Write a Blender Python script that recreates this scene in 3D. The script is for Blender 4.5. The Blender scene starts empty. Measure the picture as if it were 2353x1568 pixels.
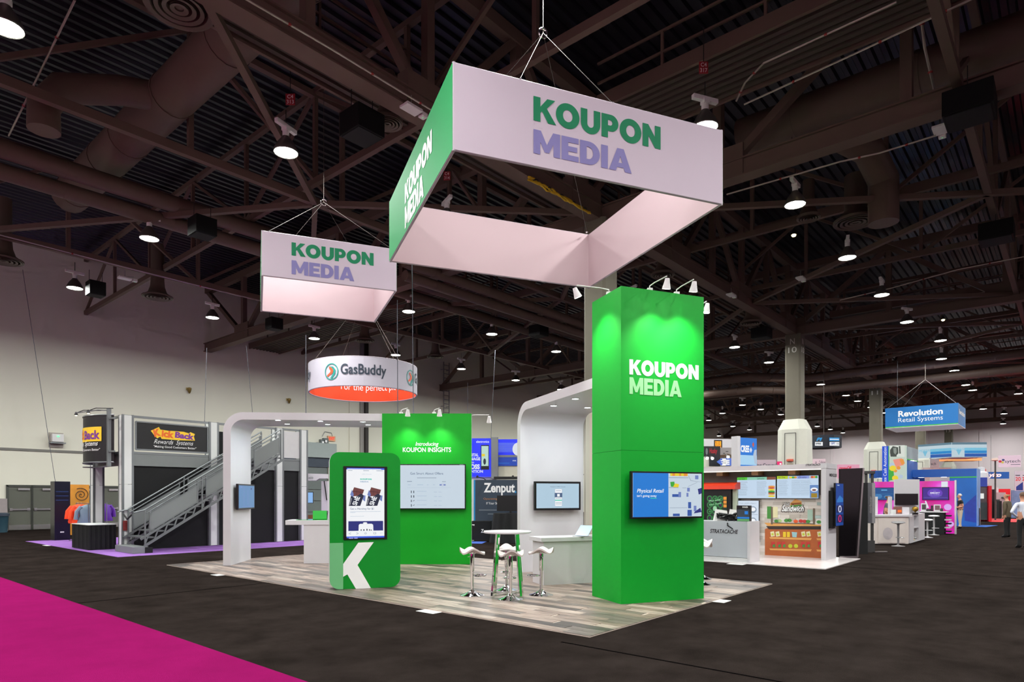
import bpy, bmesh, math, random
from mathutils import Vector, Matrix
random.seed(7)
S = bpy.context.scene
COL = S.collection
# ------------------------------------------------------------------ camera
F, CX, HY, EYE = 1490.0, 1176.5, 1141.0, 1.66      # focal length in px of the 2353 px frame, horizon row, eye height in m
cam = bpy.data.cameras.new('camera')
cam.sensor_width = 36.0
cam.lens = F / 2353 * 36.0
cam.shift_y = (HY - 784) / 2353
cam.clip_end = 400
cam_ob = bpy.data.objects.new('camera', cam)
COL.objects.link(cam_ob)
cam_ob.location = (0, 0, EYE)
cam_ob.rotation_euler = (math.radians(90), 0, 0)
S.camera = cam_ob
# ------------------------------------------------------------------ world and exposure
W = bpy.data.worlds.new('world')
S.world = W
W.use_nodes = True
bg = W.node_tree.nodes['Background']
bg.inputs[0].default_value = (1.0, 0.73, 0.82, 1)
bg.inputs[1].default_value = 0.66
S.view_settings.view_transform = 'Standard'
S.view_settings.look = 'None'
S.view_settings.exposure = 0.0
S.view_settings.gamma = 1.0
S.view_settings.use_curve_mapping = False
cy = S.cycles
cy.max_bounces = 6; cy.diffuse_bounces = 3; cy.glossy_bounces = 3; cy.transmission_bounces = 2
cy.caustics_reflective = False; cy.caustics_refractive = False
cy.use_adaptive_sampling = True; cy.adaptive_threshold = 0.09; cy.adaptive_min_samples = 14
LAMP = 480.0           # radiance of the high-bay lamps
SPOT = 135.0            # watts of each clip-on arm lamp
DOWN = 380.0            # radiance of the recessed downlights

# ------------------------------------------------------------------ helpers
def c(r, g, b):
    f = lambda v: (v / 255 / 12.92) if v <= 10 else ((v / 255 + .055) / 1.055) ** 2.4
    return (f(r), f(g), f(b))

_m = {}
def M(name, rgb=(200, 200, 200), rough=.6, metal=0.0, emit=0.0, var=.05, scale=6.0, coat=0.0, bump=0.0, spec=.5, trans=0.0):
    if name in _m:
        return _m[name]
    m = bpy.data.materials.new(name)
    m.use_nodes = True
    nt = m.node_tree
    p = nt.nodes['Principled BSDF']
    col = c(*rgb)
    tc = nt.nodes.new('ShaderNodeTexCoord')
    nz = nt.nodes.new('ShaderNodeTexNoise')
    nz.inputs['Scale'].default_value = scale
    nz.inputs['Detail'].default_value = 4
    nt.links.new(tc.outputs['Object'], nz.inputs['Vector'])
    mr = nt.nodes.new('ShaderNodeMapRange')
    mr.inputs['To Min'].default_value = 1 - var
    mr.inputs['To Max'].default_value = 1 + var
    nt.links.new(nz.outputs['Fac'], mr.inputs['Value'])
    vm = nt.nodes.new('ShaderNodeVectorMath')
    vm.operation = 'SCALE'
    vm.inputs[0].default_value = col
    nt.links.new(mr.outputs['Result'], vm.inputs['Scale'])
    nt.links.new(vm.outputs[0], p.inputs['Base Color'])
    p.inputs['Roughness'].default_value = rough
    p.inputs['Metallic'].default_value = metal
    p.inputs['Specular IOR Level'].default_value = spec
    if coat:
        p.inputs['Coat Weight'].default_value = coat
    if trans:
        p.inputs['Transmission Weight'].default_value = trans
    if emit:
        m.cycles.emission_sampling = 'NONE'
        nt.links.new(vm.outputs[0], p.inputs['Emission Color'])
        p.inputs['Emission Strength'].default_value = emit
    if bump:
        bp = nt.nodes.new('ShaderNodeBump')
        bp.inputs['Strength'].default_value = bump
        n2 = nt.nodes.new('ShaderNodeTexNoise')
        n2.inputs['Scale'].default_value = 140
        nt.links.new(tc.outputs['Object'], n2.inputs['Vector'])
        nt.links.new(n2.outputs['Fac'], bp.inputs['Height'])
        nt.links.new(bp.outputs[0], p.inputs['Normal'])
    _m[name] = m
    return m

def E(name, rgb, k=1.0):                       # a lit pixel area of a screen or light box: dark when switched off
    if name in _m: return _m[name]
    m = M(name, rgb, rough=.3, emit=k, var=.02, spec=.25)
    nt = m.node_tree; p = nt.nodes['Principled BSDF']
    for l in list(nt.links):
        if l.to_socket == p.inputs['Base Color']: nt.links.remove(l)
    p.inputs['Base Color'].default_value = (.02, .02, .022, 1)
    m.cycles.emission_sampling = 'NONE'
    return m

class Fr:
    """plan frame: origin on the floor and a heading; local x along the front, y to the back, z up"""
    def __init__(s, x, y, deg, z=0.0):
        s.o = Vector((x, y, z)); s.r = math.radians(deg)
        s.X = Vector((math.cos(s.r), math.sin(s.r), 0)); s.Y = Vector((-math.sin(s.r), math.cos(s.r), 0))
    def w(s, x, y, z=0.0):
        return s.o + s.X * x + s.Y * y + Vector((0, 0, z))
    def loc(s, p):
        d = Vector(p) - s.o
        return Vector((d.dot(s.X), d.dot(s.Y), d.z))
    def px(s, u, v, y=0.0):                    # where a sight line meets the vertical plane local y = y
        d = Vector(((u - CX) / F, 1, (HY - v) / F)); e = Vector((0, 0, EYE))
        n = s.Y; k = (s.o + n * y - e).dot(n) / d.dot(n)
        q = s.loc(e + d * k)
        return q.x, q.z
    def gx(s, u, x=0.0):                       # sight line meets the plane local x = x : local y
        d = Vector(((u - CX) / F, 1, 0)); e = Vector((0, 0, 0))
        k = (s.o + s.X * x - e).dot(s.X) / d.dot(s.X)
        return s.loc(e + d * k).y

def H(u, v, z):                                # a measured point at a known height
    Y = (z - EYE) * F / (HY - v)
    return Vector(((u - CX) / F * Y, Y, z))
def G(u, v):
    return H(u, v, 0.0)
def D(u, v, Y):
    return Vector(((u - CX) / F * Y, Y, EYE + (HY - v) / F * Y))

class MB:
    def __init__(s):
        s.v = []; s.f = []
    def add(s, vs, fs):
        k = len(s.v); s.v += [tuple(p) for p in vs]; s.f += [tuple(i + k for i in q) for q in fs]; return s
    def box(s, x0, x1, y0, y1, z0, z1):
        if x1 < x0: x0, x1 = x1, x0
        if y1 < y0: y0, y1 = y1, y0
        if z1 < z0: z0, z1 = z1, z0
        return s.add([(x0, y0, z0), (x1, y0, z0), (x1, y1, z0), (x0, y1, z0), (x0, y0, z1), (x1, y0, z1), (x1, y1, z1), (x0, y1, z1)],
                     [(0, 3, 2, 1), (4, 5, 6, 7), (0, 1, 5, 4), (1, 2, 6, 5), (2, 3, 7, 6), (3, 0, 4, 7)])
    def prism(s, pts, a, b, ax='y'):
        """outline in the plane across ax, swept from a to b"""
        n = len(pts)
        ar = sum(pts[i][0] * pts[(i + 1) % n][1] - pts[(i + 1) % n][0] * pts[i][1] for i in range(n))
        if ar < 0: pts = pts[::-1]
        if ax == 'y': mk = lambda p, t: (p[0], t, p[1])
        elif ax == 'x': mk = lambda p, t: (t, p[0], p[1])
        else: mk = lambda p, t: (p[0], p[1], t)
        if ax == 'y': a, b = b, a
        vs = [mk(p, a) for p in pts] + [mk(p, b) for p in pts]
        if (ax == 'y') == (a < b): pass
        fs = [tuple(range(n))[::-1], tuple(range(n, 2 * n))] + [(i, (i + 1) % n, (i + 1) % n + n, i + n) for i in range(n)]
        return s.add(vs, fs)
    def cyl(s, p0, p1, r0, r1=None, n=10, cap=True):
        if r1 is None: r1 = r0
        p0 = Vector(p0); p1 = Vector(p1); d = (p1 - p0).normalized()
        a = d.orthogonal().normalized(); b = d.cross(a)
        vs = []
        for p, r in ((p0, r0), (p1, r1)):
            for i in range(n):
                t = 2 * math.pi * i / n
                vs.append(p + a * (r * math.cos(t)) + b * (r * math.sin(t)))
        fs = [(i, (i + 1) % n, (i + 1) % n + n, i + n) for i in range(n)]
        if cap: fs += [tuple(range(n))[::-1], tuple(range(n, 2 * n))]
        return s.add(vs, fs)
    def bar(s, p0, p1, w, h, up=(0, 0, 1)):
        p0 = Vector(p0); p1 = Vector(p1); d = (p1 - p0).normalized(); u = Vector(up)
        if abs(d.dot(u)) > .98: u = Vector((1, 0, 0))
        a = d.cross(u).normalized() * (w / 2); b = a.cross(d).normalized() * (h / 2)
        vs = [p + q for p in (p0, p1) for q in (-a - b, a - b, a + b, -a + b)]
        return s.add(vs, [(0, 1, 2, 3), (7, 6, 5, 4), (0, 4, 5, 1), (1, 5, 6, 2), (2, 6, 7, 3), (3, 7, 4, 0)])
    def tube(s, pts, r, n=8, closed=False):
        P = [Vector(p) for p in pts]; m = len(P); vs = []; a = None
        for i in range(m):
            if closed: d = P[(i + 1) % m] - P[i - 1]
            else: d = P[min(i + 1, m - 1)] - P[max(i - 1, 0)]
            d.normalize()
            if a is None: a = d.orthogonal().normalized()
            a = (a - d * a.dot(d)).normalized(); b = d.cross(a)
            for j in range(n):
                t = 2 * math.pi * j / n
                vs.append(P[i] + a * (r * math.cos(t)) + b * (r * math.sin(t)))
        fs = []
        for i in range(m if closed else m - 1):
            for j in range(n):
                q = ((i + 1) % m) * n
                fs.append((i * n + j, i * n + (j + 1) % n, q + (j + 1) % n, q + j))
        if not closed: fs += [tuple(range(n))[::-1], tuple(range((m - 1) * n, m * n))]
        return s.add(vs, fs)
    def lathe(s, prof, n=24, cx=0, cy=0, cz=0):
        vs = []; m = len(prof)
        for r, z in prof:
            for j in range(n):
                t = 2 * math.pi * j / n
                vs.append((cx + r * math.cos(t), cy + r * math.sin(t), cz + z))
        fs = [(i * n + j, i * n + (j + 1) % n, (i + 1) * n + (j + 1) % n, (i + 1) * n + j) for i in range(m - 1) for j in range(n)]
        return s.add(vs, fs)
    def grid(s, fn, nu, nv):
        vs = [fn(i / nu, j / nv) for j in range(nv + 1) for i in range(nu + 1)]
        fs = [(j * (nu + 1) + i, j * (nu + 1) + i + 1, (j + 1) * (nu + 1) + i + 1, (j + 1) * (nu + 1) + i) for j in range(nv) for i in range(nu)]
        return s.add(vs, fs)
    def ell(s, cx, y, cz, rx, rz, n=24):      # flat printed oval on a front plane
        return s.add([(cx + rx * math.cos(2 * math.pi * i / n), y, cz + rz * math.sin(2 * math.pi * i / n)) for i in range(n)], [tuple(range(n))])
    def rect(s, x0, x1, z0, z1, y):           # flat printed rectangle facing local -y
        return s.add([(x0, y, z0), (x1, y, z0), (x1, y, z1), (x0, y, z1)], [(0, 1, 2, 3)])
    def poly(s, pts, y):
        return s.add([(p[0], y, p[1]) for p in pts], [tuple(range(len(pts)))])
    def mesh(s, smooth=False, bev=0.0):
        me = bpy.data.meshes.new('mesh')
        me.from_pydata(s.v, [], s.f); me.update()
        if bev:
            bm = bmesh.new(); bm.from_mesh(me)
            bmesh.ops.remove_doubles(bm, verts=bm.verts, dist=1e-5)
            bmesh.ops.bevel(bm, geom=[e for e in bm.edges if len(e.link_faces) == 2 and e.calc_face_angle(0) > .6], offset=bev, segments=2, affect='EDGES', profile=.7)
            bm.to_mesh(me); bm.free()
        if smooth:
            me.polygons.foreach_set('use_smooth', [True] * len(me.polygons))
            me.set_sharp_from_angle(angle=math.radians(40))
        return me
    def apart(s, tol=.012):
        """the pieces that do not touch, each as an MB of its own"""
        n = len(s.v); par = list(range(n))
        def find(a):
            while par[a] != a: par[a] = par[par[a]]; a = par[a]
            return a
        for q in s.f:
            for i in q[1:]: par[find(i)] = find(q[0])
        isl = {}
        for q in s.f: isl.setdefault(find(q[0]), []).append(q)
        boxes = []
        for fs in isl.values():
            P = [s.v[i] for q in fs for i in q]
            boxes.append([[min(p[k] for p in P) - tol for k in range(3)], [max(p[k] for p in P) + tol for k in range(3)], fs])
        if len(boxes) < 2 or len(boxes) > 120: return [s]
        g = list(range(len(boxes)))
        def top(a):
            while g[a] != a: a = g[a]
            return a
        for i in range(len(boxes)):
            for j in range(i):
                if all(boxes[i][0][k] <= boxes[j][1][k] and boxes[j][0][k] <= boxes[i][1][k] for k in range(3)): g[top(i)] = top(j)
        cl = {}
        for i in range(len(boxes)): cl.setdefault(top(i), []).extend(boxes[i][2])
        if len(cl) < 2: return [s]
        out = []
        for fs in cl.values():
            m = MB(); mp = {}
            for q in fs:
                for i in q:
                    if i not in mp: mp[i] = len(m.v); m.v.append(s.v[i])
                m.f.append(tuple(mp[i] for i in q))
            out.append(m)
        return out
    def build(s, name, mat, parent=None, smooth=False, bev=0.0, whole=False):
        first = None
        for k in (s.apart() if parent is not None and not whole else [s]):
            me = k.mesh(smooth, bev); me.name = name
            me.materials.append(mat)
            o = link(name, me, parent)
            first = first or o
        return first

def link(name, me, parent=None, loc=None, rz=None):
    o = bpy.data.objects.new(name, me); COL.objects.link(o)
    if parent is not None: o.parent = parent
    if loc is not None: o.location = loc
    if rz is not None: o.rotation_euler = (0, 0, rz)
    return o

def tag(o, label, cat, group=None):
    o['label'] = label; o['category'] = cat
    if group: o['group'] = group
    return o

def T(name, label, cat, fr, group=None, z=0.0):
    o = bpy.data.objects.new(name, None); COL.objects.link(o)
    o.empty_display_size = .2
    if isinstance(fr, Fr):
        o.location = fr.o + Vector((0, 0, z)); o.rotation_euler = (0, 0, fr.r)
    else:
        o.location = fr
    return tag(o, label, cat, group)

def copy_tree(o, parent=None):
    k = o.copy(); COL.objects.link(k); k.parent = parent
    for ch in list(o.children): copy_tree(ch, k)
    return k

def lamp_light(name, parent, loc, kind='SPOT', watts=50, col=(1, 1, 1), target=None, size=.05, angle=70, blend=.6):
    l = bpy.data.lights.new(name, kind); l.energy = watts; l.color = col
    if kind == 'SPOT':
        l.spot_size = math.radians(angle); l.spot_blend = blend; l.shadow_soft_size = size
    if kind == 'AREA':
        l.shape = 'DISK'; l.size = size
    o = bpy.data.objects.new(name, l); COL.objects.link(o)
    if parent: o.parent = parent
    o.location = loc
    if target is not None:
        o.rotation_euler = (Vector(target) - Vector(loc)).to_track_quat('-Z', 'Y').to_euler()
    return o

# ---- lettering -----------------------------------------------------------------
def text(name, s, mat, parent, box, y=-.004, bold=0.0, shear=0.0, rot=0.0, fit=True, mirror=False):
    """writing set flat on a front plane, filling box = (x0, x1, z0, z1); rot in degrees turns it first"""
    cu = bpy.data.curves.new('writing', 'FONT')
    cu.body = s; cu.size = 1; cu.offset = bold; cu.shear = shear; cu.resolution_u = 4
    cu.align_x = 'LEFT'
    ob = bpy.data.objects.new('writing', cu)
    tm = ob.to_mesh()
    vs = [(v.co.x, v.co.y) for v in tm.vertices]; fs = [tuple(p.vertices) for p in tm.polygons]
    ob.to_mesh_clear(); bpy.data.objects.remove(ob); bpy.data.curves.remove(cu)
    return _place(name, vs, fs, mat, parent, box, y, rot)

def _place(name, vs, fs, mat, parent, box, y, rot):
    if rot:
        a = math.radians(rot); vs = [(p[0] * math.cos(a) - p[1] * math.sin(a), p[0] * math.sin(a) + p[1] * math.cos(a)) for p in vs]
    xa = min(p[0] for p in vs); xb = max(p[0] for p in vs); ya = min(p[1] for p in vs); yb = max(p[1] for p in vs)
    x0, x1, z0, z1 = box
    out = [(x0 + (p[0] - xa) / (xb - xa) * (x1 - x0), y, z0 + (p[1] - ya) / (yb - ya) * (z1 - z0)) for p in vs]
    me = bpy.data.meshes.new(name); me.from_pydata(out, [], fs); me.update(); me.materials.append(mat)
    return link(name, me, parent)

def arc(cx, cy, rx, ry, a0, a1, n=14):
    return [(cx + rx * math.cos(math.radians(a0 + (a1 - a0) * i / n)), cy + ry * math.sin(math.radians(a0 + (a1 - a0) * i / n))) for i in range(n + 1)]
HEAVY = {   # heavy grotesque capitals, cap height 1
    'K': (.92, [[(0, 0), (.30, 0), (.30, .36), (.37, .45), (.63, 0), (.99, 0), (.58, .60), (.95, 1), (.60, 1), (.30, .62), (.30, 1), (0, 1)]]),
    'O': (1.06, [arc(.53, .5, .53, .53, 0, 360, 36)[:-1], arc(.53, .5, .215, .25, 360, 0, 28)[:-1]]),
    'U': (.90, [[(0, 1), (0, .42)] + arc(.45, .42, .45, .45, 180, 360, 22)[1:] + [(.90, 1), (.60, 1), (.60, .42)] + arc(.45, .40, .15, .16, 0, -180, 12)[1:] + [(.30, 1)]]),
    'P': (.80, [[(0, 0), (.30, 0), (.30, .28), (.42, .28)] + arc(.44, .64, .36, .36, -90, 90, 18) + [(0, 1)], [(.30, .53), (.30, .76), (.40, .76)] + arc(.40, .645, .11, .115, 90, -90, 10)[1:]]),
    'N': (.90, [[(0, 0), (.29, 0), (.29, .50), (.62, 0), (.90, 0), (.90, 1), (.61, 1), (.61, .50), (.28, 1), (0, 1)]]),
    'M': (1.12, [[(0, 0), (.28, 0), (.28, .52), (.47, .12), (.65, .12), (.84, .52), (.84, 0), (1.12, 0), (1.12, 1), (.82, 1), (.56, .44), (.30, 1), (0, 1)]]),
    'E': (.74, [[(0, 0), (.74, 0), (.74, .23), (.29, .23), (.29, .39), (.68, .39), (.68, .61), (.29, .61), (.29, .77), (.74, .77), (.74, 1), (0, 1)]]),
    'D': (.88, [[(0, 0), (.38, 0)] + arc(.38, .5, .50, .5, -90, 90, 20) + [(0, 1)], [(.29, .24), (.29, .76), (.38, .76)] + arc(.38, .5, .20, .26, 90, -90, 14)[1:]]),
    'I': (.30, [[(0, 0), (.30, 0), (.30, 1), (0, 1)]]),
    'A': (1.04, [[(0, 0), (.31, 0), (.37, .17), (.67, .17), (.73, 0), (1.04, 0), (.67, 1), (.37, 1)], [(.43, .37), (.52, .66), (.61, .37)]]),
}
_hv = {}
def heavy(name, s, mat, parent, box, y=-.004):
    if s not in _hv:
        cu = bpy.data.curves.new('writing', 'CURVE'); cu.dimensions = '2D'; cu.fill_mode = 'BOTH'
        x = 0.0
        for ch in s:
            w, loops = HEAVY[ch]
            for lp in loops:
                sp = cu.splines.new('POLY'); sp.points.add(len(lp) - 1); sp.use_cyclic_u = True
                for q, p in zip(sp.points, lp): q.co = (x + p[0], p[1], 0, 1)
            x += w + .06
        ob = bpy.data.objects.new('writing', cu); tm = ob.to_mesh()
        vs = [(v.co.x, v.co.y, v.co.z) for v in tm.vertices]; fs = [tuple(p.vertices) for p in tm.polygons]
        ob.to_mesh_clear(); bpy.data.objects.remove(ob); bpy.data.curves.remove(cu)
        fs2 = []
        for q in fs:                                   # all faces turned to the front
            a = sum(vs[q[i]][0] * vs[q[(i + 1) % len(q)]][1] - vs[q[(i + 1) % len(q)]][0] * vs[q[i]][1] for i in range(len(q)))
            fs2.append(q if a > 0 else q[::-1])
        _hv[s] = ([(v[0], v[1]) for v in vs], fs2)
    vs, fs = _hv[s]
    return _place(name, vs, fs, mat, parent, box, y, 0)

def pbox(fr, u0, v0, u1, v1, y=0.0, um=None):
    """local extents on the plane y of a frame, from two measured corners (left-bottom / right-top are averaged)"""
    x0, _ = fr.px(u0, v0, y); x1, _ = fr.px(u1, v1, y)
    _, z1 = fr.px((u0 + u1) / 2, v0, y); _, z0 = fr.px((u0 + u1) / 2, v1, y)
    return (x0, x1, z0, z1)

# plan directions
BOOTH = 21.5                 # heading of the green booth's front
HALL = 49.1                  # heading of the hall's long axis (rows of columns)
hall = Fr(2.8, 20.5, HALL)   # local x along the column row, local y towards the plain side wall
ROW = HALL - 90              # fronts that look back along the long axis
# ================================================================== the hall
def struct(o, label=None):
    o['kind'] = 'structure'
    if label: o['label'] = label
    return o

def carpet_mat(name, rgb, var=.25):
    m = bpy.data.materials.new(name); m.use_nodes = True; nt = m.node_tree; p = nt.nodes['Principled BSDF']
    tc = nt.nodes.new('ShaderNodeTexCoord')
    n1 = nt.nodes.new('ShaderNodeTexNoise'); n1.inputs['Scale'].default_value = 1.6; n1.inputs['Detail'].default_value = 8; n1.inputs['Roughness'].default_value = .65
    n2 = nt.nodes.new('ShaderNodeTexNoise'); n2.inputs['Scale'].default_value = 160
    nt.links.new(tc.outputs['Object'], n1.inputs['Vector']); nt.links.new(tc.outputs['Object'], n2.inputs['Vector'])
    ad = nt.nodes.new('ShaderNodeMath'); ad.operation = 'ADD'
    nt.links.new(n1.outputs['Fac'], ad.inputs[0]); nt.links.new(n2.outputs['Fac'], ad.inputs[1])
    mr = nt.nodes.new('ShaderNodeMapRange'); mr.inputs['From Min'].default_value = .7; mr.inputs['From Max'].default_value = 1.3
    mr.inputs['To Min'].default_value = 1 - var; mr.inputs['To Max'].default_value = 1 + var
    nt.links.new(ad.outputs[0], mr.inputs['Value'])
    vm = nt.nodes.new('ShaderNodeVectorMath'); vm.operation = 'SCALE'; vm.inputs[0].default_value = c(*rgb)
    nt.links.new(mr.outputs['Result'], vm.inputs['Scale']); nt.links.new(vm.outputs[0], p.inputs['Base Color'])
    p.inputs['Roughness'].default_value = .95; p.inputs['Specular IOR Level'].default_value = 0.0
    bp = nt.nodes.new('ShaderNodeBump'); bp.inputs['Strength'].default_value = .25; bp.inputs['Distance'].default_value = .01
    nt.links.new(n2.outputs['Fac'], bp.inputs['Height']); nt.links.new(bp.outputs[0], p.inputs['Normal'])
    return m
black_carpet = carpet_mat('charcoal carpet', (39, 33, 31), .55)
magenta_carpet = carpet_mat('magenta carpet', (130, 20, 82), .12)
purple_carpet = carpet_mat('purple carpet', (150, 108, 180), .12)

hall_root = bpy.data.objects.new('floor', None)
B0, B1, A0, A1 = -34.0, 78.0, -62.0, 27.75
fl = MB().box(B0, B1, A0, A1, -.1, 0).build('floor', black_carpet)
bpy.data.objects.remove(hall_root)
fl.location = hall.o; fl.rotation_euler = (0, 0, hall.r); struct(fl, 'black carpet of the exhibition hall')
# seams where the rolls of carpet meet
seam = M('carpet seam', (12, 10, 10), rough=1.0, var=.1, spec=0.0)
for a_, d_, L_ in ((G(625, 1339), -hall.X, 14.0), (G(1290, 1476), -hall.Y, 16.0), (G(2353, 1330), hall.Y, 8.0)):
    q0_ = hall.loc(a_); q1_ = hall.loc(a_ + d_ * L_)
    MB().bar((q0_.x, q0_.y, .001), (q1_.x, q1_.y, .001), .03, .003).build('carpet_seam', seam, fl)
def on_floor(name, pts, mat, h, label, cat):
    b = MB().prism([(p.x, p.y) for p in pts], 0.0, h, 'z')
    return tag(b.build(name, mat), label, cat)
# magenta aisle carpet, lower left
p0 = G(0, 1327); e = -hall.Y; q0 = p0 + hall.Y * 6; q1 = p0 + e * 26
on_floor('aisle_carpet', [q0, q1, q1 - hall.X * 6, q0 - hall.X * 6], magenta_carpet, .006, 'magenta aisle carpet in the lower left corner', 'carpet')
# purple carpet of the double-deck booth
t0 = G(270.8, 1281.3)
on_floor('booth_carpet', [t0, t0 + hall.X * 10.5, t0 + hall.X * 10.5 + hall.Y * 9.5, t0 + hall.Y * 9.5], purple_carpet, .008, 'purple carpet under the double-deck booth with the staircase', 'carpet')

# ---- side wall
wall_m = M('painted side wall', (228, 226, 210), rough=.8, var=.03, scale=.6)
wl = Fr(*hall.w(0, A1)[:2], HALL)
wall = MB().box(B0, B1, 0, .3, 0, 14.6).build('wall_left', wall_m)
wall.location = wl.o; wall.rotation_euler = (0, 0, wl.r); struct(wall, 'tall plain cream side wall of the hall')
trim_m = M('wall rail', (120, 118, 112), rough=.6)
_, zr = wl.px(100, 1036)
tr = MB().box(B0, B1, -.05, 0, zr - .06, zr + .06).build('trim_1', trim_m); tr.location = wl.o; tr.rotation_euler = (0, 0, wl.r); struct(tr, 'thin grey rail along the side wall')
# pilaster strips and pipe
xq, _ = wl.px(826, 900); 
pil = MB().box(xq - .9, xq + .1, -.08, 0, 0, 14.5).build('trim_2', wall_m); pil.location = wl.o; pil.rotation_euler = (0, 0, wl.r); struct(pil, 'shallow pilaster on the side wall')
# far end wall
far_m = M('far end wall', (228, 214, 218), rough=.8, var=.03, scale=.5)
wf = Fr(*hall.w(B1, 0)[:2], ROW)
fw = MB().box(-A1, -A0, 0, .3, 0, 14.6).build('wall_back', far_m)
fw.location = wf.o; fw.rotation_euler = (0, 0, wf.r); struct(fw, 'pale far end wall of the hall')
for k in range(16):
    x = -A1 + 3 + k * 5.5
    st = MB().box(x, x + .35, -.12, 0, 0, 14.5).build('trim_3' if k == 0 else 'trim_3.%03d' % k, far_m); st.location = wf.o; st.rotation_euler = (0, 0, wf.r); struct(st, 'upright rib on the far end wall')

# ---- doors in the side wall
door_m = M('grey steel door', (92, 94, 84), rough=.45, var=.04)
frame_m = M('door frame', (66, 68, 62), rough=.5)
steel = M('brushed steel', (190, 190, 188), rough=.3, metal=1)
xa, zt = wl.px(16, 1114.6); xb, _ = wl.px(275, 1118)
nd = 6; dw = (xb + 1.0 - xa) / nd
for k in range(nd):
    d = bpy.data.objects.new('door_%d' % (k + 1), None); COL.objects.link(d); d.location = wl.w(xa + dw * k, 0); d.rotation_euler = (0, 0, wl.r)
    struct(d, 'grey steel exit door with push bar, %s from the left end of the row' % ('first', 'second', 'third', 'fourth', 'fifth', 'sixth')[k])
    MB().box(.05, dw - .03, -.05, -.002, .01, zt - .1).build('leaf', door_m, d, bev=.004)
    MB().box(-.04, .05, -.09, -.002, 0, zt).box(dw - .03, dw + .04, -.09, -.002, 0, zt).box(-.04, dw + .04, -.09, -.002, zt - .1, zt).build('frame', frame_m, d)
    MB().box(.08, dw - .08, -.14, -.09, .98, 1.05).box(.08, .2, -.1, -.05, .95, 1.08).box(dw - .2, dw - .08, -.1, -.05, .95, 1.08).build('push_bar', steel, d)
    MB().box(dw * .42, dw * .9, -.14, -.05, zt - .26, zt - .16).build('door_closer', steel, d)
    MB().box(.06, dw - .04, -.056, -.05, .02, .26).build('kick_plate', steel, d)

# ---- roof deck, girders and trusses (all hang together: parts of the ceiling)
steel_b = M('brown painted steel', (100, 79, 70), rough=.7, var=.12, scale=1.5)
deck_m = M('dark roof deck', (46, 44, 56), rough=.38, metal=.7, var=.15, scale=.8)
catw_m = M('catwalk sheeting', (72, 60, 54), rough=.7, var=.12)
ZD = 14.4
pts = []
y = A0
k = 0
while y < A1:
    pts += [(y, ZD), (y + .12, ZD), (y + .17, ZD + .09), (y + .31, ZD + .09), (y + .36, ZD)]
    y += .36
vs = [(B0, p[0], p[1]) for p in pts] + [(B1, p[0], p[1]) for p in pts]; n = len(pts)
ceil = MB().add(vs, [(i, i + 1, i + 1 + n, i + n) for i in range(n - 1)]).add([(B0, A0, ZD + .2), (B1, A0, ZD + .2), (B1, A1, ZD + .2), (B0, A1, ZD + .2)], [(0, 1, 2, 3)]).build('ceiling', deck_m)
ceil.location = hall.o; ceil.rotation_euler = (0, 0, hall.r); struct(ceil, 'dark ribbed roof deck with brown steel trusses')

_web = {}
def web(parent, p0, p1, w, h, name='web_member', mat=None):
    L = (Vector(p1) - Vector(p0)).length
    key = (round(L, 3), w, h)
    if key not in _web:
        me = MB().bar((0, 0, 0), (0, 0, L), w, h, (0, 1, 0)).mesh(); me.materials.append(mat or steel_b); _web[key] = me
    o = link(name, _web[key], parent, Vector(p0))
    o.rotation_euler = (Vector(p1) - Vector(p0)).to_track_quat('Z', 'Y').to_euler()
    return o

def truss(axis, off, s0, s1, zb, zt, bay, cw, ch, ww, name='roof_truss', gusset=False):
    """axis 'b' runs along the column rows at a = off; axis 'a' runs across at b = off"""
    P = (lambda s, z: Vector((s, off, z))) if axis == 'b' else (lambda s, z: Vector((off, s, z)))
    m = MB().bar(P(s0, zb), P(s1, zb), cw, ch).bar(P(s0, zt), P(s1, zt), cw, ch * .8)
    if ch > .3:      # flanges of the rolled chord
        m.bar(P(s0, zb - ch / 2), P(s1, zb - ch / 2), cw * 1.5, .04).bar(P(s0, zb + ch / 2), P(s1, zb + ch / 2), cw * 1.5, .04)
    t = m.build(name, steel_b, ceil)
    n = max(1, round((s1 - s0) / bay)); d = (s1 - s0) / n
    for i in range(n):
        a, b = s0 + i * d, s0 + (i + 1) * d
        web(t, P(a, zb), P(a, zt), ww, ww)
        if i % 2 == 0: web(t, P(a, zb), P(b, zt), ww * .9, ww * .9)
        else: web(t, P(a, zt), P(b, zb), ww * .9, ww * .9)
        if gusset and i % 2 == 0:
            g = .75
            if axis == 'b': q = MB().box(a - g, a + g, off - cw * .6, off + cw * .6, zb - .2, zb + .65)
            else: q = MB().box(off - cw * .6, off + cw * .6, a - g, a + g, zb - .2, zb + .65)
            q.build('gusset_plate', steel_b, t)
    return t
ZB = 10.5
SP = 18.9
# heavy girders: the column row and the cross rows over the columns
truss('b', 0, -26, 74, ZB, 13.9, 3.15, .30, .42, .22, 'roof_girder', True)
for k in range(0, 5):
    truss('a', SP * k, -55 if k else -40, A1, ZB, 13.9, 4.6, .30, .45, .24, 'roof_girder', True)
# lighter trusses between them
for k, a in enumerate((6.2, 16.6, -9.4, -18.9, -28.3, -40)):
    truss('b', a, -24 if a > 0 else -10, 74, ZB + .15, 13.9, 4.7, .18, .22, .13)
for k in range(-1, 12):
    if k % 3 == 0: continue
    s0 = -50 if k > 2 else -24
    truss('a', SP / 3 * k, s0, A1, ZB + .75, 14.0, 4.2, .16, .2, .12)
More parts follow.
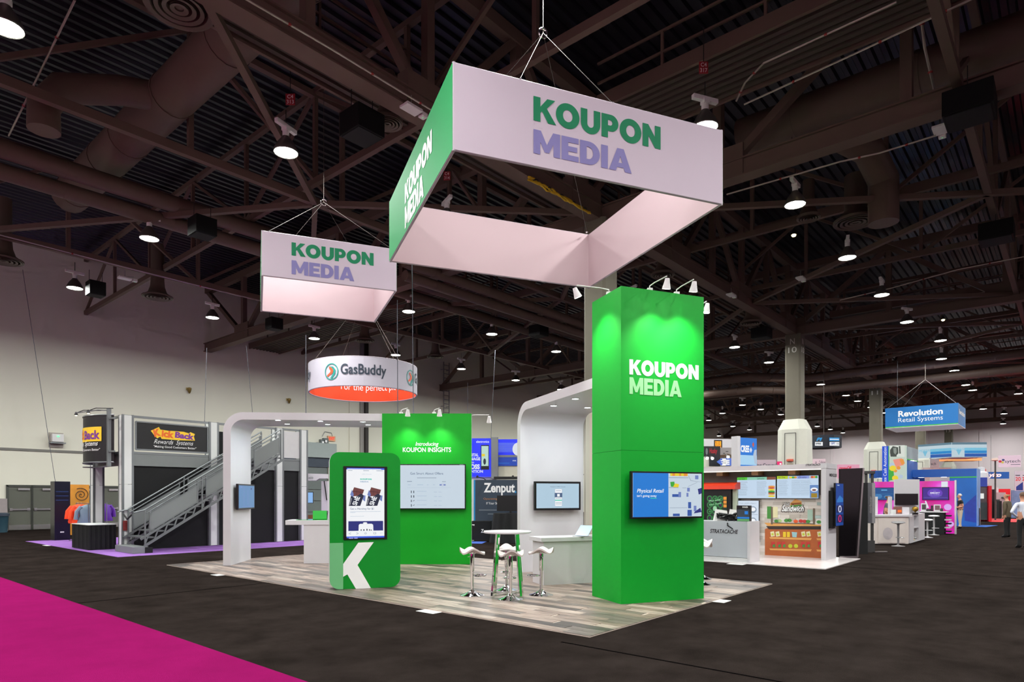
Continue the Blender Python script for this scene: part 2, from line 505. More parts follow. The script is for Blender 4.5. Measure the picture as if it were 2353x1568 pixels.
# flat cross bracing in the bottom chord plane
for i, (b, a, db, da) in enumerate([(-12.6, 0, 6.3, 6.2), (-6.3, 6.2, 6.3, -6.2), (0, 0, 6.3, 6.2), (0, 0, 6.3, -9.4), (6.3, -9.4, 6.3, 9.4), (12.6, 0, 6.3, -9.4), (12.6, 0, 6.3, 6.2), (18.9, 0, 6.3, -9.4), (25.2, -9.4, 6.3, 9.4),
                                     (-6.3, 6.2, 6.3, 10.4), (0, 16.6, 6.3, -10.4), (6.3, 6.2, 6.3, 10.4), (6.3, -9.4, 6.3, -9.5), (12.6, -18.9, 6.3, 9.5), (18.9, -9.4, 6.3, -9.5), (31.5, 0, 6.3, -9.4), (37.8, 0, 6.3, -9.4), (44.1, -9.4, 6.3, 9.4), (-18.9, 6.2, 6.3, -6.2), (-12.6, 16.6, 6.3, -10.4)]):
    MB().bar((b, a, ZB + .1), (b + db, a + da, ZB + .1), .16, .16).build('cross_brace', steel_b, ceil)
# catwalks: sheeted bottoms carried between the trusses
def catwalk(axis, off, s0, s1, z, w):
    m = MB(); nb = int(w / .22)
    P = (lambda s, o, zz: (s, off + o, zz)) if axis == 'b' else (lambda s, o, zz: (off + o, s, zz))
    pr = []
    for i in range(nb):
        o = -w / 2 + i * w / nb; q = w / nb
        pr += [(o, 0), (o + q * .5, 0), (o + q * .55, .06), (o + q * .95, .06)]
    k = len(pr)
    m.add([P(s0, o, z + h) for o, h in pr] + [P(s1, o, z + h) for o, h in pr], [(i, i + 1, i + 1 + k, i + k) for i in range(k - 1)])
    t = m.build('catwalk', catw_m, ceil)
    r = MB()
    for o in (-w / 2, w / 2):
        r.bar(P(s0, o, z + .12), P(s1, o, z + .12), .08, .34)
        for h in (.6, 1.1): r.bar(P(s0, o, z + h), P(s1, o, z + h), .05, .05)
    r.build('handrail', steel_b, t)
    L = s1 - s0
    for i in range(int(L / 2.4) + 1):
        for o in (-w / 2, w / 2):
            web(t, Vector(P(s0 + i * 2.4, o, z)), Vector(P(s0 + i * 2.4, o, z + 1.12)), .06, .06, 'rail_post')
    return t
catwalk('a', -2.6, -40, -2.2, 11.5, 1.8)
catwalk('a', SP + 2.0, -50, -1.5, 11.2, 2.2)
catwalk('a', SP * 2 + 2.0, -50, -1.5, 11.2, 2.2)
catwalk('b', 1.4, -24, 18, 11.3, 1.2)
catwalk('b', 1.6, 20, 60, 11.3, 1.4)
catwalk('a', 3.5, 8.5, A1 - .2, 10.9, 2.0)

# ---- ducts and pipes
duct_m = M('brown painted duct', (98, 78, 68), rough=.6, var=.1)
def hb(p):
    return hall.loc(p)
def duct(name, pts, r, label, n=18, cat='duct'):
    m = MB().tube(pts, r, n)
    o = T(name, label, cat, Fr(hall.o.x, hall.o.y, HALL))
    m.build('pipe', duct_m, o, smooth=True)
    rb = MB()
    P = [Vector(p) for p in pts]
    for i in range(len(P) - 1):
        L = (P[i + 1] - P[i]).length
        if L < 3: continue
        d = (P[i + 1] - P[i]).normalized()
        k = 1.5
        while k < L:
            rb.cyl(P[i] + d * (k - .04), P[i] + d * (k + .04), r * 1.03, n=n); k += 3.0
    if rb.v: rb.build('joint_band', duct_m, o, smooth=True)
    return o
d1 = hb(H(600, 20, 11.9)); 
main_duct = duct('air_duct', [(d1.x, d1.y - 6, 11.9), (d1.x, d1.y + 7.8, 11.9), (d1.x, d1.y + 13, 11.9)], .55, 'fat round brown air duct crossing the roof at upper left')
bq = hb(H(345, 270, 11.9))
MB().tube([(d1.x, d1.y + 4.7, 11.9), (d1.x - 1.0, d1.y + 5.1, 11.8), (d1.x - 2.2, d1.y + 5.4, 11.4), (d1.x - 2.5, d1.y + 5.5, 10.9), (d1.x - 2.5, d1.y + 5.5, 10.3)], .34, 18).build('branch', duct_m, main_duct, smooth=True)
l1 = hb(H(0, 340, 10.9)); l2 = hb(H(0, 385, 10.6))
duct('roof_pipe', [(l1.x - 3, l1.y, 10.9), (l1.x + 42, l1.y, 10.9)], .26, 'upper of two parallel brown roof pipes at left', 14, 'pipe')
duct('roof_pipe', [(l2.x - 3, l2.y, 10.5), (l2.x + 42, l2.y, 10.5)], .23, 'lower of two parallel brown roof pipes at left', 14, 'pipe')
r1 = hb(H(1960, 240, 12)); 
duct('air_duct', [(r1.x, r1.y + 3, 12.2), (r1.x, r1.y - 9, 12.2), (r1.x + .3, r1.y - 10, 12.0), (r1.x + .8, r1.y - 10.7, 11.3), (r1.x + .9, r1.y - 10.8, 10.6)], .5, 'round brown air duct behind the girder at upper right')
r2 = hb(H(2030, 430, 11)); 
duct('air_duct', [(r2.x - 3, r2.y + 1, 12.0), (r2.x - 1, r2.y + .2, 11.8), (r2.x, r2.y, 11.2), (r2.x, r2.y, 9.9)], .42, 'elbow duct dropping left of the upper right girder post')
f1 = hb(H(1640, 880, 9.8)); 
duct('roof_pipe', [(f1.x, f1.y + 6, 9.9), (f1.x, f1.y - 2.5, 9.9), (f1.x + 3, f1.y - 5.5, 9.9), (f1.x + 3, f1.y - 30, 9.9)], .3, 'pair-forming brown pipe far behind the first column, upper one', 12, 'pipe')
f2 = hb(H(1640, 892, 9.6)); 
duct('roof_pipe', [(f2.x + .8, f2.y + 6, 9.3), (f2.x + .8, f2.y - 2.5, 9.3), (f2.x + 3.8, f2.y - 5.5, 9.3), (f2.x + 3.8, f2.y - 30, 9.3)], .3, 'pair-forming brown pipe far behind the first column, lower one', 12, 'pipe')
m1 = hb(H(1020, 640, 10.2)); m2 = hb(H(1020, 660, 10.0))
duct('roof_pipe', [(m1.x - 2, m1.y, 10.3), (m1.x + 16, m1.y, 10.3)], .2, 'upper brown pipe under the hanging square banner', 12, 'pipe')
duct('roof_pipe', [(m2.x - 2, m2.y, 9.95), (m2.x + 16, m2.y, 9.95)], .2, 'lower brown pipe under the hanging square banner', 12, 'pipe')

# ---- round air diffusers
diff_m = M('diffuser cone', (92, 78, 68), rough=.55, var=.06)
def diffuser(u, v, z, r, label, drop=1.6, trumpet=False):
    p = H(u, v, z)
    o = T('air_diffuser', label, 'air vent', p, 'round ceiling air diffusers')
    if trumpet:
        MB().lathe([(r * .42, drop), (r * .42, .75), (r * .46, .45), (r * .6, .2), (r * .9, .06), (r, .05), (r, 0), (r * .92, 0)], 24).build('duct_drop', diff_m, o, smooth=True)
    else:
        MB().lathe([(r * .5, drop), (r * .5, .4), (r * .8, .15), (r, .08), (r, 0), (r * .92, 0)], 24).build('duct_drop', diff_m, o, smooth=True)
    rings = MB()
    for k in range(4):
        a = r * (.92 - k * .22); b = a - r * .13
        rings.lathe([(a, 0), (a, .02), (b, .09), (b, .02), (b * 1.02, 0), (a, -.02)], 24)
    rings.lathe([(0, .05), (r * .12, .02), (0, 0)], 12)
    rings.build('louvre_ring', diff_m, o, smooth=True)
    return o
diffuser(412, 20, 10.9, .62, 'large round louvred diffuser near the top edge at left')
diffuser(890, 285, 10.4, .36, 'round louvred diffuser left of the square banner', 1.2)
diffuser(362, 684, 10.0, .60, 'trumpet-shaped diffuser in front of the side wall, left of the small banner', 2.2, True)
diffuser(8, 600, 10.0, .60, 'trumpet-shaped diffuser at the left edge of the picture', 2.2, True)
diffuser(838, 784, 10.0, .52, 'trumpet-shaped diffuser above the round ring sign', 2.2, True)
diffuser(1000, 821, 10.0, .5, 'trumpet-shaped diffuser right of the round ring sign', 2.2, True)
diffuser(1523, 634, 10.2, .45, 'round diffuser just above the green tower', 1.4)
diffuser(1966, 512, 10.4, .65, 'round diffuser above the lamp right of the square banner', 1.5)
diffuser(1858, 503, 10.4, .35, 'small flat diffuser left of its larger neighbour at upper right', 1.2)
diffuser(1725, 744, 10.0, .5, 'round diffuser right of the green tower', 1.2)

# ---- building columns
col_m = M('grey column paint', (104, 98, 84), rough=.7, var=.05)
clad_m = M('column cladding', (200, 198, 186), rough=.65, var=.03)
dark_m = M('dark grey line', (60, 58, 58), rough=.7)
sign_red = M('fire box red', (205, 92, 70), rough=.5)
stencil_m = M('stencil white', (210, 208, 200), rough=.8)
names = ['grey building column rising above the square banner to the roof', 'grey building column stencilled N 10 behind the menu booth', 'grey building column stencilled N 11 behind the leaning black panel',
         'grey building column behind the long blue hanging banner', 'farthest grey building column behind the light blue square sign']
for k in range(5):
    o = T('building_column', names[k], 'column', Fr(*hall.w(SP * k, 0)[:2], ROW), 'building columns in a row')
    h = .40
    MB().prism([(-h, -h + .08), (-h + .08, -h), (h - .08, -h), (h, -h + .08), (h, h - .08), (h - .08, h), (-h + .08, h), (-h, h - .08)], 0.0, ZB - .2, 'z').build('shaft', col_m, o)
    if k:
        w = .80; ch = .34
        oc = lambda w_, c_: [(-w_, -w_ + c_), (-w_ + c_, -w_), (w_ - c_, -w_), (w_, -w_ + c_), (w_, w_ - c_), (w_ - c_, w_), (-w_ + c_, w_), (-w_, w_ - c_)]
        a, b, t = oc(w * 1.02, ch), oc(w * .93, ch * .9), oc(w * .62, ch * .55)
        m = MB(); n = 8
        m.add([(p[0], p[1], 0) for p in a] + [(p[0], p[1], 5.2) for p in b] + [(p[0], p[1], 5.75) for p in t], [(i, (i + 1) % n, (i + 1) % n + n, i + n) for i in range(n)] + [(i + n, (i + 1) % n + n, (i + 1) % n + 2 * n, i + 2 * n) for i in range(n)] + [tuple(range(2 * n, 3 * n))])
        m.build('cladding', clad_m, o)
        q = MB().bar((-.28, -.835, .3), (-.28, -.76, 5.0), .02, .02).bar((.28, -.835, .3), (.28, -.76, 5.0), .02, .02).bar((-.28, -.76, 5.0), (.28, -.76, 5.0), .02, .02)
        q.build('access_panel_joint', dark_m, o)
        MB().lathe([(0, .0), (.16, 0), (.18, .06), (.16, .12), (0, .12)], 14, 0, -.80, 3.5).build('alarm_bell', sign_red, o, smooth=True)
        MB().box(-.16, .16, -.81, -.76, 3.1, 3.38).build('alarm_plate', M('alarm plate', (150, 138, 112)), o)
        for ax in range(2):
            lt = text('stencil_letters', 'N', stencil_m, o, (-.12, .12, 9.75, 10.05), -h - .005, bold=.01)
            ln = text('stencil_letters', str(9 + k), stencil_m, o, (-.22, .22, 9.3, 9.6), -h - .005, bold=.01)
            if ax:
                for q in (lt, ln): q.rotation_euler = (0, 0, math.radians(90))
# ---- high-bay lamps
glow_m = E('lamp glass', (246, 255, 244), 30.0)
white_m = M('white enamel', (225, 222, 222), rough=.4, var=.02)
alu_m = M('lamp reflector', (120, 116, 112), rough=.35, metal=.7)
cord_m = M('black cord', (20, 19, 20), rough=.7)
def make_lamp(label):
    o = T('high_bay_lamp', label, 'lamp', Vector((0, 0, 0)), 'high-bay lamps under the roof')
    MB().lathe([(.275, -.02), (.285, 0), (.27, .06), (.2, .2), (.11, .32), (.09, .36), (0, .36)], 20).build('reflector', alu_m, o, smooth=True)
    MB().lathe([(.27, -.005), (.15, -.026), (0.0, -.034)], 14).build('lamp_glass', glow_m, o, smooth=True)
    l = lamp_light('lamp_light', o, (0, 0, -.04), 'AREA', LAMP * math.pi * .22, (.965, 1, .96), size=.52)
    MB().lathe([(.07, .36), (.08, .4), (.08, .52), (0, .54)], 12).build('socket', white_m, o, smooth=True)
    MB().box(-.32, .32, -.05, .05, .56, .66).box(-.07, .07, -.08, .08, .5, .6).build('ballast_bar', white_m, o, bev=.01)
    MB().cyl((0, 0, .66), (0, 0, 1.0), .012, n=6).build('hanger', cord_m, o)
    return o
ZL = 9.8
lamps = [
    (12, 62, 'high-bay lamp cut by the left edge at the very top'),
    (657, 350, 'high-bay lamp below the red C4 313 sign'),
    (343, 548, 'high-bay lamp above the trumpet diffuser at left'),
    (172, 662, 'high-bay lamp beside the black box near the side wall'),
    (488, 730, 'high-bay lamp just left of the small hanging banner'),
    (722, 778, 'high-bay lamp directly under the small hanging banner'),
    (939, 716, 'high-bay lamp in the gap between the two hanging banners'),
    (909, 816, 'high-bay lamp above the right part of the round ring sign'),
    (1130, 768, 'high-bay lamp left of the green tower, nearest of three in line'),
    (1278, 808, 'high-bay lamp left of the green tower, closest to the tower'),
    (1060, 848, 'high-bay lamp above the green wall panel with the big screen'),
    (1185, 874, 'high-bay lamp above the tall white arch at its left end'),
    (1620, 292, 'high-bay lamp at the right end of the square banner'),
    (1827, 470, 'high-bay lamp to the right of the square banner, nearest one'),
    (1947, 592, 'high-bay lamp under the larger round diffuser at right'),
    (2026, 678, 'high-bay lamp up and right of column N 10'),
    (2084, 740, 'high-bay lamp without ballast bar in view, right of column N 10'),
    (2161, 783, 'upper of two high-bay lamps stacked above the long blue banner'),
    (2163, 825, 'lower of two high-bay lamps stacked above the long blue banner'),
    (2193, 852, 'high-bay lamp just above the right end of the long blue banner'),
    (1688, 798, 'high-bay lamp right of the green tower, left of column N 10'),
    (1767, 833, 'high-bay lamp with white ballast bar touching column N 10 from the left'),
    (1886, 884, 'high-bay lamp just right of column N 10 shaft'),
    (1641, 911, 'high-bay lamp at the right edge of the green tower, beside the pale lettering'),
]
far = [(1944, 909), (1971, 922), (1706, 931), (1748, 941), (2219, 885), (2235, 897), (2259, 940), (2307, 951), (2305, 974), (2313, 983), (2328, 997), (1878, 980), (1908, 987), (1937, 995), (1684, 980), (1722, 988), (2340, 905), (1652, 1002), (1660, 950), (2152, 1004)]
lamp0 = None
ORD = 'leftmost second third fourth fifth sixth seventh eighth ninth tenth eleventh twelfth thirteenth fourteenth fifteenth sixteenth seventeenth eighteenth nineteenth twentieth'.split()
for u, v, lb in lamps + [(u, v, 'small distant high-bay lamp at far right, %s of twenty%s' % (ORD[i], ' from the left' if i else '')) for i, (u, v) in enumerate(sorted(far))]:
    if lamp0 is None: o = lamp0 = make_lamp(lb)
    else: o = copy_tree(lamp0)
    o['label'] = lb
    o.location = H(u, v, ZL); o.rotation_euler = (0, 0, hall.r + random.choice((0, .3, 1.2, -.5)))
# the grid of lamps (rows 7.6 m apart, 5.3 m along the row) goes on outside the picture and behind the hanging banners
for a, ks in ((18.2, (-3, -2, -1, 6, 7, 8, 9, 10, 11)), (10.7, (-3, -2, -1, 1, 5, 6, 7, 11, 12)), (2.7, (-3, -2, 1, 2, 3, 4, 7, 11, 12, 13, 14)), (-5.1, (-3, -2, -1, 0)), (-12.9, tuple(range(-3, 15))), (-20.7, tuple(range(-1, 15)))):
    for k in ks:
        o = copy_tree(lamp0); o['label'] = 'high-bay lamp of the same grid, out of the picture or hidden by banners and tower'
        o.location = hall.w(-9.4 + 5.3 * k, a, ZL); o['group'] = 'high-bay lamps out of view'

# ================================================================== the green booth
def plank_mat(name, rgb):
    m = bpy.data.materials.new(name); m.use_nodes = True; nt = m.node_tree; p = nt.nodes['Principled BSDF']
    tc = nt.nodes.new('ShaderNodeTexCoord'); mp = nt.nodes.new('ShaderNodeMapping'); mp.inputs['Scale'].default_value = (2.2, 22, 1)
    oi = nt.nodes.new('ShaderNodeObjectInfo')
    ad = nt.nodes.new('ShaderNodeVectorMath'); ad.operation = 'ADD'
    sc = nt.nodes.new('ShaderNodeVectorMath'); sc.operation = 'SCALE'; sc.inputs['Scale'].default_value = 3.0
    nt.links.new(oi.outputs['Location'], sc.inputs[0])
    nt.links.new(tc.outputs['Object'], ad.inputs[0]); nt.links.new(sc.outputs[0], ad.inputs[1])
    nt.links.new(ad.outputs[0], mp.inputs['Vector'])
    n1 = nt.nodes.new('ShaderNodeTexNoise'); n1.inputs['Scale'].default_value = 1.0; n1.inputs['Detail'].default_value = 6; n1.inputs['Distortion'].default_value = .6
    nt.links.new(mp.outputs[0], n1.inputs['Vector'])
    cr = nt.nodes.new('ShaderNodeValToRGB')
    cr.color_ramp.elements[0].position = .3; cr.color_ramp.elements[0].color = (*[x * .38 for x in c(*rgb)], 1)
    cr.color_ramp.elements[1].position = .72; cr.color_ramp.elements[1].color = (*[min(1, x * 1.5) for x in c(*rgb)], 1)
    nt.links.new(n1.outputs['Fac'], cr.inputs['Fac']); nt.links.new(cr.outputs[0], p.inputs['Base Color'])
    p.inputs['Roughness'].default_value = .42
    return m
planks = [plank_mat('grey wood plank ' + k, v) for k, v in (('light', (152, 132, 121)), ('warm', (132, 113, 103)), ('mid', (112, 99, 93)), ('dark', (80, 69, 65)), ('pale', (168, 150, 139)))]
pc = G(1355, 1466)
pf = Fr(pc.x, pc.y, HALL + 90)          # local x along the long edge (away left), local y = -B ... so the pad lies at y < 0
pad = T('wood_look_floor', 'grey wood-look plank flooring of the green booth', 'flooring', pf)
PL, PW = 12.19, 6.10
MB().box(0, PL, -PW, 0, 0, .012).build('subfloor', M('flooring edge', (196, 180, 168), rough=.6), pad)
pw_, pl_ = .178, 1.22
_pm = {}
def plank_mesh(L, mi):
    key = (round(L, 2), mi)
    if key not in _pm:
        me = MB().box(.0015, L - .0015, .0015, pw_ - .0015, 0, .006).mesh(); me.materials.append(planks[mi]); _pm[key] = me
    return _pm[key]
allp = []
rows = int(PW / pw_)
for r in range(rows):
    s = -random.random() * pl_
    while s < PL:
        a, b = max(0, s), min(PL, s + pl_)
        if b - a > .05: allp.append((a, round(b - a, 1) if b - a < pl_ - .01 else pl_, -PW + r * PW / rows))
        s += pl_
def seen(p):
    w = pf.w(p[0] + p[1] / 2, p[2] + .09); return w.y
allp.sort(key=seen)
rest = MB()
for i, (a, L, y) in enumerate(allp):
    mi = random.choice((0, 0, 1, 1, 2, 3, 4, 2))
    if i < 300:
        L2 = L if a + L <= PL else PL - a
        link('plank', plank_mesh(L2, mi), pad, (a, y, .012))
    else:
        rest.box(a + .0015, a + L - .0015, y + .0015, y + pw_ - .0015, .012, .018)
st = rest.build('plank_field', planks[1], pad, whole=True); st['kind'] = 'stuff'

green = M('booth green laminate', (0, 160, 42), rough=.5, var=.02, spec=.3)
green2 = M('panel green laminate', (4, 156, 30), rough=.5, var=.02, spec=.3)
green3 = M('kiosk green laminate', (2, 142, 40), rough=.5, var=.02, spec=.3)
ltgreen = M('pale green print', (112, 190, 128), rough=.5, var=.01)
white = M('white laminate', (203, 199, 203), rough=.35, var=.02)
whitep = M('white print', (248, 248, 248), rough=.5, var=.01)
mist = M('misty green print', (148, 214, 152), rough=.5, var=.01)
blk = M('black bezel', (14, 14, 16), rough=.3, var=.03)
chrome = M('chrome', (235, 235, 238), rough=.06, metal=1, var=.0)
bulb_m = M('spot bulb', (255, 250, 240), rough=.4, emit=25, var=0)

# ---- tower
tf = Fr(*G(1427, 1392)[:2], BOOTH)
tower = T('tower', 'tall green rectangular tower with white and pale green lettering', 'tower', tf)
TW, TD, TH = 1.53, .91, 4.86
zj = tf.px(1500, 1037)[1]
MB().box(0, TW, 0, TD, .012, zj - .002).build('lower_body', green, tower)
MB().box(0, TW, 0, TD, zj + .002, TH).build('upper_body', green, tower)
MB().box(.01, TW - .01, .01, TD - .01, zj - .004, zj + .004).build('panel_joint', M('green joint', (2, 110, 34)), tower)
heavy('lettering', 'KOUPON', whitep, tower, pbox(tf, 1446, 836, 1605, 864)[:2] + (tf.px(1446, 864)[1] + .015, tf.px(1446, 825)[1]))
heavy('lettering', 'MEDIA', mist, tower, (tf.px(1446, 880)[0], tf.px(1566, 880)[0], tf.px(1446, 905.5)[1], tf.px(1446, 867)[1]))

def screen(name, label, fr, x0, x1, z0, z1, y, lit, bez=.025, dep=.06, wallgap=.06, cat='screen', glow=1.0):
    """flat screen hung in front of plane y; returns its Empty (local frame of fr shifted to y)"""
    o = T(name, label, cat, Fr(*fr.w(0, y - wallgap - dep)[:2], math.degrees(fr.r)))
    MB().box(x0, x1, .004, dep, z0, z1).build('housing', blk, o, bev=.006)
    xm, zm = (x0 + x1) / 2, (z0 + z1) / 2
    MB().box(xm - .18, xm + .18, dep, dep + wallgap, zm - .15, zm + .15).build('wall_mount', blk, o)
    MB().box(x0 + bez, x1 - bez, .0, .006, z0 + bez, z1 - bez).build('display', lit, o)
    return o
sky = E('screen pale blue', (222, 238, 252), .75)
def uv(x0, x1, z0, z1, bez=.025):
    ax, bx, az, bz = x0 + bez, x1 - bez, z0 + bez, z1 - bez
    return lambda u, v: (ax + (bx - ax) * u, bz - (bz - az) * v)
def R(o, q, rects, name, mat, y=-.002):
    m = MB()
    for u0, v0, u1, v1 in rects:
        a = q(u0, v0); b = q(u1, v1)
        m.rect(min(a[0], b[0]), max(a[0], b[0]), min(a[1], b[1]), max(a[1], b[1]), y)
    return m.build(name, mat, o)
def TX(o, q, s, mat, u0, v0, u1, v1, y=-.003, **k):
    a = q(u0, v0); b = q(u1, v1)
    return text('lettering', s, mat, o, (a[0], b[0], b[1], a[1]), y, **k)
def OV(o, q, ovals, name, mat, y=-.003):
    m = MB()
    for u, v, ru, rv in ovals:
        a = q(u, v); b = q(u + ru, v + rv)
        m.ell(a[0], y, a[1], abs(b[0] - a[0]), abs(b[1] - a[1]))
    return m.build(name, mat, o)
def PG(o, q, pts, name, mat, y=-.003):
    m = MB()
    for P in pts: m.poly([q(*p) for p in P], y)
    return m.build(name, mat, o)
s_blue = E('screen blue', (20, 128, 222), .85); s_white = E('screen white', (250, 252, 255), .9); s_navy = E('screen navy', (40, 48, 130), .8)
s_grey = E('screen grey', (168, 186, 206), .7); s_teal = E('screen teal', (60, 220, 190), .8); s_dark = E('screen dark', (40, 50, 80), .5)
s_green = E('screen green', (60, 180, 60), .8); s_yel = E('screen yellow', (240, 214, 40), .9); s_red = E('screen red', (220, 90, 60), .8); s_br = E('screen brown', (128, 70, 66), .7)
s_lil = E('screen lilac', (120, 140, 205), .8); s_txt = E('screen slate', (92, 122, 164), .6); s_faint = E('screen faint', (196, 216, 238), .75); s_orange = E('screen orange', (236, 150, 50), .9)

# screen on the tower
x0, z1 = tf.px(1451, 1083, -.12); x1, _ = tf.px(1615, 1090, -.12); z0 = tf.px(1451, 1193, -.12)[1]
sc = screen('wall_screen', 'screen on the green tower reading Physical Retail', tf, x0, x1, z0, z1, 0, sky)
q = uv(x0, x1, z0, z1)
R(sc, q, [(0, 0, .505, 1)], 'picture_field', s_blue)
TX(sc, q, 'Physical Retail', s_white, .055, .36, .44, .475, shear=.25, bold=.012)
TX(sc, q, "isn't going away", s_white, .055, .49, .335, .56, bold=.012)
R(sc, q, [(.245, .565, .335, .582)], 'underline', s_teal, -.004)
R(sc, q, [(.53, .0, .79, .06), ], 'shelf_goods', s_yel, -.004)
R(sc, q, [(.56, .0, .6, .06), (.66, .0, .69, .06), (.73, .0, .78, .06)], 'shelf_goods', s_orange, -.005)
R(sc, q, [(.51, .09, .8, .105), (.51, .32, .65, .335), (.52, .79, .78, .8), (.71, .33, .77, .34)], 'shelf_edge', s_grey, -.004)
PG(sc, q, [[(.54, .31), (.53, .2), (.59, .19), (.6, .31)]], 'plant_print', s_green, -.004)
PG(sc, q, [[(.57, .32), (.6, .23), (.66, .25), (.65, .32)]], 'plant_print', s_yel, -.005)
R(sc, q, [(.56, .48, .65, .545), (.795, .665, .84, .81), (.785, .845, .85, .99), (.57, .93, .67, .99)], 'goods_print', E('screen indigo', (52, 92, 176), .8), -.004)
R(sc, q, [(.65, .43, .69, .55), (.88, .75, .92, .88), (.78, .33, .82, .42), (.77, .45, .80, .54), (.90, .04, .95, .13)], 'goods_print', s_lil, -.004)
PG(sc, q, [[(.94, .36), (1, .33), (1, .46), (.955, .49)], [(.90, .88), (.98, .80), (1, .9), (.88, .93)]], 'goods_print', s_navy, -.004)
PG(sc, q, [[(.79, .30), (.93, .2), (.935, .205), (.795, .306)], [(.80, .04), (.84, .16), (.99, .19), (.99, .196), (.835, .17), (.795, .045)]], 'wire_print', s_grey, -.004)

# ---- big kiosk like a phone
kf = Fr(*G(757.5, 1358.5)[:2], BOOTH - 3)
kiosk = T('kiosk', 'green phone-shaped kiosk with a tall lit screen and white letter K', 'kiosk', kf)
KW, KH, KD = 1.235, 2.44, .3
def rr(x0, x1, z0, z1, r, n=8):
    return arc(x1 - r, z0 + r, r, r, -90, 0, n) + arc(x1 - r, z1 - r, r, r, 0, 90, n) + arc(x0 + r, z1 - r, r, r, 90, 180, n) + arc(x0 + r, z0 + r, r, r, 180, 270, n)
kz = .02
MB().prism(rr(0, KW, kz, KH, .17), .012, KD - .012, 'y').build('edge_band', white, kiosk, smooth=True)
MB().prism(rr(0, KW, kz, KH, .17), 0, .012, 'y').prism(rr(0, KW, kz, KH, .17), KD - .012, KD, 'y').build('face_panel', green3, kiosk)
MB().box(.2, KW - .2, .05, KD - .05, .012, kz + .01).build('foot', blk, kiosk)
w = lambda a, b: kf.px(750 + a / 4.611, 1030 + b / 4.611)
def kp(*pts): return [w(*p) for p in pts]
MB().poly([(0.0, w(178, 1005)[1]), (0, kz + .17)] + arc(.17, kz + .17, .17, .17, 180, 270, 8)[1:] + [(w(178, 1500)[0], kz), (w(178, 1005)[0], w(178, 1005)[1])], -.003).build('pale_stripe', ltgreen, kiosk)
ktop = w(178, 1003)[1]; bot = kz + .005
MB().poly(kp((178, 1230), (338, 1003), (502, 997), (330, 1240), (478, 1497), (318, 1503), (222, 1340), (178, 1365)), -.004).build('letter_k', whitep, kiosk)
x0, z1 = w(180, 192); x1 = w(642, 200)[0]; z0 = w(180, 974)[1]
dsp = MB().box(x0, x1, -.02, -.001, z0, z1).build('screen_frame', blk, kiosk, bev=.004)
k_blue = E('screen edge blue', (62, 96, 230), .9)
MB().rect(x0 + .055, x1 - .05, z0 + .03, z1 - .03, -.0205).build('display', k_blue, kiosk)
q = uv(x0, x1, z0, z1, .0)
R(kiosk, q, [(.065, .045, .935, .955)], 'page', s_white, -.0212)
R(kiosk, q, [(.09, .035, .86, .043)], 'status_bar', s_white, -.0212)
R(kiosk, q, [(.12, .972, .22, .985), (.24, .97, .32, .985)], 'task_bar', E('screen violet', (170, 170, 240), .9), -.0212)
TX(kiosk, q, 'offer.kou.pn', s_faint, .42, .1, .64, .115, -.022)
R(kiosk, q, [(.10, .055, .2, .062), (.45, .055, .58, .062), (.75, .055, .9, .062)], 'status_text', s_grey, -.022)
heavy('lettering', 'KOUPON', s_teal, kiosk, (*[q(u, 0)[0] for u in (.38, .64)], q(0, .186)[1], q(0, .165)[1]), -.022)
heavy('lettering', 'MEDIA', s_faint, kiosk, (*[q(u, 0)[0] for u in (.38, .57)], q(0, .22)[1], q(0, .199)[1]), -.022)
for du in (0, .39):
    PG(kiosk, q, [[(.19 + du, .36), (.24 + du, .285), (.47 + du, .32), (.42 + du, .40), (.22 + du, .41)]], 'chocolate_print', s_br, -.022)
    PG(kiosk, q, [[(.31 + du, .298), (.315 + du, .297), (.29 + du, .4), (.283 + du, .4)], [(.39 + du, .31), (.395 + du, .31), (.37 + du, .4), (.363 + du, .4)], [(.205 + du, .335), (.45 + du, .355), (.448 + du, .362), (.2 + du, .342)]], 'chocolate_groove', E('screen dark brown', (84, 40, 42), .7), -.0225)
    PG(kiosk, q, [[(.12 + du, .54), (.17 + du, .40), (.25 + du, .43), (.40 + du, .37), (.46 + du, .40), (.38 + du, .54)]], 'wrapper_print', s_dark, -.0228)
    PG(kiosk, q, [[(.15 + du, .39), (.19 + du, .32), (.23 + du, .38), (.22 + du, .42)], [(.42 + du, .39), (.5 + du, .4), (.49 + du, .48), (.44 + du, .46)]], 'foil_print', s_lil, -.0226)
    text('lettering', 'SHE', s_white, kiosk, (q(.20 + du, 0)[0], q(.38 + du, 0)[0], q(0, .535)[1], q(0, .405)[1]), -.0235, bold=.03, rot=70)
    text('lettering', 'HERSHEY', s_white, kiosk, (q(.135 + du, 0)[0], q(.19 + du, 0)[0], q(0, .53)[1], q(0, .43)[1]), -.0235, rot=68)
TX(kiosk, q, 'Get a Hershey for $1', s_txt, .15, .565, .69, .60, -.022, bold=.005)
R(kiosk, q, [(.15, .615, .85, .62), (.15, .63, .27, .634), (.15, .68, .47, .684)], 'small_print', s_faint, -.022)
R(kiosk, q, [(.11, .748, .905, .88)], 'banner_print', s_navy, -.022)
PG(kiosk, q, [[(.34, .88), (.345, .80), (.37, .785), (.64, .785), (.675, .80), (.68, .88)]], 'can_print', s_white, -.0228)
OV(kiosk, q, [(.49, .775, .05, .012)], 'can_tab', s_white, -.0229)
R(kiosk, q, [(.39, .86, .41, .88), (.45, .86, .475, .88), (.52, .855, .545, .88), (.58, .86, .6, .88), (.62, .865, .64, .88)], 'can_print', s_dark, -.0232)
for u, s in ((.12, '<'), (.29, '>'), (.84, '...')):
    TX(kiosk, q, s, s_grey, u, .90 if s != '...' else .915, u + .05, .93 if s != '...' else .92, -.022)
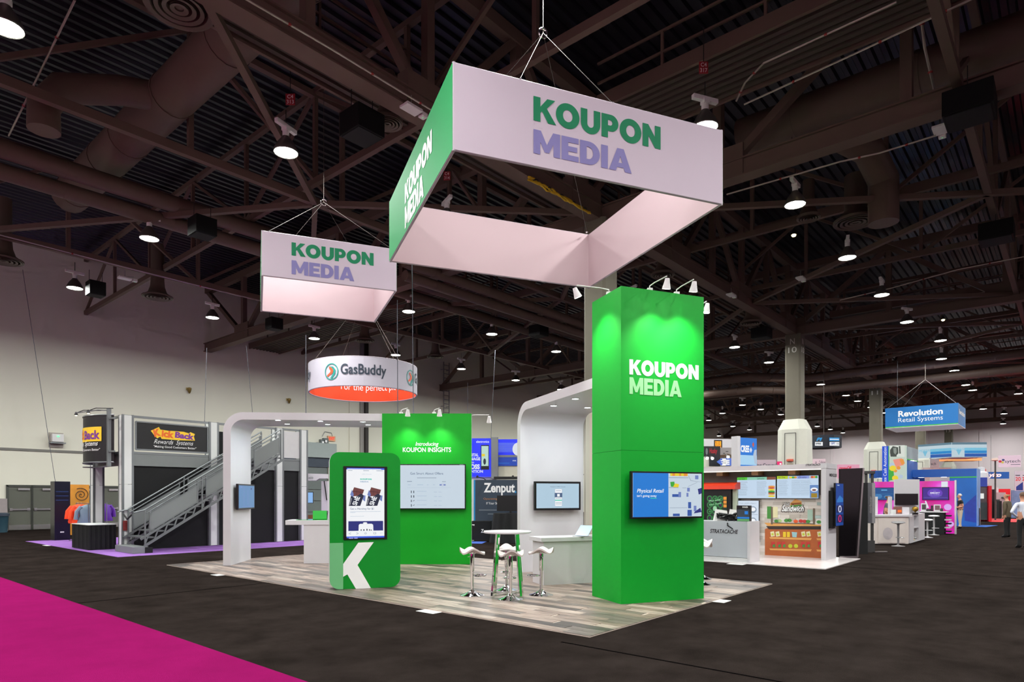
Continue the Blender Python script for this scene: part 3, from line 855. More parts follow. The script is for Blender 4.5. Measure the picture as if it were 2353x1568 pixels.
OV(kiosk, q, [(.50, .915, .025, .012)], 'magnifier', s_grey, -.022); OV(kiosk, q, [(.50, .915, .016, .008)], 'magnifier', s_white, -.0223)
R(kiosk, q, [(.685, .903, .74, .93)], 'tab_icon', s_grey, -.022); R(kiosk, q, [(.695, .907, .73, .926)], 'tab_icon', s_white, -.0223)

# ---- green wall panel with big screen
gf = Fr(*G(878, 1299)[:2], 0)
GW, GH = G(1083.5, 1299).x - gf.o.x, 3.66
panel = T('wall_panel', 'broad green wall panel behind the kiosk, lettered Introducing in italics', 'wall panel', gf)
MB().box(0, GW, 0, .03, .02, GH).build('front_board', green2, panel)
MB().box(.02, GW, .03, .1, .02, GH).build('core', white, panel)
MB().box(.15, GW - .18, .1, 1.1, .012, GH - .02).build('closet_body', white, panel)
xh, zh = gf.px(1086, 1207)
MB().cyl((GW - .01, .06, zh), (GW + .07, .06, zh), .012, n=8).cyl((GW + .06, .06, zh), (GW + .06, -.06, zh - .01), .014, n=8).build('door_lever', steel, panel)
def gb(a, b, c_, d): 
    x0, z1 = gf.px(860 + a / 3.0148, 900 + b / 3.0148); x1, z0 = gf.px(860 + c_ / 3.0148, 900 + d / 3.0148); return (x0, x1, z0, z1)
text('lettering', 'Introducing', whitep, panel, gb(286, 350, 446, 385), -.004, shear=.25)
text('lettering', 'KOUPON INSIGHTS', whitep, panel, gb(198, 388, 532, 420), -.004, bold=.012)
x1, z1 = gf.px(1070.3, 1067, -.11); z0 = gf.px(1000, 1171, -.11)[1]; x0 = x1 - (z1 - z0) * 16 / 9 
sc = screen('wall_screen', 'large screen on the green wall panel reading Get Smart About Offers', gf, x0, x1, z0, z1, 0, sky)
q = uv(x0, x1, z0, z1)
def gs(a, b): # zoom px -> u,v on that screen
    X, Z = gf.px(900 + a / 11.2, 1050 + b / 11.2, -.11); return ((X - x0 - .025) / (x1 - x0 - .05), (z1 - .025 - Z) / (z1 - z0 - .05))
def gr(l): return [(*gs(a, b), *gs(cc, d)) for a, b, cc, d in l]
TX(sc, q, 'Get Smart About Offers', s_txt, *gs(480, 400), *gs(1325, 462))
R(sc, q, gr([(655, 537, 1150, 553), (400, 626, 525, 646), (1300, 634, 1395, 650)]), 'small_print', s_grey)
R(sc, q, gr([(1235, 708, 1390, 745)]), 'button', s_lil)
R(sc, q, gr([(1290, 718, 1335, 736)]), 'button_text', s_white, -.003)
R(sc, q, gr([(415, 715, 490, 733), (660, 715, 810, 733), (915, 715, 945, 733), (1065, 715, 1110, 733), (400, 795, 1520, 800)] + [(650, b, 900, b + 14) for b in (885, 1003, 1118, 1233)] + [(1090, b, 1170, b + 12) for b in (905, 1020, 1132, 1250)] + [(1205, b, 1290, b + 12) for b in (905, 1020, 1132, 1250)]), 'table_text', s_faint)
R(sc, q, gr([(498, b, 516, b + 62) for b in (875, 993, 1108, 1222)] + [(560, b, 580, b + 60) for b in (877, 993)]), 'product_print', s_dark)
PG(sc, q, [[gs(550, b + 36), gs(592, b + 18), gs(592, b + 30), gs(550, b + 48)] for b in (1100, 1215)], 'product_print', s_dark)
MB().box(x1 - .3 * .5, x1 - .06, -.002, .0, z1 - .018, z1 - .008).build('maker_mark', M('faint mark', (120, 140, 140)), sc)

# ---- arches
def arch_profile(x0, x1, top, th, R_, r_, left=True):
    """an L with a rounded shoulder: leg from the floor at x0, beam to x1"""
    out = [(x0, .012), (x0, top - R_)] + arc(x0 + R_, top - R_, R_, R_, 180, 90, 12)[1:] + [(x1, top), (x1, top - th)]
    inn = arc(x0 + th + r_, top - th - r_, r_, r_, 90, 180, 10) + [(x0 + th, .012)]
    return out + inn
downlens = E('downlight lens', (226, 246, 255), 20.0)
def downlight(name, label, world, group, power=6):
    o = T(name, label, 'downlight', world, group)
    MB().lathe([(.085, 0), (.085, -.008), (.065, -.008), (.06, .0)], 18).build('trim_ring', white_m, o, smooth=True)
    MB().lathe([(.0, -.004), (.062, -.004)], 18).build('lens', downlens, o)
    lamp_light('downlight_light', o, (0, 0, -.02), 'AREA', DOWN * math.pi * .012, (.86, .96, 1), size=.12)
    return o
af = Fr(*G(512.5, 1302)[:2], 5.0)
AH, AT, AD = 3.66, .175, 1.52
AL = af.loc(gf.w(.3, .2)).x
larch = T('arch', 'low white arch with rounded shoulder and six downlights', 'arch', af)
MB().prism(arch_profile(0, AL, AH, AT, .46, .30), 0, AD, 'y').build('frame', white, larch, smooth=True)
for i, (u, v) in enumerate([(639, 966), (660, 974.5), (736, 968), (753, 975.5), (834, 969.5), (846, 976.5)]):
    p = H(u, v, AH - AT)
    downlight('downlight', ['front', 'rear'][i % 2] + ' downlight of the ' + ['left', 'middle', 'right'][i // 2] + ' pair in the low white arch', p, 'downlights in the low arch')
# screen on the inside of the leg (faces right)
sf = Fr(*af.w(AT, 0)[:2], 5.0 + 90)
ya = sf.px(546, 1141, -.1)[0]; yb = sf.px(583.5, 1141, -.1)[0]
z1 = sf.px(560, 1113, -.1)[1]; z0 = sf.px(560, 1171, -.1)[1]
sc = screen('wall_screen', 'small blue screen on the leg of the low white arch', sf, ya, yb, z0, z1, 0, E('screen muted blue', (96, 150, 206), .7), .035)
q = uv(ya, yb, z0, z1, .035)
R(sc, q, [(.1, .05, .2, .1), (.3, .1, .32, .9), (.55, .2, .57, .85), (.2, .93, .8, .95)], 'screen_lines', s_lil); R(sc, q, [(.75, .1, .82, .18)], 'screen_mark', s_navy)

# counter behind the kiosk
cf = Fr(*G(698, 1297)[:2], 4.0)
desk = T('counter', 'white pedestal counter with green reflection painted on top under the low arch', 'counter', cf)
hx0 = cf.px(656, 1200)[0]
MB().box(0, 1.75, 0, .55, .012, .96).build('pedestal', white, desk, bev=.004)
MB().box(hx0, 2.0, -.02, .62, .96, 1.075).build('top_slab', white, desk, bev=.006)
MB().box(hx0 + .25, 1.98, .0, .6, 1.076, 1.084).build('reflection_sheet', M('green reflection', (20, 190, 50), rough=.06, coat=1), desk)  # green reflection on the glossy white top, put in as a coloured sheet
lf = Fr(*D(736, 1190, cf.o.y + .35)[:2], 4, 1.085)
lap = T('tablet', 'bright green tablet propped on the white pedestal counter', 'tablet', lf)
MB().prism([(-.05, .0), (.03, .0), (.11, .205), (.1, .21)], -.16, .17, 'x').build('stand_back', blk, lap)
m = MB(); m.add([(-.17, -.055, .01), (.17, -.055, .01), (.15, .03, .215), (-.19, .03, .215), (-.17, -.045, .005), (.17, -.045, .005), (.15, .04, .21), (-.19, .04, .21)], [(0, 1, 2, 3), (4, 7, 6, 5), (0, 4, 5, 1), (1, 5, 6, 2), (2, 6, 7, 3), (3, 7, 4, 0)])
m.build('display', E('screen vivid green', (10, 200, 40), .8), lap)

# tall right arch
wfm = Fr(*G(1195.5, 1318)[:2], BOOTH)
span = -wfm.loc(tf.w(0, TD)).y - .002
rarch = T('arch', 'tall white arch wall with rounded shoulder joined to the green tower', 'arch', wfm)
L = arch_profile(.17, -span, 3.66, -.17, -.5, -.34)
prof = [(.17, .012), (.17, 3.16)] + arc(.17 - .5, 3.16, .5, .5, 0, 90, 12)[1:] + [(-span, 3.66), (-span, 3.49)] + arc(-.34, 3.49 - .34, .34, .34, 90, 0, 10) + [(0, .012)]
MB().prism(prof, 0, 1.53, 'x').build('frame', white, rarch, smooth=True)
for i, (u, v) in enumerate([(1272, 932.5), (1322, 916.5), (1350, 937)]):
    downlight('downlight', ['left', 'front right', 'rear right'][i] + ' downlight in the tall white arch', H(u, v, 3.49), 'downlights in the tall arch')
downlight('downlight', 'hidden rear', wfm.w(1.1, -1.6, 3.49), 'downlights in the tall arch')['label'] = 'downlight of the tall white arch hidden by the green tower'
x0, z1 = wfm.px(1228, 1106.5, -.11); x1 = wfm.px(1334, 1107, -.11)[0]; z0 = wfm.px(1280, 1173, -.11)[1]
sc = screen('wall_screen', 'screen with a phone picture on the tall white arch wall', wfm, x0, x1, z0, z1, 0, E('screen light blue', (196, 226, 246), .75), .045)
q = uv(x0, x1, z0, z1, .045)
TX(sc, q, 'Koupon Offer Viewer', s_txt, .32, .11, .68, .16, shear=.1)
R(sc, q, [(.42, .21, .60, .93)], 'phone_print', s_faint); R(sc, q, [(.43, .23, .59, .91)], 'phone_print', s_white, -.003)
R(sc, q, [(.42, .38, .60, .56)], 'coupon_print', s_txt, -.0035); R(sc, q, [(.48, .42, .54, .53)], 'coupon_print', s_white, -.004); R(sc, q, [(.43, .66, .59, .70)], 'coupon_bar', s_teal, -.004)
R(sc, q, [(.45, .28, .57, .3), (.44, .6, .58, .62), (.44, .76, .58, .78), (.44, .82, .58, .84)], 'coupon_text', s_grey, -.004)

# white counter with laptop
wc = Fr(*G(1249, 1348)[:2], BOOTH)
dk = T('counter', 'plain white counter with thick top beside the green tower', 'counter', wc)
MB().box(0, 1.75, .0, .5, .012, .82).build('body', white, dk, bev=.003)
MB().box(-.06, 1.8, -.03, .55, .82, .895).build('top_slab', white, dk, bev=.006)
lp = D(1338, 1230, 12.35)
lt = T('laptop', 'silver laptop half open on the plain white counter', 'laptop', Fr(lp.x, lp.y, BOOTH + 25, .896))
MB().box(-.15, .17, -.11, .12, 0, .012).build('base', steel, lt, bev=.003)
m = MB().add([(-.15, -.11, .012), (.17, -.11, .012), (.17, -.11 - .12, .2), (-.15, -.11 - .12, .2), (-.15, -.10, .012), (.17, -.10, .012), (.17, -.10 - .12, .204), (-.15, -.10 - .12, .204)], [(0, 3, 2, 1), (4, 5, 6, 7), (0, 1, 5, 4), (1, 2, 6, 5), (2, 3, 7, 6), (3, 0, 4, 7)])
m = MB().add([(-.02, -.15, .012), (-.02, .15, .012), (.16, .15, .2), (.16, -.15, .2), (-.03, -.15, .016), (-.03, .15, .016), (.15, .15, .204), (.15, -.15, .204)], [(0, 1, 2, 3), (4, 7, 6, 5), (0, 4, 5, 1), (1, 5, 6, 2), (2, 6, 7, 3), (3, 7, 4, 0)])
m.build('lid', M('laptop lid', (150, 172, 196), rough=.3, metal=.6), lt)

# ---- round table and stools
tb = G(1166, 1369)
table = T('bar_table', 'round white bar table on four splayed chrome legs', 'table', tb)
MB().lathe([(0, 1.045), (.385, 1.045), (.40, 1.052), (.40, 1.072), (.392, 1.08), (0, 1.08)], 40).build('table_top', white, table, smooth=True)
for k in range(4):
    a = math.radians(45 + 90 * k - 4)
    p = lambda r, z: (r * math.cos(a), r * math.sin(a), z)
    MB().bar(p(.33, .014), p(.225, 1.045), .045, .028, (math.cos(a), math.sin(a), 0)).build('leg', chrome, table)
for k in range(2):
    a = math.radians(45 + 90 * k - 4)
    MB().bar((.325 * math.cos(a), .325 * math.sin(a), .03 + .012 * k), (-.325 * math.cos(a), -.325 * math.sin(a), .03 + .012 * k), .03, .012).build('cross_bar', chrome, table)
seat_m = M('white moulded seat', (208, 196, 194), rough=.35, var=.01)
def make_stool():
    o = T('bar_stool', 'stool', 'stool', Vector((0, 0, 0)), 'white wave-seat bar stools')
    def edge(t):       # local -y is the front (towards the table)
        f = 0
        for a0, h in ((90, .07), (0, .06), (180, .06), (270, -.01)):
            d = abs((math.degrees(t) - a0 + 180) % 360 - 180)
            if d < 55: f += (h + .035) * (math.cos(math.radians(d * 180 / 55)) + 1) / 2
        return f - .035
    def srf(u, v, dz=0.0):
        t = 2 * math.pi * u; r = v
        ct, st_ = math.cos(t), math.sin(t)
        k = (abs(ct) ** 3.2 + abs(st_) ** 3.2) ** (-1 / 3.2)
        R_ = .205 * k * r
        return (R_ * ct, R_ * st_, .735 + edge(t) * r ** 1.8 + dz)
    m = MB().grid(lambda u, v: srf(u, v), 48, 8); m.grid(lambda u, v: srf(u, v, -.026), 48, 8)
    n1 = 49 * 9
    m.f += [(8 * 49 + i, n1 + 8 * 49 + i, n1 + 8 * 49 + i + 1, 8 * 49 + i + 1) for i in range(48)]
    m.build('seat', seat_m, o, smooth=True)
    MB().lathe([(.08, .72), (.07, .70), (.036, .69), (.036, .42), (.027, .40), (.027, .10), (.04, .085), (.06, .07), (.09, .05), (.13, .033), (.18, .018), (.2, .010), (.2, .001), (0, .001)], 28).build('column_and_base', chrome, o, smooth=True)
    rp = [(.0, -.03, .33)] + [(.1 * math.sin(t_), -.13 - .1 * math.cos(math.pi - t_) * -1 if False else -.13 + .1 * math.cos(t_), .33) for t_ in [2 * math.pi * i / 20 for i in range(20)]]
    MB().tube(rp[1:], .011, 8, True).build('foot_ring', chrome, o, smooth=True)
    MB().tube([(.03, .0, .66), (.10, .03, .64), (.15, .05, .63)], .006, 6).build('height_lever', chrome, o, smooth=True)
    return o
st0 = make_stool()
spots = [((1085, 1371.5), 'white bar stool left of the round table'), ((1243.5, 1371), 'white bar stool right of the round table, by the white counter'), ((1173, 1381), 'white bar stool nearest the viewer in front of the round table'), ((1164, 1359), 'white bar stool behind the round table legs'),
         ((1612, 1333), 'white bar stool just peeking out behind the green tower, rear one'), ((1609, 1346), 'white bar stool behind the green tower, front one')]
for i, ((u, v), lb) in enumerate(spots):
    o = st0 if i == 0 else copy_tree(st0)
    o['label'] = lb; p = G(u, v); o.location = (p.x, p.y, .017)
    if i < 4: d = Vector((tb.x - p.x, tb.y - p.y))
    else: d = Vector((-1, .35 if i == 4 else .6))
    o.rotation_euler = (0, 0, math.atan2(d.y, d.x) + math.pi / 2)

# ---- clip-on arm lamps
def arm_lamp(label, base, head, target, watts, group):
    o = T('arm_lamp', label, 'spot lamp', Vector(base), group)
    hd = Vector(head) - Vector(base); tg = (Vector(target) - Vector(head)).normalized()
    MB().tube([(0, 0, 0), (0, 0, .06), hd * .3 + Vector((0, 0, .09)), hd + Vector((0, 0, .13))], .009, 6).build('arm', white_m, o)
    MB().box(-.04, .04, -.04, .04, -.02, .02).build('clamp', white_m, o)
    h = MB().lathe([(0, .10), (.032, .095), (.04, .05), (.045, .025), (.062, -.045), (.064, -.06), (.056, -.06)], 16).mesh(True); h.materials.append(white_m)
    ho = link('lamp_head', h, o, hd); ho.rotation_euler = (-tg).to_track_quat('Z', 'Y').to_euler()
    b = MB().lathe([(.056, -.056), (0, -.054)], 16).mesh(); b.materials.append(bulb_m)
    bo = link('bulb', b, ho)
    lamp_light('spot_light', ho, (0, 0, -.075), 'SPOT', watts, (1, .97, .9), (0, 0, -1), .04, 95, 1.0)
    return o
# two over the front, one over the left side, one at the right side of the tower
hT = lambda x, y, z: tf.w(x, y, z)
def head_px(u, v, fr, y):
    x, z = fr.px(u, v, y); return fr.w(x, y, z)
g_ = 'white arm lamps on the booth'
for u, v, bx, lb in ((1532, 655, .55, 'left arm lamp over the front of the green tower'), (1594, 662, 1.05, 'right arm lamp over the front of the green tower')):
    arm_lamp(lb, hT(bx, .06, TH + .02), head_px(u, v, tf, -.42), hT(bx + .05, .0, TH - 1.7), SPOT, g_)
lfz = Fr(*tf.w(0, 0)[:2], BOOTH - 90)   # left side plane
hx, hz = tf.px(1331, 676, .45)
arm_lamp('arm lamp over the left side of the green tower', hT(.05, .45, TH + .02), tf.w(-.52, .45, tf.px(1331, 676, .45)[1]), hT(0, .45, TH - 1.2), SPOT * .8, g_)
arm_lamp('arm lamp at the right side of the green tower', hT(TW - .05, .3, TH - .25), tf.w(TW + .25, .25, tf.px(1634, 712, .25)[1]), hT(TW, .3, TH - 1.4), SPOT * .6, g_)
for u, bx, lb in ((937, .45, 'left arm lamp over the green wall panel'), (1010, 1.25, 'right arm lamp over the green wall panel')):
    arm_lamp(lb, gf.w(bx, .05, GH + .02), head_px(u, 951, gf, -.42), gf.w(bx + .14, 0, GH - 1.45), SPOT * .42, g_)
arm_lamp('arm lamp reaching out to the right of the green wall panel', gf.w(GW - .05, .05, GH - .1), head_px(1124, 966, gf, .3), gf.w(GW + .4, 1.2, 1.5), SPOT * .3, g_)

# ---- hanging banners
fab_w = M('pink lit white fabric', (208, 192, 206), rough=.75, var=.015, scale=1.2)  # pink light of the hall tinted into the white fabric colour
fab_g = M('green stretch fabric', (10, 158, 84), rough=.7, var=.02)
fab_in = M('pink lit white lining', (192, 167, 173), rough=.8, var=.015, scale=1.2)  # white lining too, with the pink light put into its colour
ink_g = M('dark green ink', (0, 128, 84), rough=.7, var=.01)
ink_v = M('violet ink', (134, 126, 182), rough=.7, var=.01)
for m_ in (fab_w, fab_in, fab_g):
    p_ = m_.node_tree.nodes['Principled BSDF']; p_.inputs['Subsurface Weight'].default_value = 0
tube_m = M('banner frame tube', (176, 166, 176), rough=.5, var=.02)
def cube_banner(label, fr, s, z0, z1, th=.05):
    o = T('hanging_banner', label, 'banner', fr)
    e = .015
    h = z1 - z0
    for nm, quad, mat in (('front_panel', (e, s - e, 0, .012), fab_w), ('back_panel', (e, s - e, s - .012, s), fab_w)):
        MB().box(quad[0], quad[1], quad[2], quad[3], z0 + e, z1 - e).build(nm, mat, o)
    MB().box(0, .012, e, s - e, z0 + e, z1 - e).build('left_panel', fab_g, o)
    MB().box(s - .012, s, e, s - e, z0 + e, z1 - e).build('right_panel', fab_g, o)
    t = th
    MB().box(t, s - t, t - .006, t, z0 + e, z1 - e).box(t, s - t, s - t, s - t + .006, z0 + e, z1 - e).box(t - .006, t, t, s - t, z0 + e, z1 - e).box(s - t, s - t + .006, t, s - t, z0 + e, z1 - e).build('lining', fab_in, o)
    fm = MB()
    for zz in (z0 + t / 2, z1 - t / 2):
        c4 = [(t / 2, t / 2), (s - t / 2, t / 2), (s - t / 2, s - t / 2), (t / 2, s - t / 2)]
        for i in range(4): fm.cyl((*c4[i], zz), (*c4[(i + 1) % 4], zz), t / 2, n=10)
    for p in c4: fm.cyl((*p, z0), (*p, z1), t / 2, n=10)
    fm.build('tube_frame', tube_m, o, smooth=True)
    return o
cable_m = M('steel cable', (74, 66, 62), rough=.7)
bf = Fr(*D(1040, 243, 8.87)[:2], BOOTH)
big = cube_banner('large square hanging banner with white front, green side and two-line lettering', bf, 4.57, 6.40, 7.62)
def two_lines(o, fr, k, kb, m, mb):
    pass
def onf(u, v, y=0.0): return bf.px(u, v, y)
x0 = onf(1225.5, 250)[0]; x1 = onf(1517.5, 300)[0]
heavy('lettering', 'KOUPON', ink_g, big, (x0, x1, onf(1225.5, 280)[1] + .01, onf(1225.5, 219)[1]), -.006)
heavy('lettering', 'MEDIA', ink_v, big, (x0, onf(1451, 350)[0], onf(1226.5, 354)[1] + .01, onf(1226, 297)[1]), -.006)
# the green side carries the same words in white: print it on a plane turned to the left
def side_print(o, fr, s, y0, y1, zk0, zk1, zm0, zm1, ym):
    for wd, ya_, yb_, a, b in (('KOUPON', y0, y1, zk0, zk1), ('MEDIA', y0, ym, zm0, zm1)):
        l = heavy('lettering', wd, whitep, o, (0, abs(yb_ - ya_), a, b), 0.0)
        l.rotation_euler = (0, 0, math.radians(-90)); l.location = (-.006, ya_, 0)
def sidey(u): return bf.gx(u, 0)
yk0, yk1 = sidey(931), sidey(993)
zz = lambda u, v, y: EYE + (HY - v) / F * bf.w(0, y).y
side_print(big, bf, 4.57, yk0, yk1, zz(931, 471, yk0) , zz(931, 424, yk0), zz(931, 527, yk0), zz(931, 478, yk0), sidey(974))
sb = Fr(*D(600, 580, 14.5)[:2], BOOTH)
small = cube_banner('smaller square hanging banner at left with white lettered front', sb, 3.05, 6.6, 7.62)
x0 = sb.px(670, 570)[0]; x1 = sb.px(858.5, 590)[0]
heavy('lettering', 'KOUPON', ink_g, small, (x0, x1, sb.px(670, 588)[1], sb.px(670, 556)[1]), -.006)
heavy('lettering', 'MEDIA', ink_v, small, (x0, sb.px(814, 620)[0], sb.px(670, 630)[1], sb.px(670, 598)[1]), -.006)
def rigging(label, fr, s, z1, apex, top, at=(.22, .55)):
    o = T('banner_rigging', label, 'cable', fr)
    ap = fr.loc(apex)
    pts = [(s * at[0], .03, z1), (s * at[1], .03, z1), (s * .97, s * .97, z1), (s * .03, s * .97, z1)]
    for p in pts: MB().cyl(p, ap, .0055, n=6).build('cable', cable_m, o)
    MB().cyl(ap, fr.loc(top), .0055, n=6).build('cable', cable_m, o)
    MB().tube([(ap.x + .07 * math.cos(t), ap.y, ap.z + .07 * math.sin(t)) for t in [2 * math.pi * i / 18 for i in range(18)]], .018, 8, True).build('ring', chrome, o, smooth=True)
    for p in pts: MB().lathe([(0, -.03), (.03, 0), (0, .03)], 8, *p).build('shackle', chrome, o, smooth=True)
    return o
ap = bf.w(2.29, .9, 0); 
apx = D(1248, 76, 10.2)
rigging('cables and ring carrying the large square banner', bf, 4.57, 7.62, apx, apx + Vector((0, 0, 3.6)))
apx = D(744, 465, 16.2)
rigging('cables and ring carrying the smaller square banner', sb, 3.05, 7.62, apx, apx + Vector((0, 0, 4.5)), (.05, .96))
# papers / tape markers lying by the edges of the flooring
paper = M('white paper', (225, 222, 220), rough=.7)
def floor_paper(u, v, w_, d_, deg, label):
    p = G(u, v); b = MB().box(-w_ / 2, w_ / 2, -d_ / 2, d_ / 2, .001, .004)
    for k_ in range(1): b.box(-w_ * .45, -w_ * .1, -d_ * .3, d_ * .3, .004, .005)
    o = b.build('floor_marker', paper); o.location = p; o.rotation_euler = (0, 0, math.radians(deg)); tag(o, label, 'paper')
floor_paper(988, 1406, .36, .22, -40, 'white paper on the carpet at the left edge of the plank floor')
floor_paper(1655, 1382, .30, .24, 50, 'white paper on the carpet right of the green tower')
floor_paper(502, 1322, .3, .2, -40, 'white paper on the carpet below the low arch')
floor_paper(112, 1254, .5, .25, -40, 'white paper beside the purple carpet')
floor_paper(1692, 1297, .4, .25, -40, 'white paper in front of the grey counter')
# ================================================================== double-deck booth with the stairs
kb = Fr(-11.9, 19.53, HALL)
alum = M('grey aluminium profile', (128, 132, 134), rough=.35, metal=.55, var=.03)
kwhite = M('white booth panel', (220, 222, 220), rough=.5, var=.02)
kblack = M('black drape panel', (16, 16, 18), rough=.85, var=.1, scale=20)
kgrey = M('grey infill panel', (122, 126, 126), rough=.5, var=.02)
kink = M('black sign vinyl', (18, 17, 20), rough=.5, var=.03)
yel = M('print yellow', (250, 205, 40), rough=.5, var=.01); org = M('print orange', (240, 110, 35), rough=.5, var=.01); pur = M('print purple', (122, 48, 150), rough=.5, var=.01)
deck = T('double_deck_booth', 'grey and white double-deck exhibition booth with black walls', 'booth', kb)
HT, DZ = 4.15, 3.02
def kcol(x, y, w_=.33):
    p = MB()
    for dx in (0, w_ - .06):
        for dy in (0, w_ - .06): p.box(x + dx, x + dx + .06, y + dy, y + dy + .06, .01, HT)
    cl = p.build('column', alum, deck)
    m = MB()
    for z0, z1 in ((.02, 2.02), (2.03, HT - .02)):
        m.box(x + .06, x + w_ - .06, y + .008, y + .03, z0, z1).box(x + .008, x + .03, y + .06, y + w_ - .06, z0, z1)
        m.box(x + .06, x + w_ - .06, y + w_ - .03, y + w_ - .008, z0, z1).box(x + w_ - .03, x + w_ - .008, y + .06, y + w_ - .06, z0, z1)
    m.build('column_cover', kwhite, cl)
xs = [.14, 2.76, 5.14, 6.12]
for x in xs: kcol(x, 0)
kcol(.14, 2.62)
for z in (HT - .04, DZ - .02):                                    # rails round the deck
    MB().bar((.2, .06, z), (6.4, .06, z), .06, .07).build('rail', alum, deck)
    MB().bar((.2, .06, z), (.2, 2.9, z), .06, .07).build('rail', alum, deck)
for a, b in ((.47, 2.76), (3.09, 5.14), (5.47, 6.12)):
    MB().box(a, b, .04, .10, DZ - .42, DZ - .06).build('fascia', kgrey, deck)
    MB().box(a, b, .10, .14, .01, DZ - .42).build('black_wall', kblack, deck)
MB().box(.2, .26, .47, 2.62, DZ - .42, DZ - .06).build('fascia', kgrey, deck)
MB().box(.2, 6.4, .12, 2.6, DZ - .14, DZ - .06).build('deck_floor', kgrey, deck)
MB().box(5.47, 6.12, .05, .07, DZ + .05, HT - .1).build('infill', M('frosted infill', (208, 206, 206), rough=.4), deck)
MB().box(3.09, 3.45, .05, .07, DZ + .05, HT - .3).build('infill', kblack, deck)
# printed front panel
x0, x1, z0, z1 = kb.px(312, 1000)[0], kb.px(477, 1000)[0], 3.1, 3.96
pan = MB().box(x0, x1, .0, .04, z0, z1).build('sign_panel', kink, deck)
MB().bar((x0, .0, z0), (x1, .0, z0), .05, .05).bar((x0, .0, z1), (x1, .0, z1), .04, .04).bar((x0, 0, z0), (x0, 0, z1), .04, .04).bar((x1, 0, z0), (x1, 0, z1), .04, .04).build('panel_frame', alum, pan)
def kickback(parent, P, y):
    """logo drawn from outline points measured on the front panel"""
    def bx(a0, b0, a1, b1):
        m = (a0 + a1) / 2; return (P(a0, b0)[0], P(a1, b0)[0], P(m, b1)[1], P(m, b0)[1])
    MB().poly([P(*p) for p in [(366, 264), (444, 226), (458, 252), (535, 264), (598, 268), (690, 276), (745, 292), (760, 280), (808, 300), (796, 325), (808, 368), (760, 366), (640, 362), (470, 348), (458, 325), (428, 342), (398, 310)]], y).build('logo_outline', yel, parent)
    text('lettering', 'K', org, parent, bx(384, 240, 468, 332), y - .002, bold=.06, rot=16)
    text('lettering', 'ick', org, parent, bx(468, 262, 590, 340), y - .002, bold=.05, rot=-5)
    text('lettering', 'Back', pur, parent, bx(600, 280, 796, 356), y - .002, bold=.05, rot=-5)
    text('lettering', 'Rewards  Systems', whitep, parent, bx(395, 362, 790, 420), y - .002, bold=-.004, shear=.45)
    text('lettering', '"Making Good Customers Better"', whitep, parent, bx(392, 424, 822, 452), y - .002, bold=.004)
def flat(a, b):       # zoom pixels of the printed panel -> panel coordinates without the perspective slant
    X = x0 + (a - 226) / (943 - 226) * (x1 - x0); sl = (a - 226) / (943 - 226)
    top = 170 + sl * 60; bot = 455 + sl * 40
    return X, z1 - (b - top) / (bot - top) * (z1 - z0)
kickback(deck, flat, -.006)
# curved sign at the corner
so = Fr(*kb.w(-.05, .3)[:2], HALL - 90)      # faces the viewer's side, local x = -A
cs = T('curved_sign', 'curved black corner sign with yellow and purple logo on a grey post', 'sign', so)
CR = 1.5
def cyl_pt(s, z, dr=0.0):                     # s metres along the arc from its right end, bulging to local -y
    th = (s - 1.2) / CR
    return (-1.05 - (CR + dr) * math.sin(th), -(CR + dr) * math.cos(th) + 1.1, z)
cz0, cz1 = 2.72, 4.12
m = MB().grid(lambda u, v: cyl_pt(2.5 * u, cz0 + (cz1 - cz0) * v), 24, 2)
m.grid(lambda u, v: cyl_pt(2.5 * u, cz0 + (cz1 - cz0) * v, -.02), 24, 2)
m.build('sign_face', kink, cs, smooth=True)
MB().tube([cyl_pt(2.5 * i / 20, cz1 + .02) for i in range(21)], .025, 8).tube([cyl_pt(2.5 * i / 20, cz0 - .02) for i in range(21)], .025, 8).build('sign_rim', alum, cs, smooth=True)
MB().box(-.12, -.02, -.1, 0.0, cz0 - .15, cz1 + .2).build('post', alum, cs)
MB().tube([(-.07, -.05, cz0 - .12), (-.6, -.1, cz0 - .16), (-1.6, -.3, cz0 - .14), (-2.3, .2, cz0 - .12)], .02, 6).tube([(-.07, -.05, cz1 + .15), (-.4, -.25, cz1 + .17), (-1.3, -.6, cz1 + .12)], .015, 6).build('arm_tube', alum, cs)
MB().bar((-.05, -.05, cz0 + .3), (.25, .0, cz0 + .3), .05, .05).bar((-.05, -.05, cz1 - .1), (.25, .0, cz1 - .1), .05, .05).build('bracket', alum, cs)
def bendprint(objs):
    for o in objs:
        for v in o.data.vertices:
            s = v.co.x; z = v.co.z; dr = -v.co.y
            v.co = Vector(cyl_pt(s, z, dr))
        o.data.update()
def Pc(a, b):         # panel zoom pixels -> arc length measured from the right end, height
    return 2.5 - ((a - 226) / 717 * 2.5), cz1 - .2 - (b - 200) / 275 * (cz1 - cz0 - .45)
l = []
for s, mm, (a0, b0, a1, b1) in (('Back', pur, (600, 270, 820, 350)), ('ick', org, (450, 255, 590, 345)), ('Rewards  Systems', whitep, (380, 365, 800, 420)), ('"Making Good Customers Better"', whitep, (372, 430, 822, 458))):
    sA, zA = Pc(a0, b0); sB, zB = Pc(a1, b1)
    t = text('lettering', s, mm, cs, (0, sA - sB, zB, zA), -.02, bold=.03 if mm is not whitep else .006, shear=.35 if s.startswith('Rew') else 0)
    for v in t.data.vertices: v.co.x = sA - v.co.x
    l.append(t)
t = MB().poly([(0, 0)] , 0) if False else None
sA, zA = Pc(430, 240); sB, zB = Pc(835, 368)
op = MB().grid(lambda u, v: (sB + (sA - sB) * u, -.014, zB + (zA - zB) * v), 10, 1).build('logo_outline', yel, cs); l.append(op)
bendprint(l)
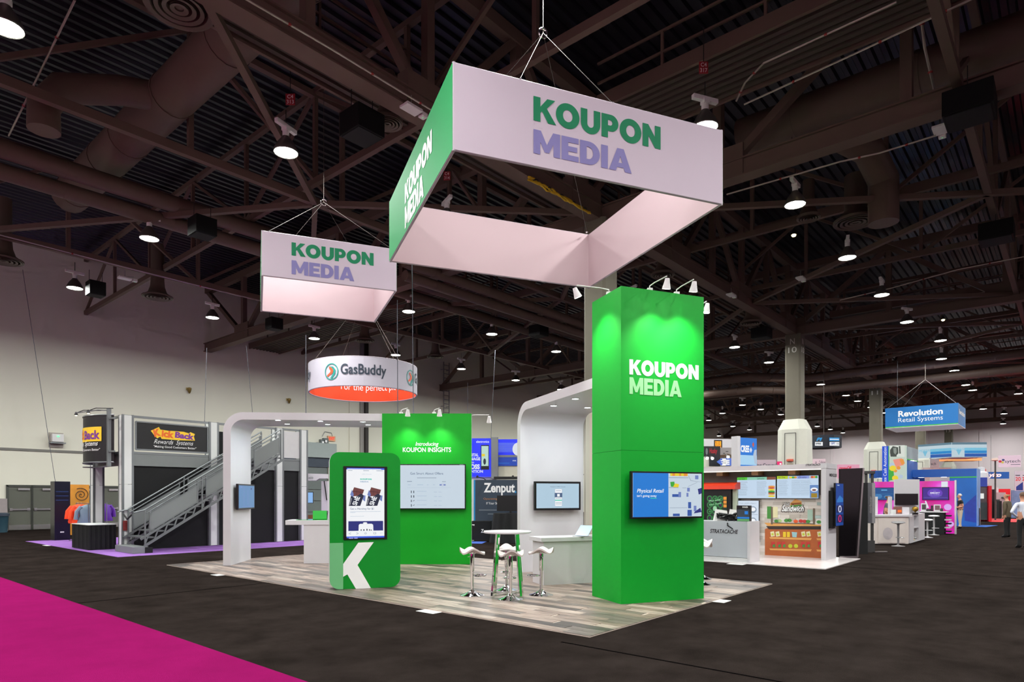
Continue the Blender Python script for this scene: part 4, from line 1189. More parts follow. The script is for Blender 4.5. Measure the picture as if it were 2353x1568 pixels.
# clip lamps over that sign
warm = M('warm bulb', (255, 225, 170), rough=.4, emit=12, var=0)
for u, v, lb in ((175, 953, 'small warm lamp far out over the curved sign'), (203, 948, 'small warm lamp over the middle of the curved sign')):
    p = D(u, v, 20.4); o = T('sign_lamp', lb, 'spot lamp', p)
    MB().tube([(0, 0, .05), (.3, -.1, .12), (.9, -.2, .1)], .012, 6).build('arm', cord_m, o)
    MB().lathe([(.02, .08), (.05, .0), (.055, -.03)], 10).build('shade', cord_m, o, smooth=True)
    MB().lathe([(0, -.05), (.035, -.035), (.04, 0), (0, .02)], 10).build('bulb', warm, o, smooth=True)

# stairs
NY = -1.39
stair = T('staircase', 'grey metal staircase with panelled rails climbing to the upper deck', 'staircase', kb)
MB().box(-.05, .36, NY - .05, -.002, .009, .2).build('landing', kgrey, stair, bev=.01)
lx0, lz0, lx1, lz1 = .27, .21, 4.62, 2.90
sl = (lz1 - lz0) / (lx1 - lx0)
for y in (NY, -.06):
    st_ = MB().bar((lx0, y, lz0), (lx1, y, lz1), .05, .07).bar((lx0 - .1, y, lz0 + .2), (lx1 - .1, y, lz1 + .2), .05, .06).build('stringer', alum, stair)
    n = 16
    for i in range(n):
        a = lx0 + (lx1 - lx0) * i / n; b = lx0 + (lx1 - lx0) * (i + .75) / n
        MB().bar((a, y, lz0 + sl * (a - lx0)), (b - .1, y, lz0 + .2 + sl * (b - lx0)), .03, .035).build('lattice_bar', alum, st_)
tread_me = MB().box(-.16, .14, NY + .05, -.1, -.04, 0).mesh(); tread_me.materials.append(alum)
for i in range(15):
    x = lx0 + .15 + (lx1 - lx0 - .15) * i / 14.5
    link('tread', tread_me, stair, (x, 0, lz0 + .17 + sl * (x - lx0)))
for y in (NY, -.06):
    rl = MB().tube([(lx0 - .28, y, lz0 + .98), (lx0 + .0, y, lz0 + 1.05), (lx1 - .05, y, lz1 + 1.05)], .025, 8).build('handrail', alum, stair)
    MB().tube([(lx0 + .05, y, lz0 + .96), (lx1 - .05, y, lz1 + .93)], .02, 8).build('handrail', alum, stair)
    for a, b in ((.42, 1.78), (2.05, 3.35), (3.62, 4.5)):
        fz = lambda x, h: lz0 + sl * (x - lx0) + h
        MB().add([(a, y - .01, fz(a, .34)), (b, y - .01, fz(b, .34)), (b, y - .01, fz(b, .84)), (a, y - .01, fz(a, .84)), (a, y + .01, fz(a, .34)), (b, y + .01, fz(b, .34)), (b, y + .01, fz(b, .84)), (a, y + .01, fz(a, .84))],
                 [(0, 1, 2, 3), (7, 6, 5, 4), (0, 4, 5, 1), (1, 5, 6, 2), (2, 6, 7, 3), (3, 7, 4, 0)]).build('infill_panel', kgrey, stair)
        MB().bar((a, y, fz(a, .34)), (b, y, fz(b, .34)), .035, .03).bar((a, y, fz(a, .84)), (b, y, fz(b, .84)), .035, .03).bar((a, y, fz(a, .3)), (a, y, fz(a, .98)), .035, .035).bar((b, y, fz(b, .3)), (b, y, fz(b, .98)), .035, .035).build('panel_frame', alum, stair)
    for x in (lx0 + .02, 1.92, 3.48, lx1 - .06):
        MB().bar((x, y, lz0 + sl * (x - lx0)), (x, y, lz0 + sl * (x - lx0) + 1.05), .04, .04).build('rail_post', alum, stair)
MB().box(.27, .47, NY - .075, NY - .055, .01, .18).build('void', kblack, stair)
MB().tube([(-.0, NY + .2, 1.12), (.05, -.7, .98), (.1, -.25, 1.12)], .025, 8).build('barrier_rope', cord_m, stair, smooth=True)
MB().box(.16, .30, -.03, -.015, .62, .92).build('warning_card', M('warning card', (120, 30, 28)), stair)

# black skirted table
tq = G(267, 1262.5)
tbk = T('skirted_table', 'table with black pleated skirt at the corner of the double-deck booth', 'table', Fr(tq.x, tq.y, HALL + 90))
m = MB(); n = 120; LX, LY = 1.6, .75
pr = []
for i in range(n):
    t = i / n * 2 * (LX + LY); k = .015 * math.sin(i * 1.9)
    if t < LX: p = (t, k)
    elif t < LX + LY: p = (LX + k, t - LX)
    elif t < 2 * LX + LY: p = (2 * LX + LY - t, LY + k)
    else: p = (k, 2 * (LX + LY) - t)
    pr.append((p[0], p[1] - LY * 0))
m.add([(p[0], p[1], .02) for p in pr] + [(p[0], p[1], .77) for p in pr], [(i, (i + 1) % n, (i + 1) % n + n, i + n) for i in range(n)]).build('skirt', kblack, tbk)
MB().box(-.02, LX + .02, -.02, LY + .02, .77, .79).build('table_top', kwhite, tbk)

# dark slab kiosk and clothes rail
kq = G(125.5, 1243)
dkf = Fr(kq.x, kq.y, HALL + 4)
slab = T('slab_kiosk', 'tall dark blue slab kiosk standing on the purple carpet', 'kiosk', dkf)
w1 = dkf.px(161.5, 1200)[0]
navy = M('dark navy panel', (14, 16, 36), rough=.35, var=.1, scale=2)
MB().box(0, w1, .0, .03, .01, 2.22).build('front_face', navy, slab)
MB().box(0, w1, .03, .42, .01, 2.22).build('body', blk, slab)
blu = M('dim blue print', (36, 60, 110), rough=.4)
for z in (1.82, 1.66, 1.5): MB().rect(.04, w1 - .06, z, z + .03, -.003).build('text_line', blu, slab)
MB().rect(w1 * .35, w1 * .6, .29, .33, -.003).build('mark', whitep, slab)
pb = Fr(*G(205, 1231)[:2], HALL)
bn = T('poster_stand', 'orange poster with a dark spiral behind the clothes rail', 'poster', pb)
MB().box(-.9, .0, 0, .03, .05, 2.15).build('sheet', M('orange poster', (206, 138, 40), rough=.5, var=.3, scale=2), bn)
MB().tube([(-.3 + .02 * t * math.cos(t), -.01, 1.72 + .02 * t * math.sin(t)) for t in [i * .3 for i in range(50)]], .016, 6).build('spiral', M('spiral ink', (84, 60, 30)), bn)
MB().box(-.95, .05, -.1, .12, 0, .05).build('foot', blk, bn)
rk = Fr(*G(196, 1246)[:2], HALL + 90)
rail = T('clothes_rail', 'low clothes rail holding bright jackets beside the skirted table', 'clothes rail', rk)
MB().tube([(-.3, -.02, 0), (-.3, -.02, 1.4), (1.1, -.02, 1.4), (1.1, -.02, 0)], .018, 8).bar((-.3, -.25, .02), (-.3, .22, .02), .03, .03).bar((1.1, -.25, .02), (1.1, .22, .02), .03, .03).build('frame', alum, rail)
def jacket(lb, col, x, mat):
    o = T('jacket', lb, 'jacket', Fr(*rk.w(x, -.02)[:2], HALL + 92), 'jackets on the clothes rail')
    m = MB()
    rings = [(1.36, .04, .05), (1.30, .2, .06), (1.18, .27, .10), (.95, .26, .12), (.72, .30, .13), (.66, .29, .12)]
    n = 18; vs = []
    for z, rx, ry in rings:
        for i in range(n):
            t = 2 * math.pi * i / n; k = 1 + .12 * math.sin(5 * t + z * 9)
            vs.append((ry * k * math.cos(t), rx * k * math.sin(t), z))
    m.add(vs, [(j * n + i, j * n + (i + 1) % n, (j + 1) * n + (i + 1) % n, (j + 1) * n + i) for j in range(len(rings) - 1) for i in range(n)]).build('shell', mat, o, smooth=True)
    for s in (-1, 1):
        MB().tube([(0, s * .2, 1.28), (.02, s * .33, 1.1), (.03, s * .36, .82)], .075, 8).build('sleeve', mat, o, smooth=True)
    MB().tube([(0, 0, 1.36), (0, 0, 1.41), (.0, .02, 1.43)], .008, 5).build('hanger', steel, o)
jacket('left bright orange jacket on the clothes rail', 0, .9, M('orange nylon', (250, 74, 20), rough=.5))
jacket('right bright orange jacket on the clothes rail', 0, .5, M('orange nylon', (250, 74, 20), rough=.5))
jacket('grey blue jacket on the clothes rail', 0, -.18, M('grey nylon', (122, 142, 158), rough=.5))
rk2 = Fr(*G(240, 1235)[:2], HALL + 90); rk = rk2
rail2 = T('clothes_rail', 'second clothes rail behind the white post, holding a purple jacket', 'clothes rail', rk2)
MB().tube([(-.2, -.02, 0), (-.2, -.02, 1.4), (.5, -.02, 1.4), (.5, -.02, 0)], .018, 8).build('frame', alum, rail2)
jacket('purple jacket right of the white booth post', 0, .05, M('purple nylon', (92, 40, 150), rough=.5))

# bin at the left edge
bq = G(2, 1224); bin_ = T('waste_bin', 'teal waste bin at the left edge by the doors', 'bin', bq)
MB().lathe([(0, .0), (.24, .0), (.29, .75), (.31, .78), (.28, .8), (.27, .78)], 18).build('tub', M('teal plastic', (40, 70, 84), rough=.5), bin_, smooth=True)
MB().lathe([(.32, .75), (.33, .86), (.27, .9), (.26, .8)], 18).build('liner', M('grey liner', (60, 70, 84), rough=.4), bin_, smooth=True)
pp = wl.px(5, 1180)[0]
cart = T('wall_panel_stack', 'stack of pale boards leaning by the doors at the left edge', 'boards', Fr(*wl.w(pp - .6, -.2)[:2], HALL))
for i in range(4): MB().add([(0, -.05 * i, .0), (.75, -.05 * i, .0), (.75, .12 - .04 * i, 1.55), (0, .12 - .04 * i, 1.55), (0, -.03 - .05 * i, .0), (.75, -.03 - .05 * i, .0), (.75, .09 - .04 * i, 1.55), (0, .09 - .04 * i, 1.55)], [(0, 1, 2, 3), (7, 6, 5, 4), (0, 4, 5, 1), (1, 5, 6, 2), (2, 6, 7, 3), (3, 7, 4, 0)]).build('board', M('pale board', (150, 140, 140), rough=.6, var=.15), cart)

# ---- fittings on the side wall
ex, ez = wl.px(128, 1008)
em = T('emergency_light', 'small emergency light on a bracket on the side wall above the doors', 'emergency light', Fr(*wl.w(ex, 0)[:2], HALL))
MB().box(-.3, .3, -.1, -.001, ez - .45, ez + .28).build('back_plate', M('plate grey', (168, 160, 152)), em)
MB().box(-.25, .25, -.42, -.1, ez - .2, ez + .2).build('housing', white_m, em, bev=.03)
MB().box(-.33, .33, -.45, -.1, ez - .28, ez - .22).build('shelf', alum, em)
MB().lathe([(0, -.05), (.07, 0), (0, .05)], 10, 0, -.44, ez + .08).build('lens', M('green led', (120, 240, 170), emit=1.2), em, smooth=True)
for u, v, lb in ((433, 897, 'left brass wall sconce plate high on the side wall'), (662, 921, 'right brass wall sconce plate high on the side wall')):
    x, z = wl.px(u, v); o = T('wall_sensor', lb, 'wall sensor', Fr(*wl.w(x, 0)[:2], HALL))
    MB().lathe([(.0, -.22), (.06, -.16), (.11, .0), (.12, .1), (.06, .14), (0, .14)], 12, 0, -.13, z).build('body', M('brass', (140, 118, 66), rough=.4, metal=.6), o, smooth=True)
    MB().box(-.14, .14, -.03, -.001, z - .02, z + .14).build('plate', M('pale brass', (196, 178, 120), rough=.5), o)
x, z = wl.px(748, 1036); bx = T('junction_box', 'large grey electrical box on the side wall', 'electrical box', Fr(*wl.w(x, 0)[:2], HALL))
gbx = M('electrical grey', (96, 104, 104), rough=.5)
MB().box(-.6, .55, -.25, -.001, z - .5, z + .45).build('cabinet', gbx, bx, bev=.02); MB().rect(-.1, .2, z - .15, z + .25, -.255).build('notice', whitep, bx)
for i, (u, v) in enumerate(((731, 1026), (739, 1019), (746, 1016))):
    x, z = wl.px(u, v); o = T('junction_box', ['leftmost', 'middle', 'rightmost'][i] + ' of three small electrical boxes above the large grey one', 'electrical box', Fr(*wl.w(x, 0)[:2], HALL), 'small electrical boxes')
    MB().box(-.2, .2, -.18, -.001, z - .25, z + .25).build('cabinet', gbx, o, bev=.015); MB().rect(-.08, .08, z - .05, z + .12, -.185).build('notice', whitep, o); MB().cyl((0, -.08, z - .25), (0, -.08, z - .6), .03, n=6).build('conduit', gbx, o)
x, z = wl.px(760, 1008.5); o = T('exit_sign', 'small lit red and white exit sign on the side wall', 'sign', Fr(*wl.w(x, 0)[:2], HALL))
MB().box(-.3, .3, -.12, -.03, z - .18, z + .18).build('case', M('exit sign case', (225, 170, 130), rough=.5), o); text('lettering', 'EXIT', M('exit red', (220, 50, 30), emit=1.0), o, (-.22, .22, z - .1, z + .1), -.125, bold=.03)
MB().tube([(.1, -.06, z + .18), (0, -.06, z + .4), (-.5, -.06, z + .45), (-.7, -.06, z + .1)], .02, 6).box(-.05, .05, -.03, -.001, z - .05, z + .05).build('conduit', alum, o)
# pipe on the pilaster
x, _ = wl.px(836.5, 900); rp_ = T('wall_pipe', 'dark vertical pipe running up the side wall behind the ring sign', 'pipe', Fr(*wl.w(x, 0)[:2], HALL))
MB().box(-.14, .14, -.35, -.09, .0, 13.5).build('pipe', M('black pipe', (44, 38, 36), rough=.6), rp_); 
MB().box(-.3, .3, -.36, -.001, 3.75, 3.83).build('strap', M('red tape', (170, 60, 46)), rp_)
MB().box(-.45, -.14, -.2, -.001, .0, 13.5).build('duct_strip', M('wall strip', (150, 146, 142), rough=.6), rp_)
# ladder on the wall
xl, zl0 = wl.px(1019, 950); _, zl1 = wl.px(1019, 840)
ld = T('wall_ladder', 'caged steel ladder fixed high on the side wall', 'ladder', Fr(*wl.w(xl, 0)[:2], HALL))
lm_ = M('ladder steel', (140, 138, 140), rough=.5, metal=.4)
for s in (-.3, .3): MB().bar((s, -.35, 2), (s, -.35, 12.6), .06, .06).build('rail', lm_, ld)
for i in range(30): 
    MB().cyl((-.3, -.35, 2.2 + i * .35), (.3, -.35, 2.2 + i * .35), .03, n=6).build('rung', lm_, ld)
for z in (3, 6, 9, 12): MB().bar((-.3, -.35, z), (-.3, 0, z), .05, .05).bar((.3, -.35, z), (.3, 0, z), .05, .05).build('stand_off', lm_, ld)
# roll-up door and white portal pieces seen right of the double-deck booth
x, _ = wl.px(722, 1100)
rd = T('roller_shutter', 'grey roller shutter with pale hood in the side wall', 'shutter', Fr(*wl.w(x, 0)[:2], HALL))
zt2 = wl.px(722, 1052)[1]; x2 = wl.px(741, 1100)[0] - x
MB().box(-3.2, x2 + .9, -.35, -.001, zt2, zt2 + 1.0).build('hood', M('hood grey', (158, 168, 166), rough=.5), rd)
MB().box(-3.0, x2 + .5, -.2, -.001, zt2 - .65, zt2).build('shade_strip', M('shutter navy', (54, 64, 78), rough=.5), rd)
n = 0; z = zt2 - .65; shm = M('shutter slat', (104, 112, 110), rough=.5)
while z > .3:
    MB().box(-3.0, x2 + .3, -.14, -.001, z - .76, z - .03).build('slat', shm, rd, bev=.02); z -= .76
MB().box(x2 + .3, x2 + .6, -.2, -.001, 0, zt2 - .6).build('guide_rail', M('guide', (130, 132, 116)), rd)
ef = Fr(*G(703, 1236)[:2], 6)
ez0 = ef.px(720, 1106)[1]; ez1 = ef.px(720, 1090)[1]
eb = T('white_booth_portal', 'white booth portal with curved header behind the pedestal counter', 'booth', ef)
xa_, xb_ = 0.0, ef.px(753, 1100)[0]
MB().box(xb_ - .25, xb_, 0, .3, 0.0, ez0).build('post', white, eb)
MB().prism([(xa_ - .5, ez0), (xb_ - .42, ez0 + .02), (xb_ - .3, ez0 + .1), (xb_, ez0 + .1), (xb_, ez1), (xa_ - .5, ez1 + .03)], -.15, .15, 'y').build('header', white, eb)
text('lettering', 'adults', M('grey print', (110, 116, 116)), eb, (ef.px(709, 1100, -.15)[0], ef.px(720, 1100, -.15)[0], ef.px(714, 1101, -.15)[1], ef.px(714, 1095, -.15)[1]), -.156, shear=.2)
MB().box(xa_ - .5, xb_, .3, .34, .0, .9).build('back_board', M('tan board', (150, 108, 60), rough=.6), eb)
MB().tube([(ef.px(746, 1104)[0], -.1, ez0), (ef.px(752, 1150)[0], -.1, ef.px(752, 1150)[1])], .025, 6).build('cable', cord_m, eb)
x0_, z1_ = ef.px(700, 1131); x1_, z0_ = ef.px(722, 1157)
scx = screen('wall_screen', 'small pale blue screen seen behind the pedestal counter', ef, x0_, x1_, z0_, z1_, -.05, E('screen sky', (150, 196, 250), .85), .02)

# ================================================================== round ring sign
rc = D(835.5, 1000, 28.5)
ring = T('ring_sign', 'round white hanging ring sign with orange lining and road emblem', 'hanging sign', Fr(rc.x, rc.y, math.degrees(math.atan2(-rc.x, rc.y)) ))
RR = 2.33; rz0, rz1 = 6.15, 7.32
N = 72
def rp(t, z, r=RR): return (r * math.sin(t), -r * math.cos(t), z)
MB().grid(lambda u, v: rp(2 * math.pi * u, rz0 + (rz1 - rz0) * v), N, 1).build('outer_fabric', M('ring fabric', (190, 184, 196), rough=.75, var=.01), ring, smooth=True)
MB().grid(lambda u, v: rp(2 * math.pi * u, rz0 + (rz1 - rz0) * v, RR - .05), N, 1).build('lining', M('ring orange', (226, 74, 32), rough=.75, var=.02), ring, smooth=True)
for z in (rz0, rz1): MB().tube([rp(2 * math.pi * i / N, z, RR - .025) for i in range(N)], .03, 8, True).build('hoop', tube_m, ring, smooth=True)
tealp = M('logo teal', (20, 140, 130), rough=.6); orp = M('logo orange', (230, 84, 40), rough=.6); inkd = M('logo slate', (38, 50, 66), rough=.6)
def wrap(o, inner=False):
    for v in o.data.vertices:
        t = v.co.x / RR; r = RR + .02 if not inner else RR - .075
        if inner: v.co = Vector((r * math.sin(t), r * math.cos(t), v.co.z))
        else: v.co = Vector(rp(t, v.co.z, r - v.co.y))
    o.data.update()
zc = 6.72
for k in range(4):
    a = math.radians(-3) + k * math.pi / 2
    t = text('lettering', 'GasBuddy', inkd, ring, (a * RR - .80 , a * RR + 1.05, zc - .26, zc + .30), 0, bold=.018); wrap(t)
    cx_ = a * RR - 1.22
    m = MB(); n = 40
    m.add([(cx_ + .32 * math.cos(2 * math.pi * i / n), 0, zc + .34 * math.sin(2 * math.pi * i / n)) for i in range(n)] + [(cx_ + .28 * math.cos(2 * math.pi * i / n), 0, zc + .30 * math.sin(2 * math.pi * i / n)) for i in range(n)], [(i, (i + 1) % n, (i + 1) % n + n, i + n) for i in range(n)])
    wrap(m.build('logo_ring', tealp, ring))
    wrap(MB().poly([(cx_ - .12, zc + .22), (cx_ + .02, zc + .16), (cx_ + .10, zc + .03), (cx_ + .04, zc - .08), (cx_ - .18, zc - .2), (cx_ - .22, zc - .15), (cx_ - .05, zc - .02), (cx_ - .03, zc + .06), (cx_ - .10, zc + .12)], 0).build('logo_road', orp, ring))
    wrap(MB().poly([(cx_ - .12, zc + .22), (cx_ + .08, zc + .2), (cx_ + .2, zc + .06), (cx_ + .18, zc - .1), (cx_ + .04, zc - .28), (cx_ - .05, zc - .27), (cx_ + .06, zc - .12), (cx_ + .11, zc + .02), (cx_ + .03, zc + .15)], -.001).build('logo_road', tealp, ring))
t = text('lettering', 'For the perfect pit stop', whitep, ring, (-1.1, 2.4, 6.56, 6.98), 0); wrap(t, True)
rgp = D(880, 775, 28.5)
rr_ = T('banner_rigging', 'thin cables carrying the round ring sign', 'cable', ring.location)
for i in range(4):
    t = math.pi / 4 + i * math.pi / 2
    MB().cyl(rp(t, rz1), (0, 0, 10.4), .012, n=5).build('cable', cable_m, rr_)

# ================================================================== between green panel and tall arch
zf = Fr(*G(1085, 1243)[:2], -6)
zen = T('backdrop', 'dark slate backdrop with large white lettering and blue stripe', 'backdrop', zf)
slate = M('slate print', (52, 66, 82), rough=.6, var=.02); cyan = M('cyan print', (30, 140, 200), rough=.5)
zx = lambda u, v, y=0: zf.px(1070 + u / 5.407, 990 + v / 5.407, y)
X0 = zx(100, 800)[0]; X1 = zx(660, 800)[0] + 1.2; Zt = zx(350, 612)[1]; Zb = zx(350, 1120)[1]
MB().box(X0, X1, 0, .05, Zb - .4, Zt).build('fabric', slate, zen)
MB().poly([(X0, Zb), (zx(118, 1100)[0], Zb), (zx(120, 620)[0], Zt), (X0 + .0, Zt)], -.004).build('stripe', cyan, zen)
MB().box(X0 - .08, X0, 0, .05, .0, Zt).build('edge_panel', kwhite, zen)
def zb(a, b, c2, d): p = zx(a, b); r = zx(c2, d); return (p[0], r[0], r[1], p[1])
text('lettering', 'Zenput', whitep, zen, zb(225, 650, 612, 805), -.005, bold=.03)
MB().ell(zx(618, 763)[0], -.005, zx(618, 763)[1], .04, .04).build('dot', cyan, zen)
text('lettering', 'Operating Procedures', M('print tan', (190, 130, 80)), zen, zb(222, 835, 600, 866), -.005)
text('lettering', 'If Your Store Could Talk', whitep, zen, zb(258, 888, 620, 918), -.005)
MB().rect(*zb(165, 980, 385, 996), -.005).rect(*zb(275, 1030, 385, 1043), -.005).build('small_print', M('print dim', (110, 120, 130)), zen)
MB().box(X0, zx(330, 1120)[0], -.45, -.05, .05, Zb).build('black_case', kblack, zen)
text('lettering', 'Zenput', whitep, zen, (zx(190, 1230, -.45)[0], zx(345, 1230, -.45)[0], zx(190, 1282, -.45)[1], zx(190, 1225, -.45)[1]), -.455, bold=.02)
for a in (165, 600):
    p = zx(a, 600)
    MB().tube([(p[0] + .25, .02, Zt), (p[0] + .2, -.1, Zt + .05), (p[0], -.35, Zt + .1)], .015, 6).lathe([(.0, -.04), (.05, -.03), (.03, .05)], 8, p[0], -.37, Zt + .1).build('clip_lamp', cord_m, zen)
MB().box(zx(350, 580)[0], X1, .0, .12, Zt + .02, Zt + .12).build('top_tube', cord_m, zen)
on_floor('booth_carpet', [zf.w(X0, -.45), zf.w(zx(283, 1400)[0], -.45), zf.w(zx(283, 1400)[0] - .02, -1.5), zf.w(X0 - .0, -1.5)], M('blue carpet', (66, 100, 190), rough=.95), .006, 'small blue carpet patch below the slate backdrop', 'carpet')
tq = zf.w(zx(500, 1100, -.9)[0], -.9)
ct = T('draped_table', 'cocktail table under a floor-length black cloth before the slate backdrop', 'table', Vector((tq.x, tq.y, 0)))
n = 64; prof = []
m = MB(); vs = []
for z, r, k in ((1.06, .0, 0), (1.06, .44, 0), (1.02, .45, .2), (.5, .5, .6), (.01, .58, 1.0)):
    for i in range(n):
        t = 2 * math.pi * i / n; q_ = r + k * .04 * math.sin(11 * t + .6 * math.sin(3 * t)); vs.append((q_ * math.cos(t), q_ * math.sin(t), z))
m.add(vs, [(j * n + i, j * n + (i + 1) % n, (j + 1) * n + (i + 1) % n, (j + 1) * n + i) for j in range(4) for i in range(n)]).build('cloth', kblack, ct, smooth=True)
tvf = Fr(tq.x, tq.y, -6, 1.06)
tv = T('television', 'switched-off black television standing on the black draped table', 'television', tvf)
a = tvf.px(1070 + 390 / 5.407, 1141)[0]; hz = 36 / 1490 * tq.y
MB().box(a, a + hz * 1.78, -.02, .03, .07, .07 + hz).build('panel', blk, tv, bev=.005)
MB().box(a + hz * .6, a + hz * 1.1, -.1, .1, 0, .015).box(a + hz * .8, a + hz * .95, -.0, .02, 0, .1).build('stand', blk, tv)

bfz = Fr(*D(1130, 1100, 33)[:2], -4)
bz = lambda u, v: bfz.px(1070 + u / 5.407, 990 + v / 5.407)
blue_p = M('cobalt light box', (24, 44, 226), rough=.4, emit=.35, var=.04); lw = E('light box white', (240, 246, 255), .8)
es = T('light_box_sign', 'cobalt blue light box about digital signage left of the tall arch', 'sign', bfz)
p0_, p1_ = bz(-150, 575), bz(318, 95)
MB().box(p0_[0], p1_[0], 0, .12, p0_[1], p1_[1]).build('panel', blue_p, es)
MB().box(p1_[0], p1_[0] + .35, -.04, .16, p0_[1] - .1, p1_[1] + .05).build('post', alum, es)
def eb_(a, b, c2, d): p = bz(a, b); r = bz(c2, d); return (p[0], r[0], r[1], p[1])
for s, q4, bo in (('electronics', (130, 122, 292, 152), .02), ('DIGITAL', (20, 283, 160, 322), .04), ('SIGNAGE', (-10, 332, 182, 370), .04), ('meets', (20, 385, 105, 408), 0), ('LOSS', (30, 418, 175, 480), .05), ('PREVENTION', (-60, 490, 215, 525), .03)):
    text('lettering', s, lw, es, eb_(*q4), -.005, bold=bo)
MB().rect(*eb_(190, 180, 290, 485), -.005).build('phone_print', E('phone black', (16, 22, 40), .3), es)
MB().rect(*eb_(197, 192, 283, 440), -.007).build('phone_screen', E('phone mint', (200, 236, 220), .8), es)
MB().rect(*eb_(200, 290, 240, 320), -.009).build('phone_icon', s_yel, es); MB().ell(*(lambda p: (p[0], -.009, p[1]))(bz(236, 385)), .07, .16).build('phone_figure', inkd, es)
es2 = T('light_box_sign', 'cobalt blue fascia with white stripes beside the tall arch', 'sign', bfz)
p0_, p1_ = bz(350, 300), bz(760, 100); MB().box(p0_[0], p1_[0], .3, .4, p0_[1], p1_[1]).build('panel', blue_p, es2)
p2_, p3_ = bz(350, 435), bz(760, 325); MB().box(p2_[0], p3_[0], .3, .4, p2_[1], p3_[1]).build('lower_panel', M('navy light box', (16, 60, 160), rough=.4, emit=.25), es2)
MB().box(p0_[0] - .05, p1_[0], .29, .42, p3_[1], p0_[1]).build('rail', alum, es2)
for i in range(10):
    q4 = eb_(362, 150 + i * 12, 605, 153 + i * 12); MB().rect(q4[0], q4[1], q4[2], q4[3] + .008, .29).build('stripe', E('stripe blue', (120, 150, 255), .7), es2)
MB().ell(bz(650, 225)[0], .285, bz(650, 225)[1], .3, .34).build('disc', lw, es2)
text('lettering', 'www.', lw, es2, eb_(578, 362, 625, 380), .29); MB().rect(*eb_(360, 398, 540, 404), .29).build('line', s_blue, es2)
MB().box(p0_[0] - .1, p1_[0], .35, .45, 0, p2_[1]).build('wall', M('cream booth wall', (200, 196, 178), rough=.7), es2)
MB().box(p0_[0] - 2.2, p0_[0] + .1, .2, .3, 0, bz(0, 575)[1]).build('lower_wall', kwhite, es)

# unlit side of another arch, its shade put into the beige colour
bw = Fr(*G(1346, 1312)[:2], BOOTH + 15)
be = T('unlit_arch_side', 'tall beige stand-in for the unlit side of another arch, glimpsed between the white arch wall and the tower', 'partition', bw)
bg_ = M('shaded arch board', (176, 170, 156), rough=.7, var=.02)
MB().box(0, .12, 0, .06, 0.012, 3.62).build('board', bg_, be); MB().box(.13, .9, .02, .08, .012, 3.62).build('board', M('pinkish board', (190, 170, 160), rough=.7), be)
# ================================================================== the menu-board booth right of the tower
sm = Fr(*G(1897, 1309.6)[:2], ROW)
on_floor('booth_floor', [sm.w(-6, 0), sm.w(0, 0), sm.w(0, 3.17), sm.w(-6, 3.17)], M('white glossy floor', (224, 214, 214), rough=.25), .02, 'white floor of the menu-board booth', 'flooring')
YB, YW = 2.6, 2.05
def Z5(a, b, y=YB): return sm.px(1600 + a / 4.612, 980 + b / 4.612, y)
def B5(a, b, c2, d, y=YB):
    p = Z5(a, b, y); q_ = Z5(c2, d, y); mz1 = Z5((a + c2) / 2, b, y)[1]; mz0 = Z5((a + c2) / 2, d, y)[1]
    return (p[0], q_[0], mz0, mz1)
XL = Z5(-300, 800)[0]; XR = -.66; ZT = 2.5
gst = T('menu_booth', 'white booth wall with printed sandwich bar mural and green soffit', 'booth', sm)
brickb = M('mural ground', (204, 194, 184), rough=.7, var=.05, scale=3)
MB().box(XL, XR, YB, YB + .08, .02, ZT).build('back_wall', brickb, gst)
MB().box(XR, XR + .12, YW, YW + .93, .02, ZT).build('wing', white, gst)
MB().box(XL, XR, YW, YW + .08, ZT - .13, ZT).build('header', M('header white', (205, 196, 200), rough=.5), gst)
MB().box(XL, XR, YW + .0, YW + .03, ZT - .155, ZT - .131).build('light_strip', E('light strip', (255, 246, 236), 1.4), gst)
MB().box(XR - .01, XR + .13, YW - .01, YW + .95, ZT - .12, ZT + .01).build('cap', white, gst)
soff = M('lime soffit', (120, 160, 50), rough=.6)
MB().box(XL, XR, YW + .08, YB, ZT - .06, ZT - .02).build('soffit', soff, gst)
lightd = E('soffit light', (220, 226, 120), 1.6)
for a in (125, 455, 860, 1285):
    x = Z5(a, 460, YW + .3)[0]; MB().lathe([(0, 0), (.07, 0)], 16, x, YW + .3, ZT - .065).build('soffit_light', lightd, gst)
woodb = M('beam wood', (122, 84, 50), rough=.6, var=.3, scale=3)
for a0, a1, b0, b1 in ((245, 330, 465, 528), (600, 712, 455, 515), (970, 1120, 445, 515)):
    x = Z5((a0 + a1) / 2, 480, YB - .2)[0]; MB().box(x - .09, x + .09, YW + .08, YB, ZT - .26, ZT - .07).build('beam', woodb, gst)
MB().rect(XL, XR, Z5(800, 730)[1], ZT - .1, YB - .003).build('grey_band', M('mural grey', (122, 112, 112), rough=.7), gst)
# white tiles of the mural: rows of pale wooden shingles
tile_ms = [M('mural tile ' + str(i), v, rough=.7, var=.06, scale=9) for i, v in enumerate(((214, 204, 196), (198, 188, 180), (222, 214, 208), (172, 190, 188), (186, 176, 166)))]
zt_, zb_ = Z5(700, 735)[1], Z5(700, 1330)[1]
hrow = (zt_ - zb_) / 18; xa_, xb_ = Z5(405, 900)[0], XR - .01
for r in range(18):
    x = xa_ - random.random() * .2
    while x < xb_:
        L_ = random.uniform(.18, .42); a = max(x, xa_); b = min(x + L_, xb_)
        if b - a > .04: MB().box(a + .003, b - .003, YB - .006, YB, zt_ - (r + 1) * hrow + .003, zt_ - r * hrow - .003).build('tile', random.choices(tile_ms, (5, 3, 4, 1, 2))[0], gst)
        x += L_
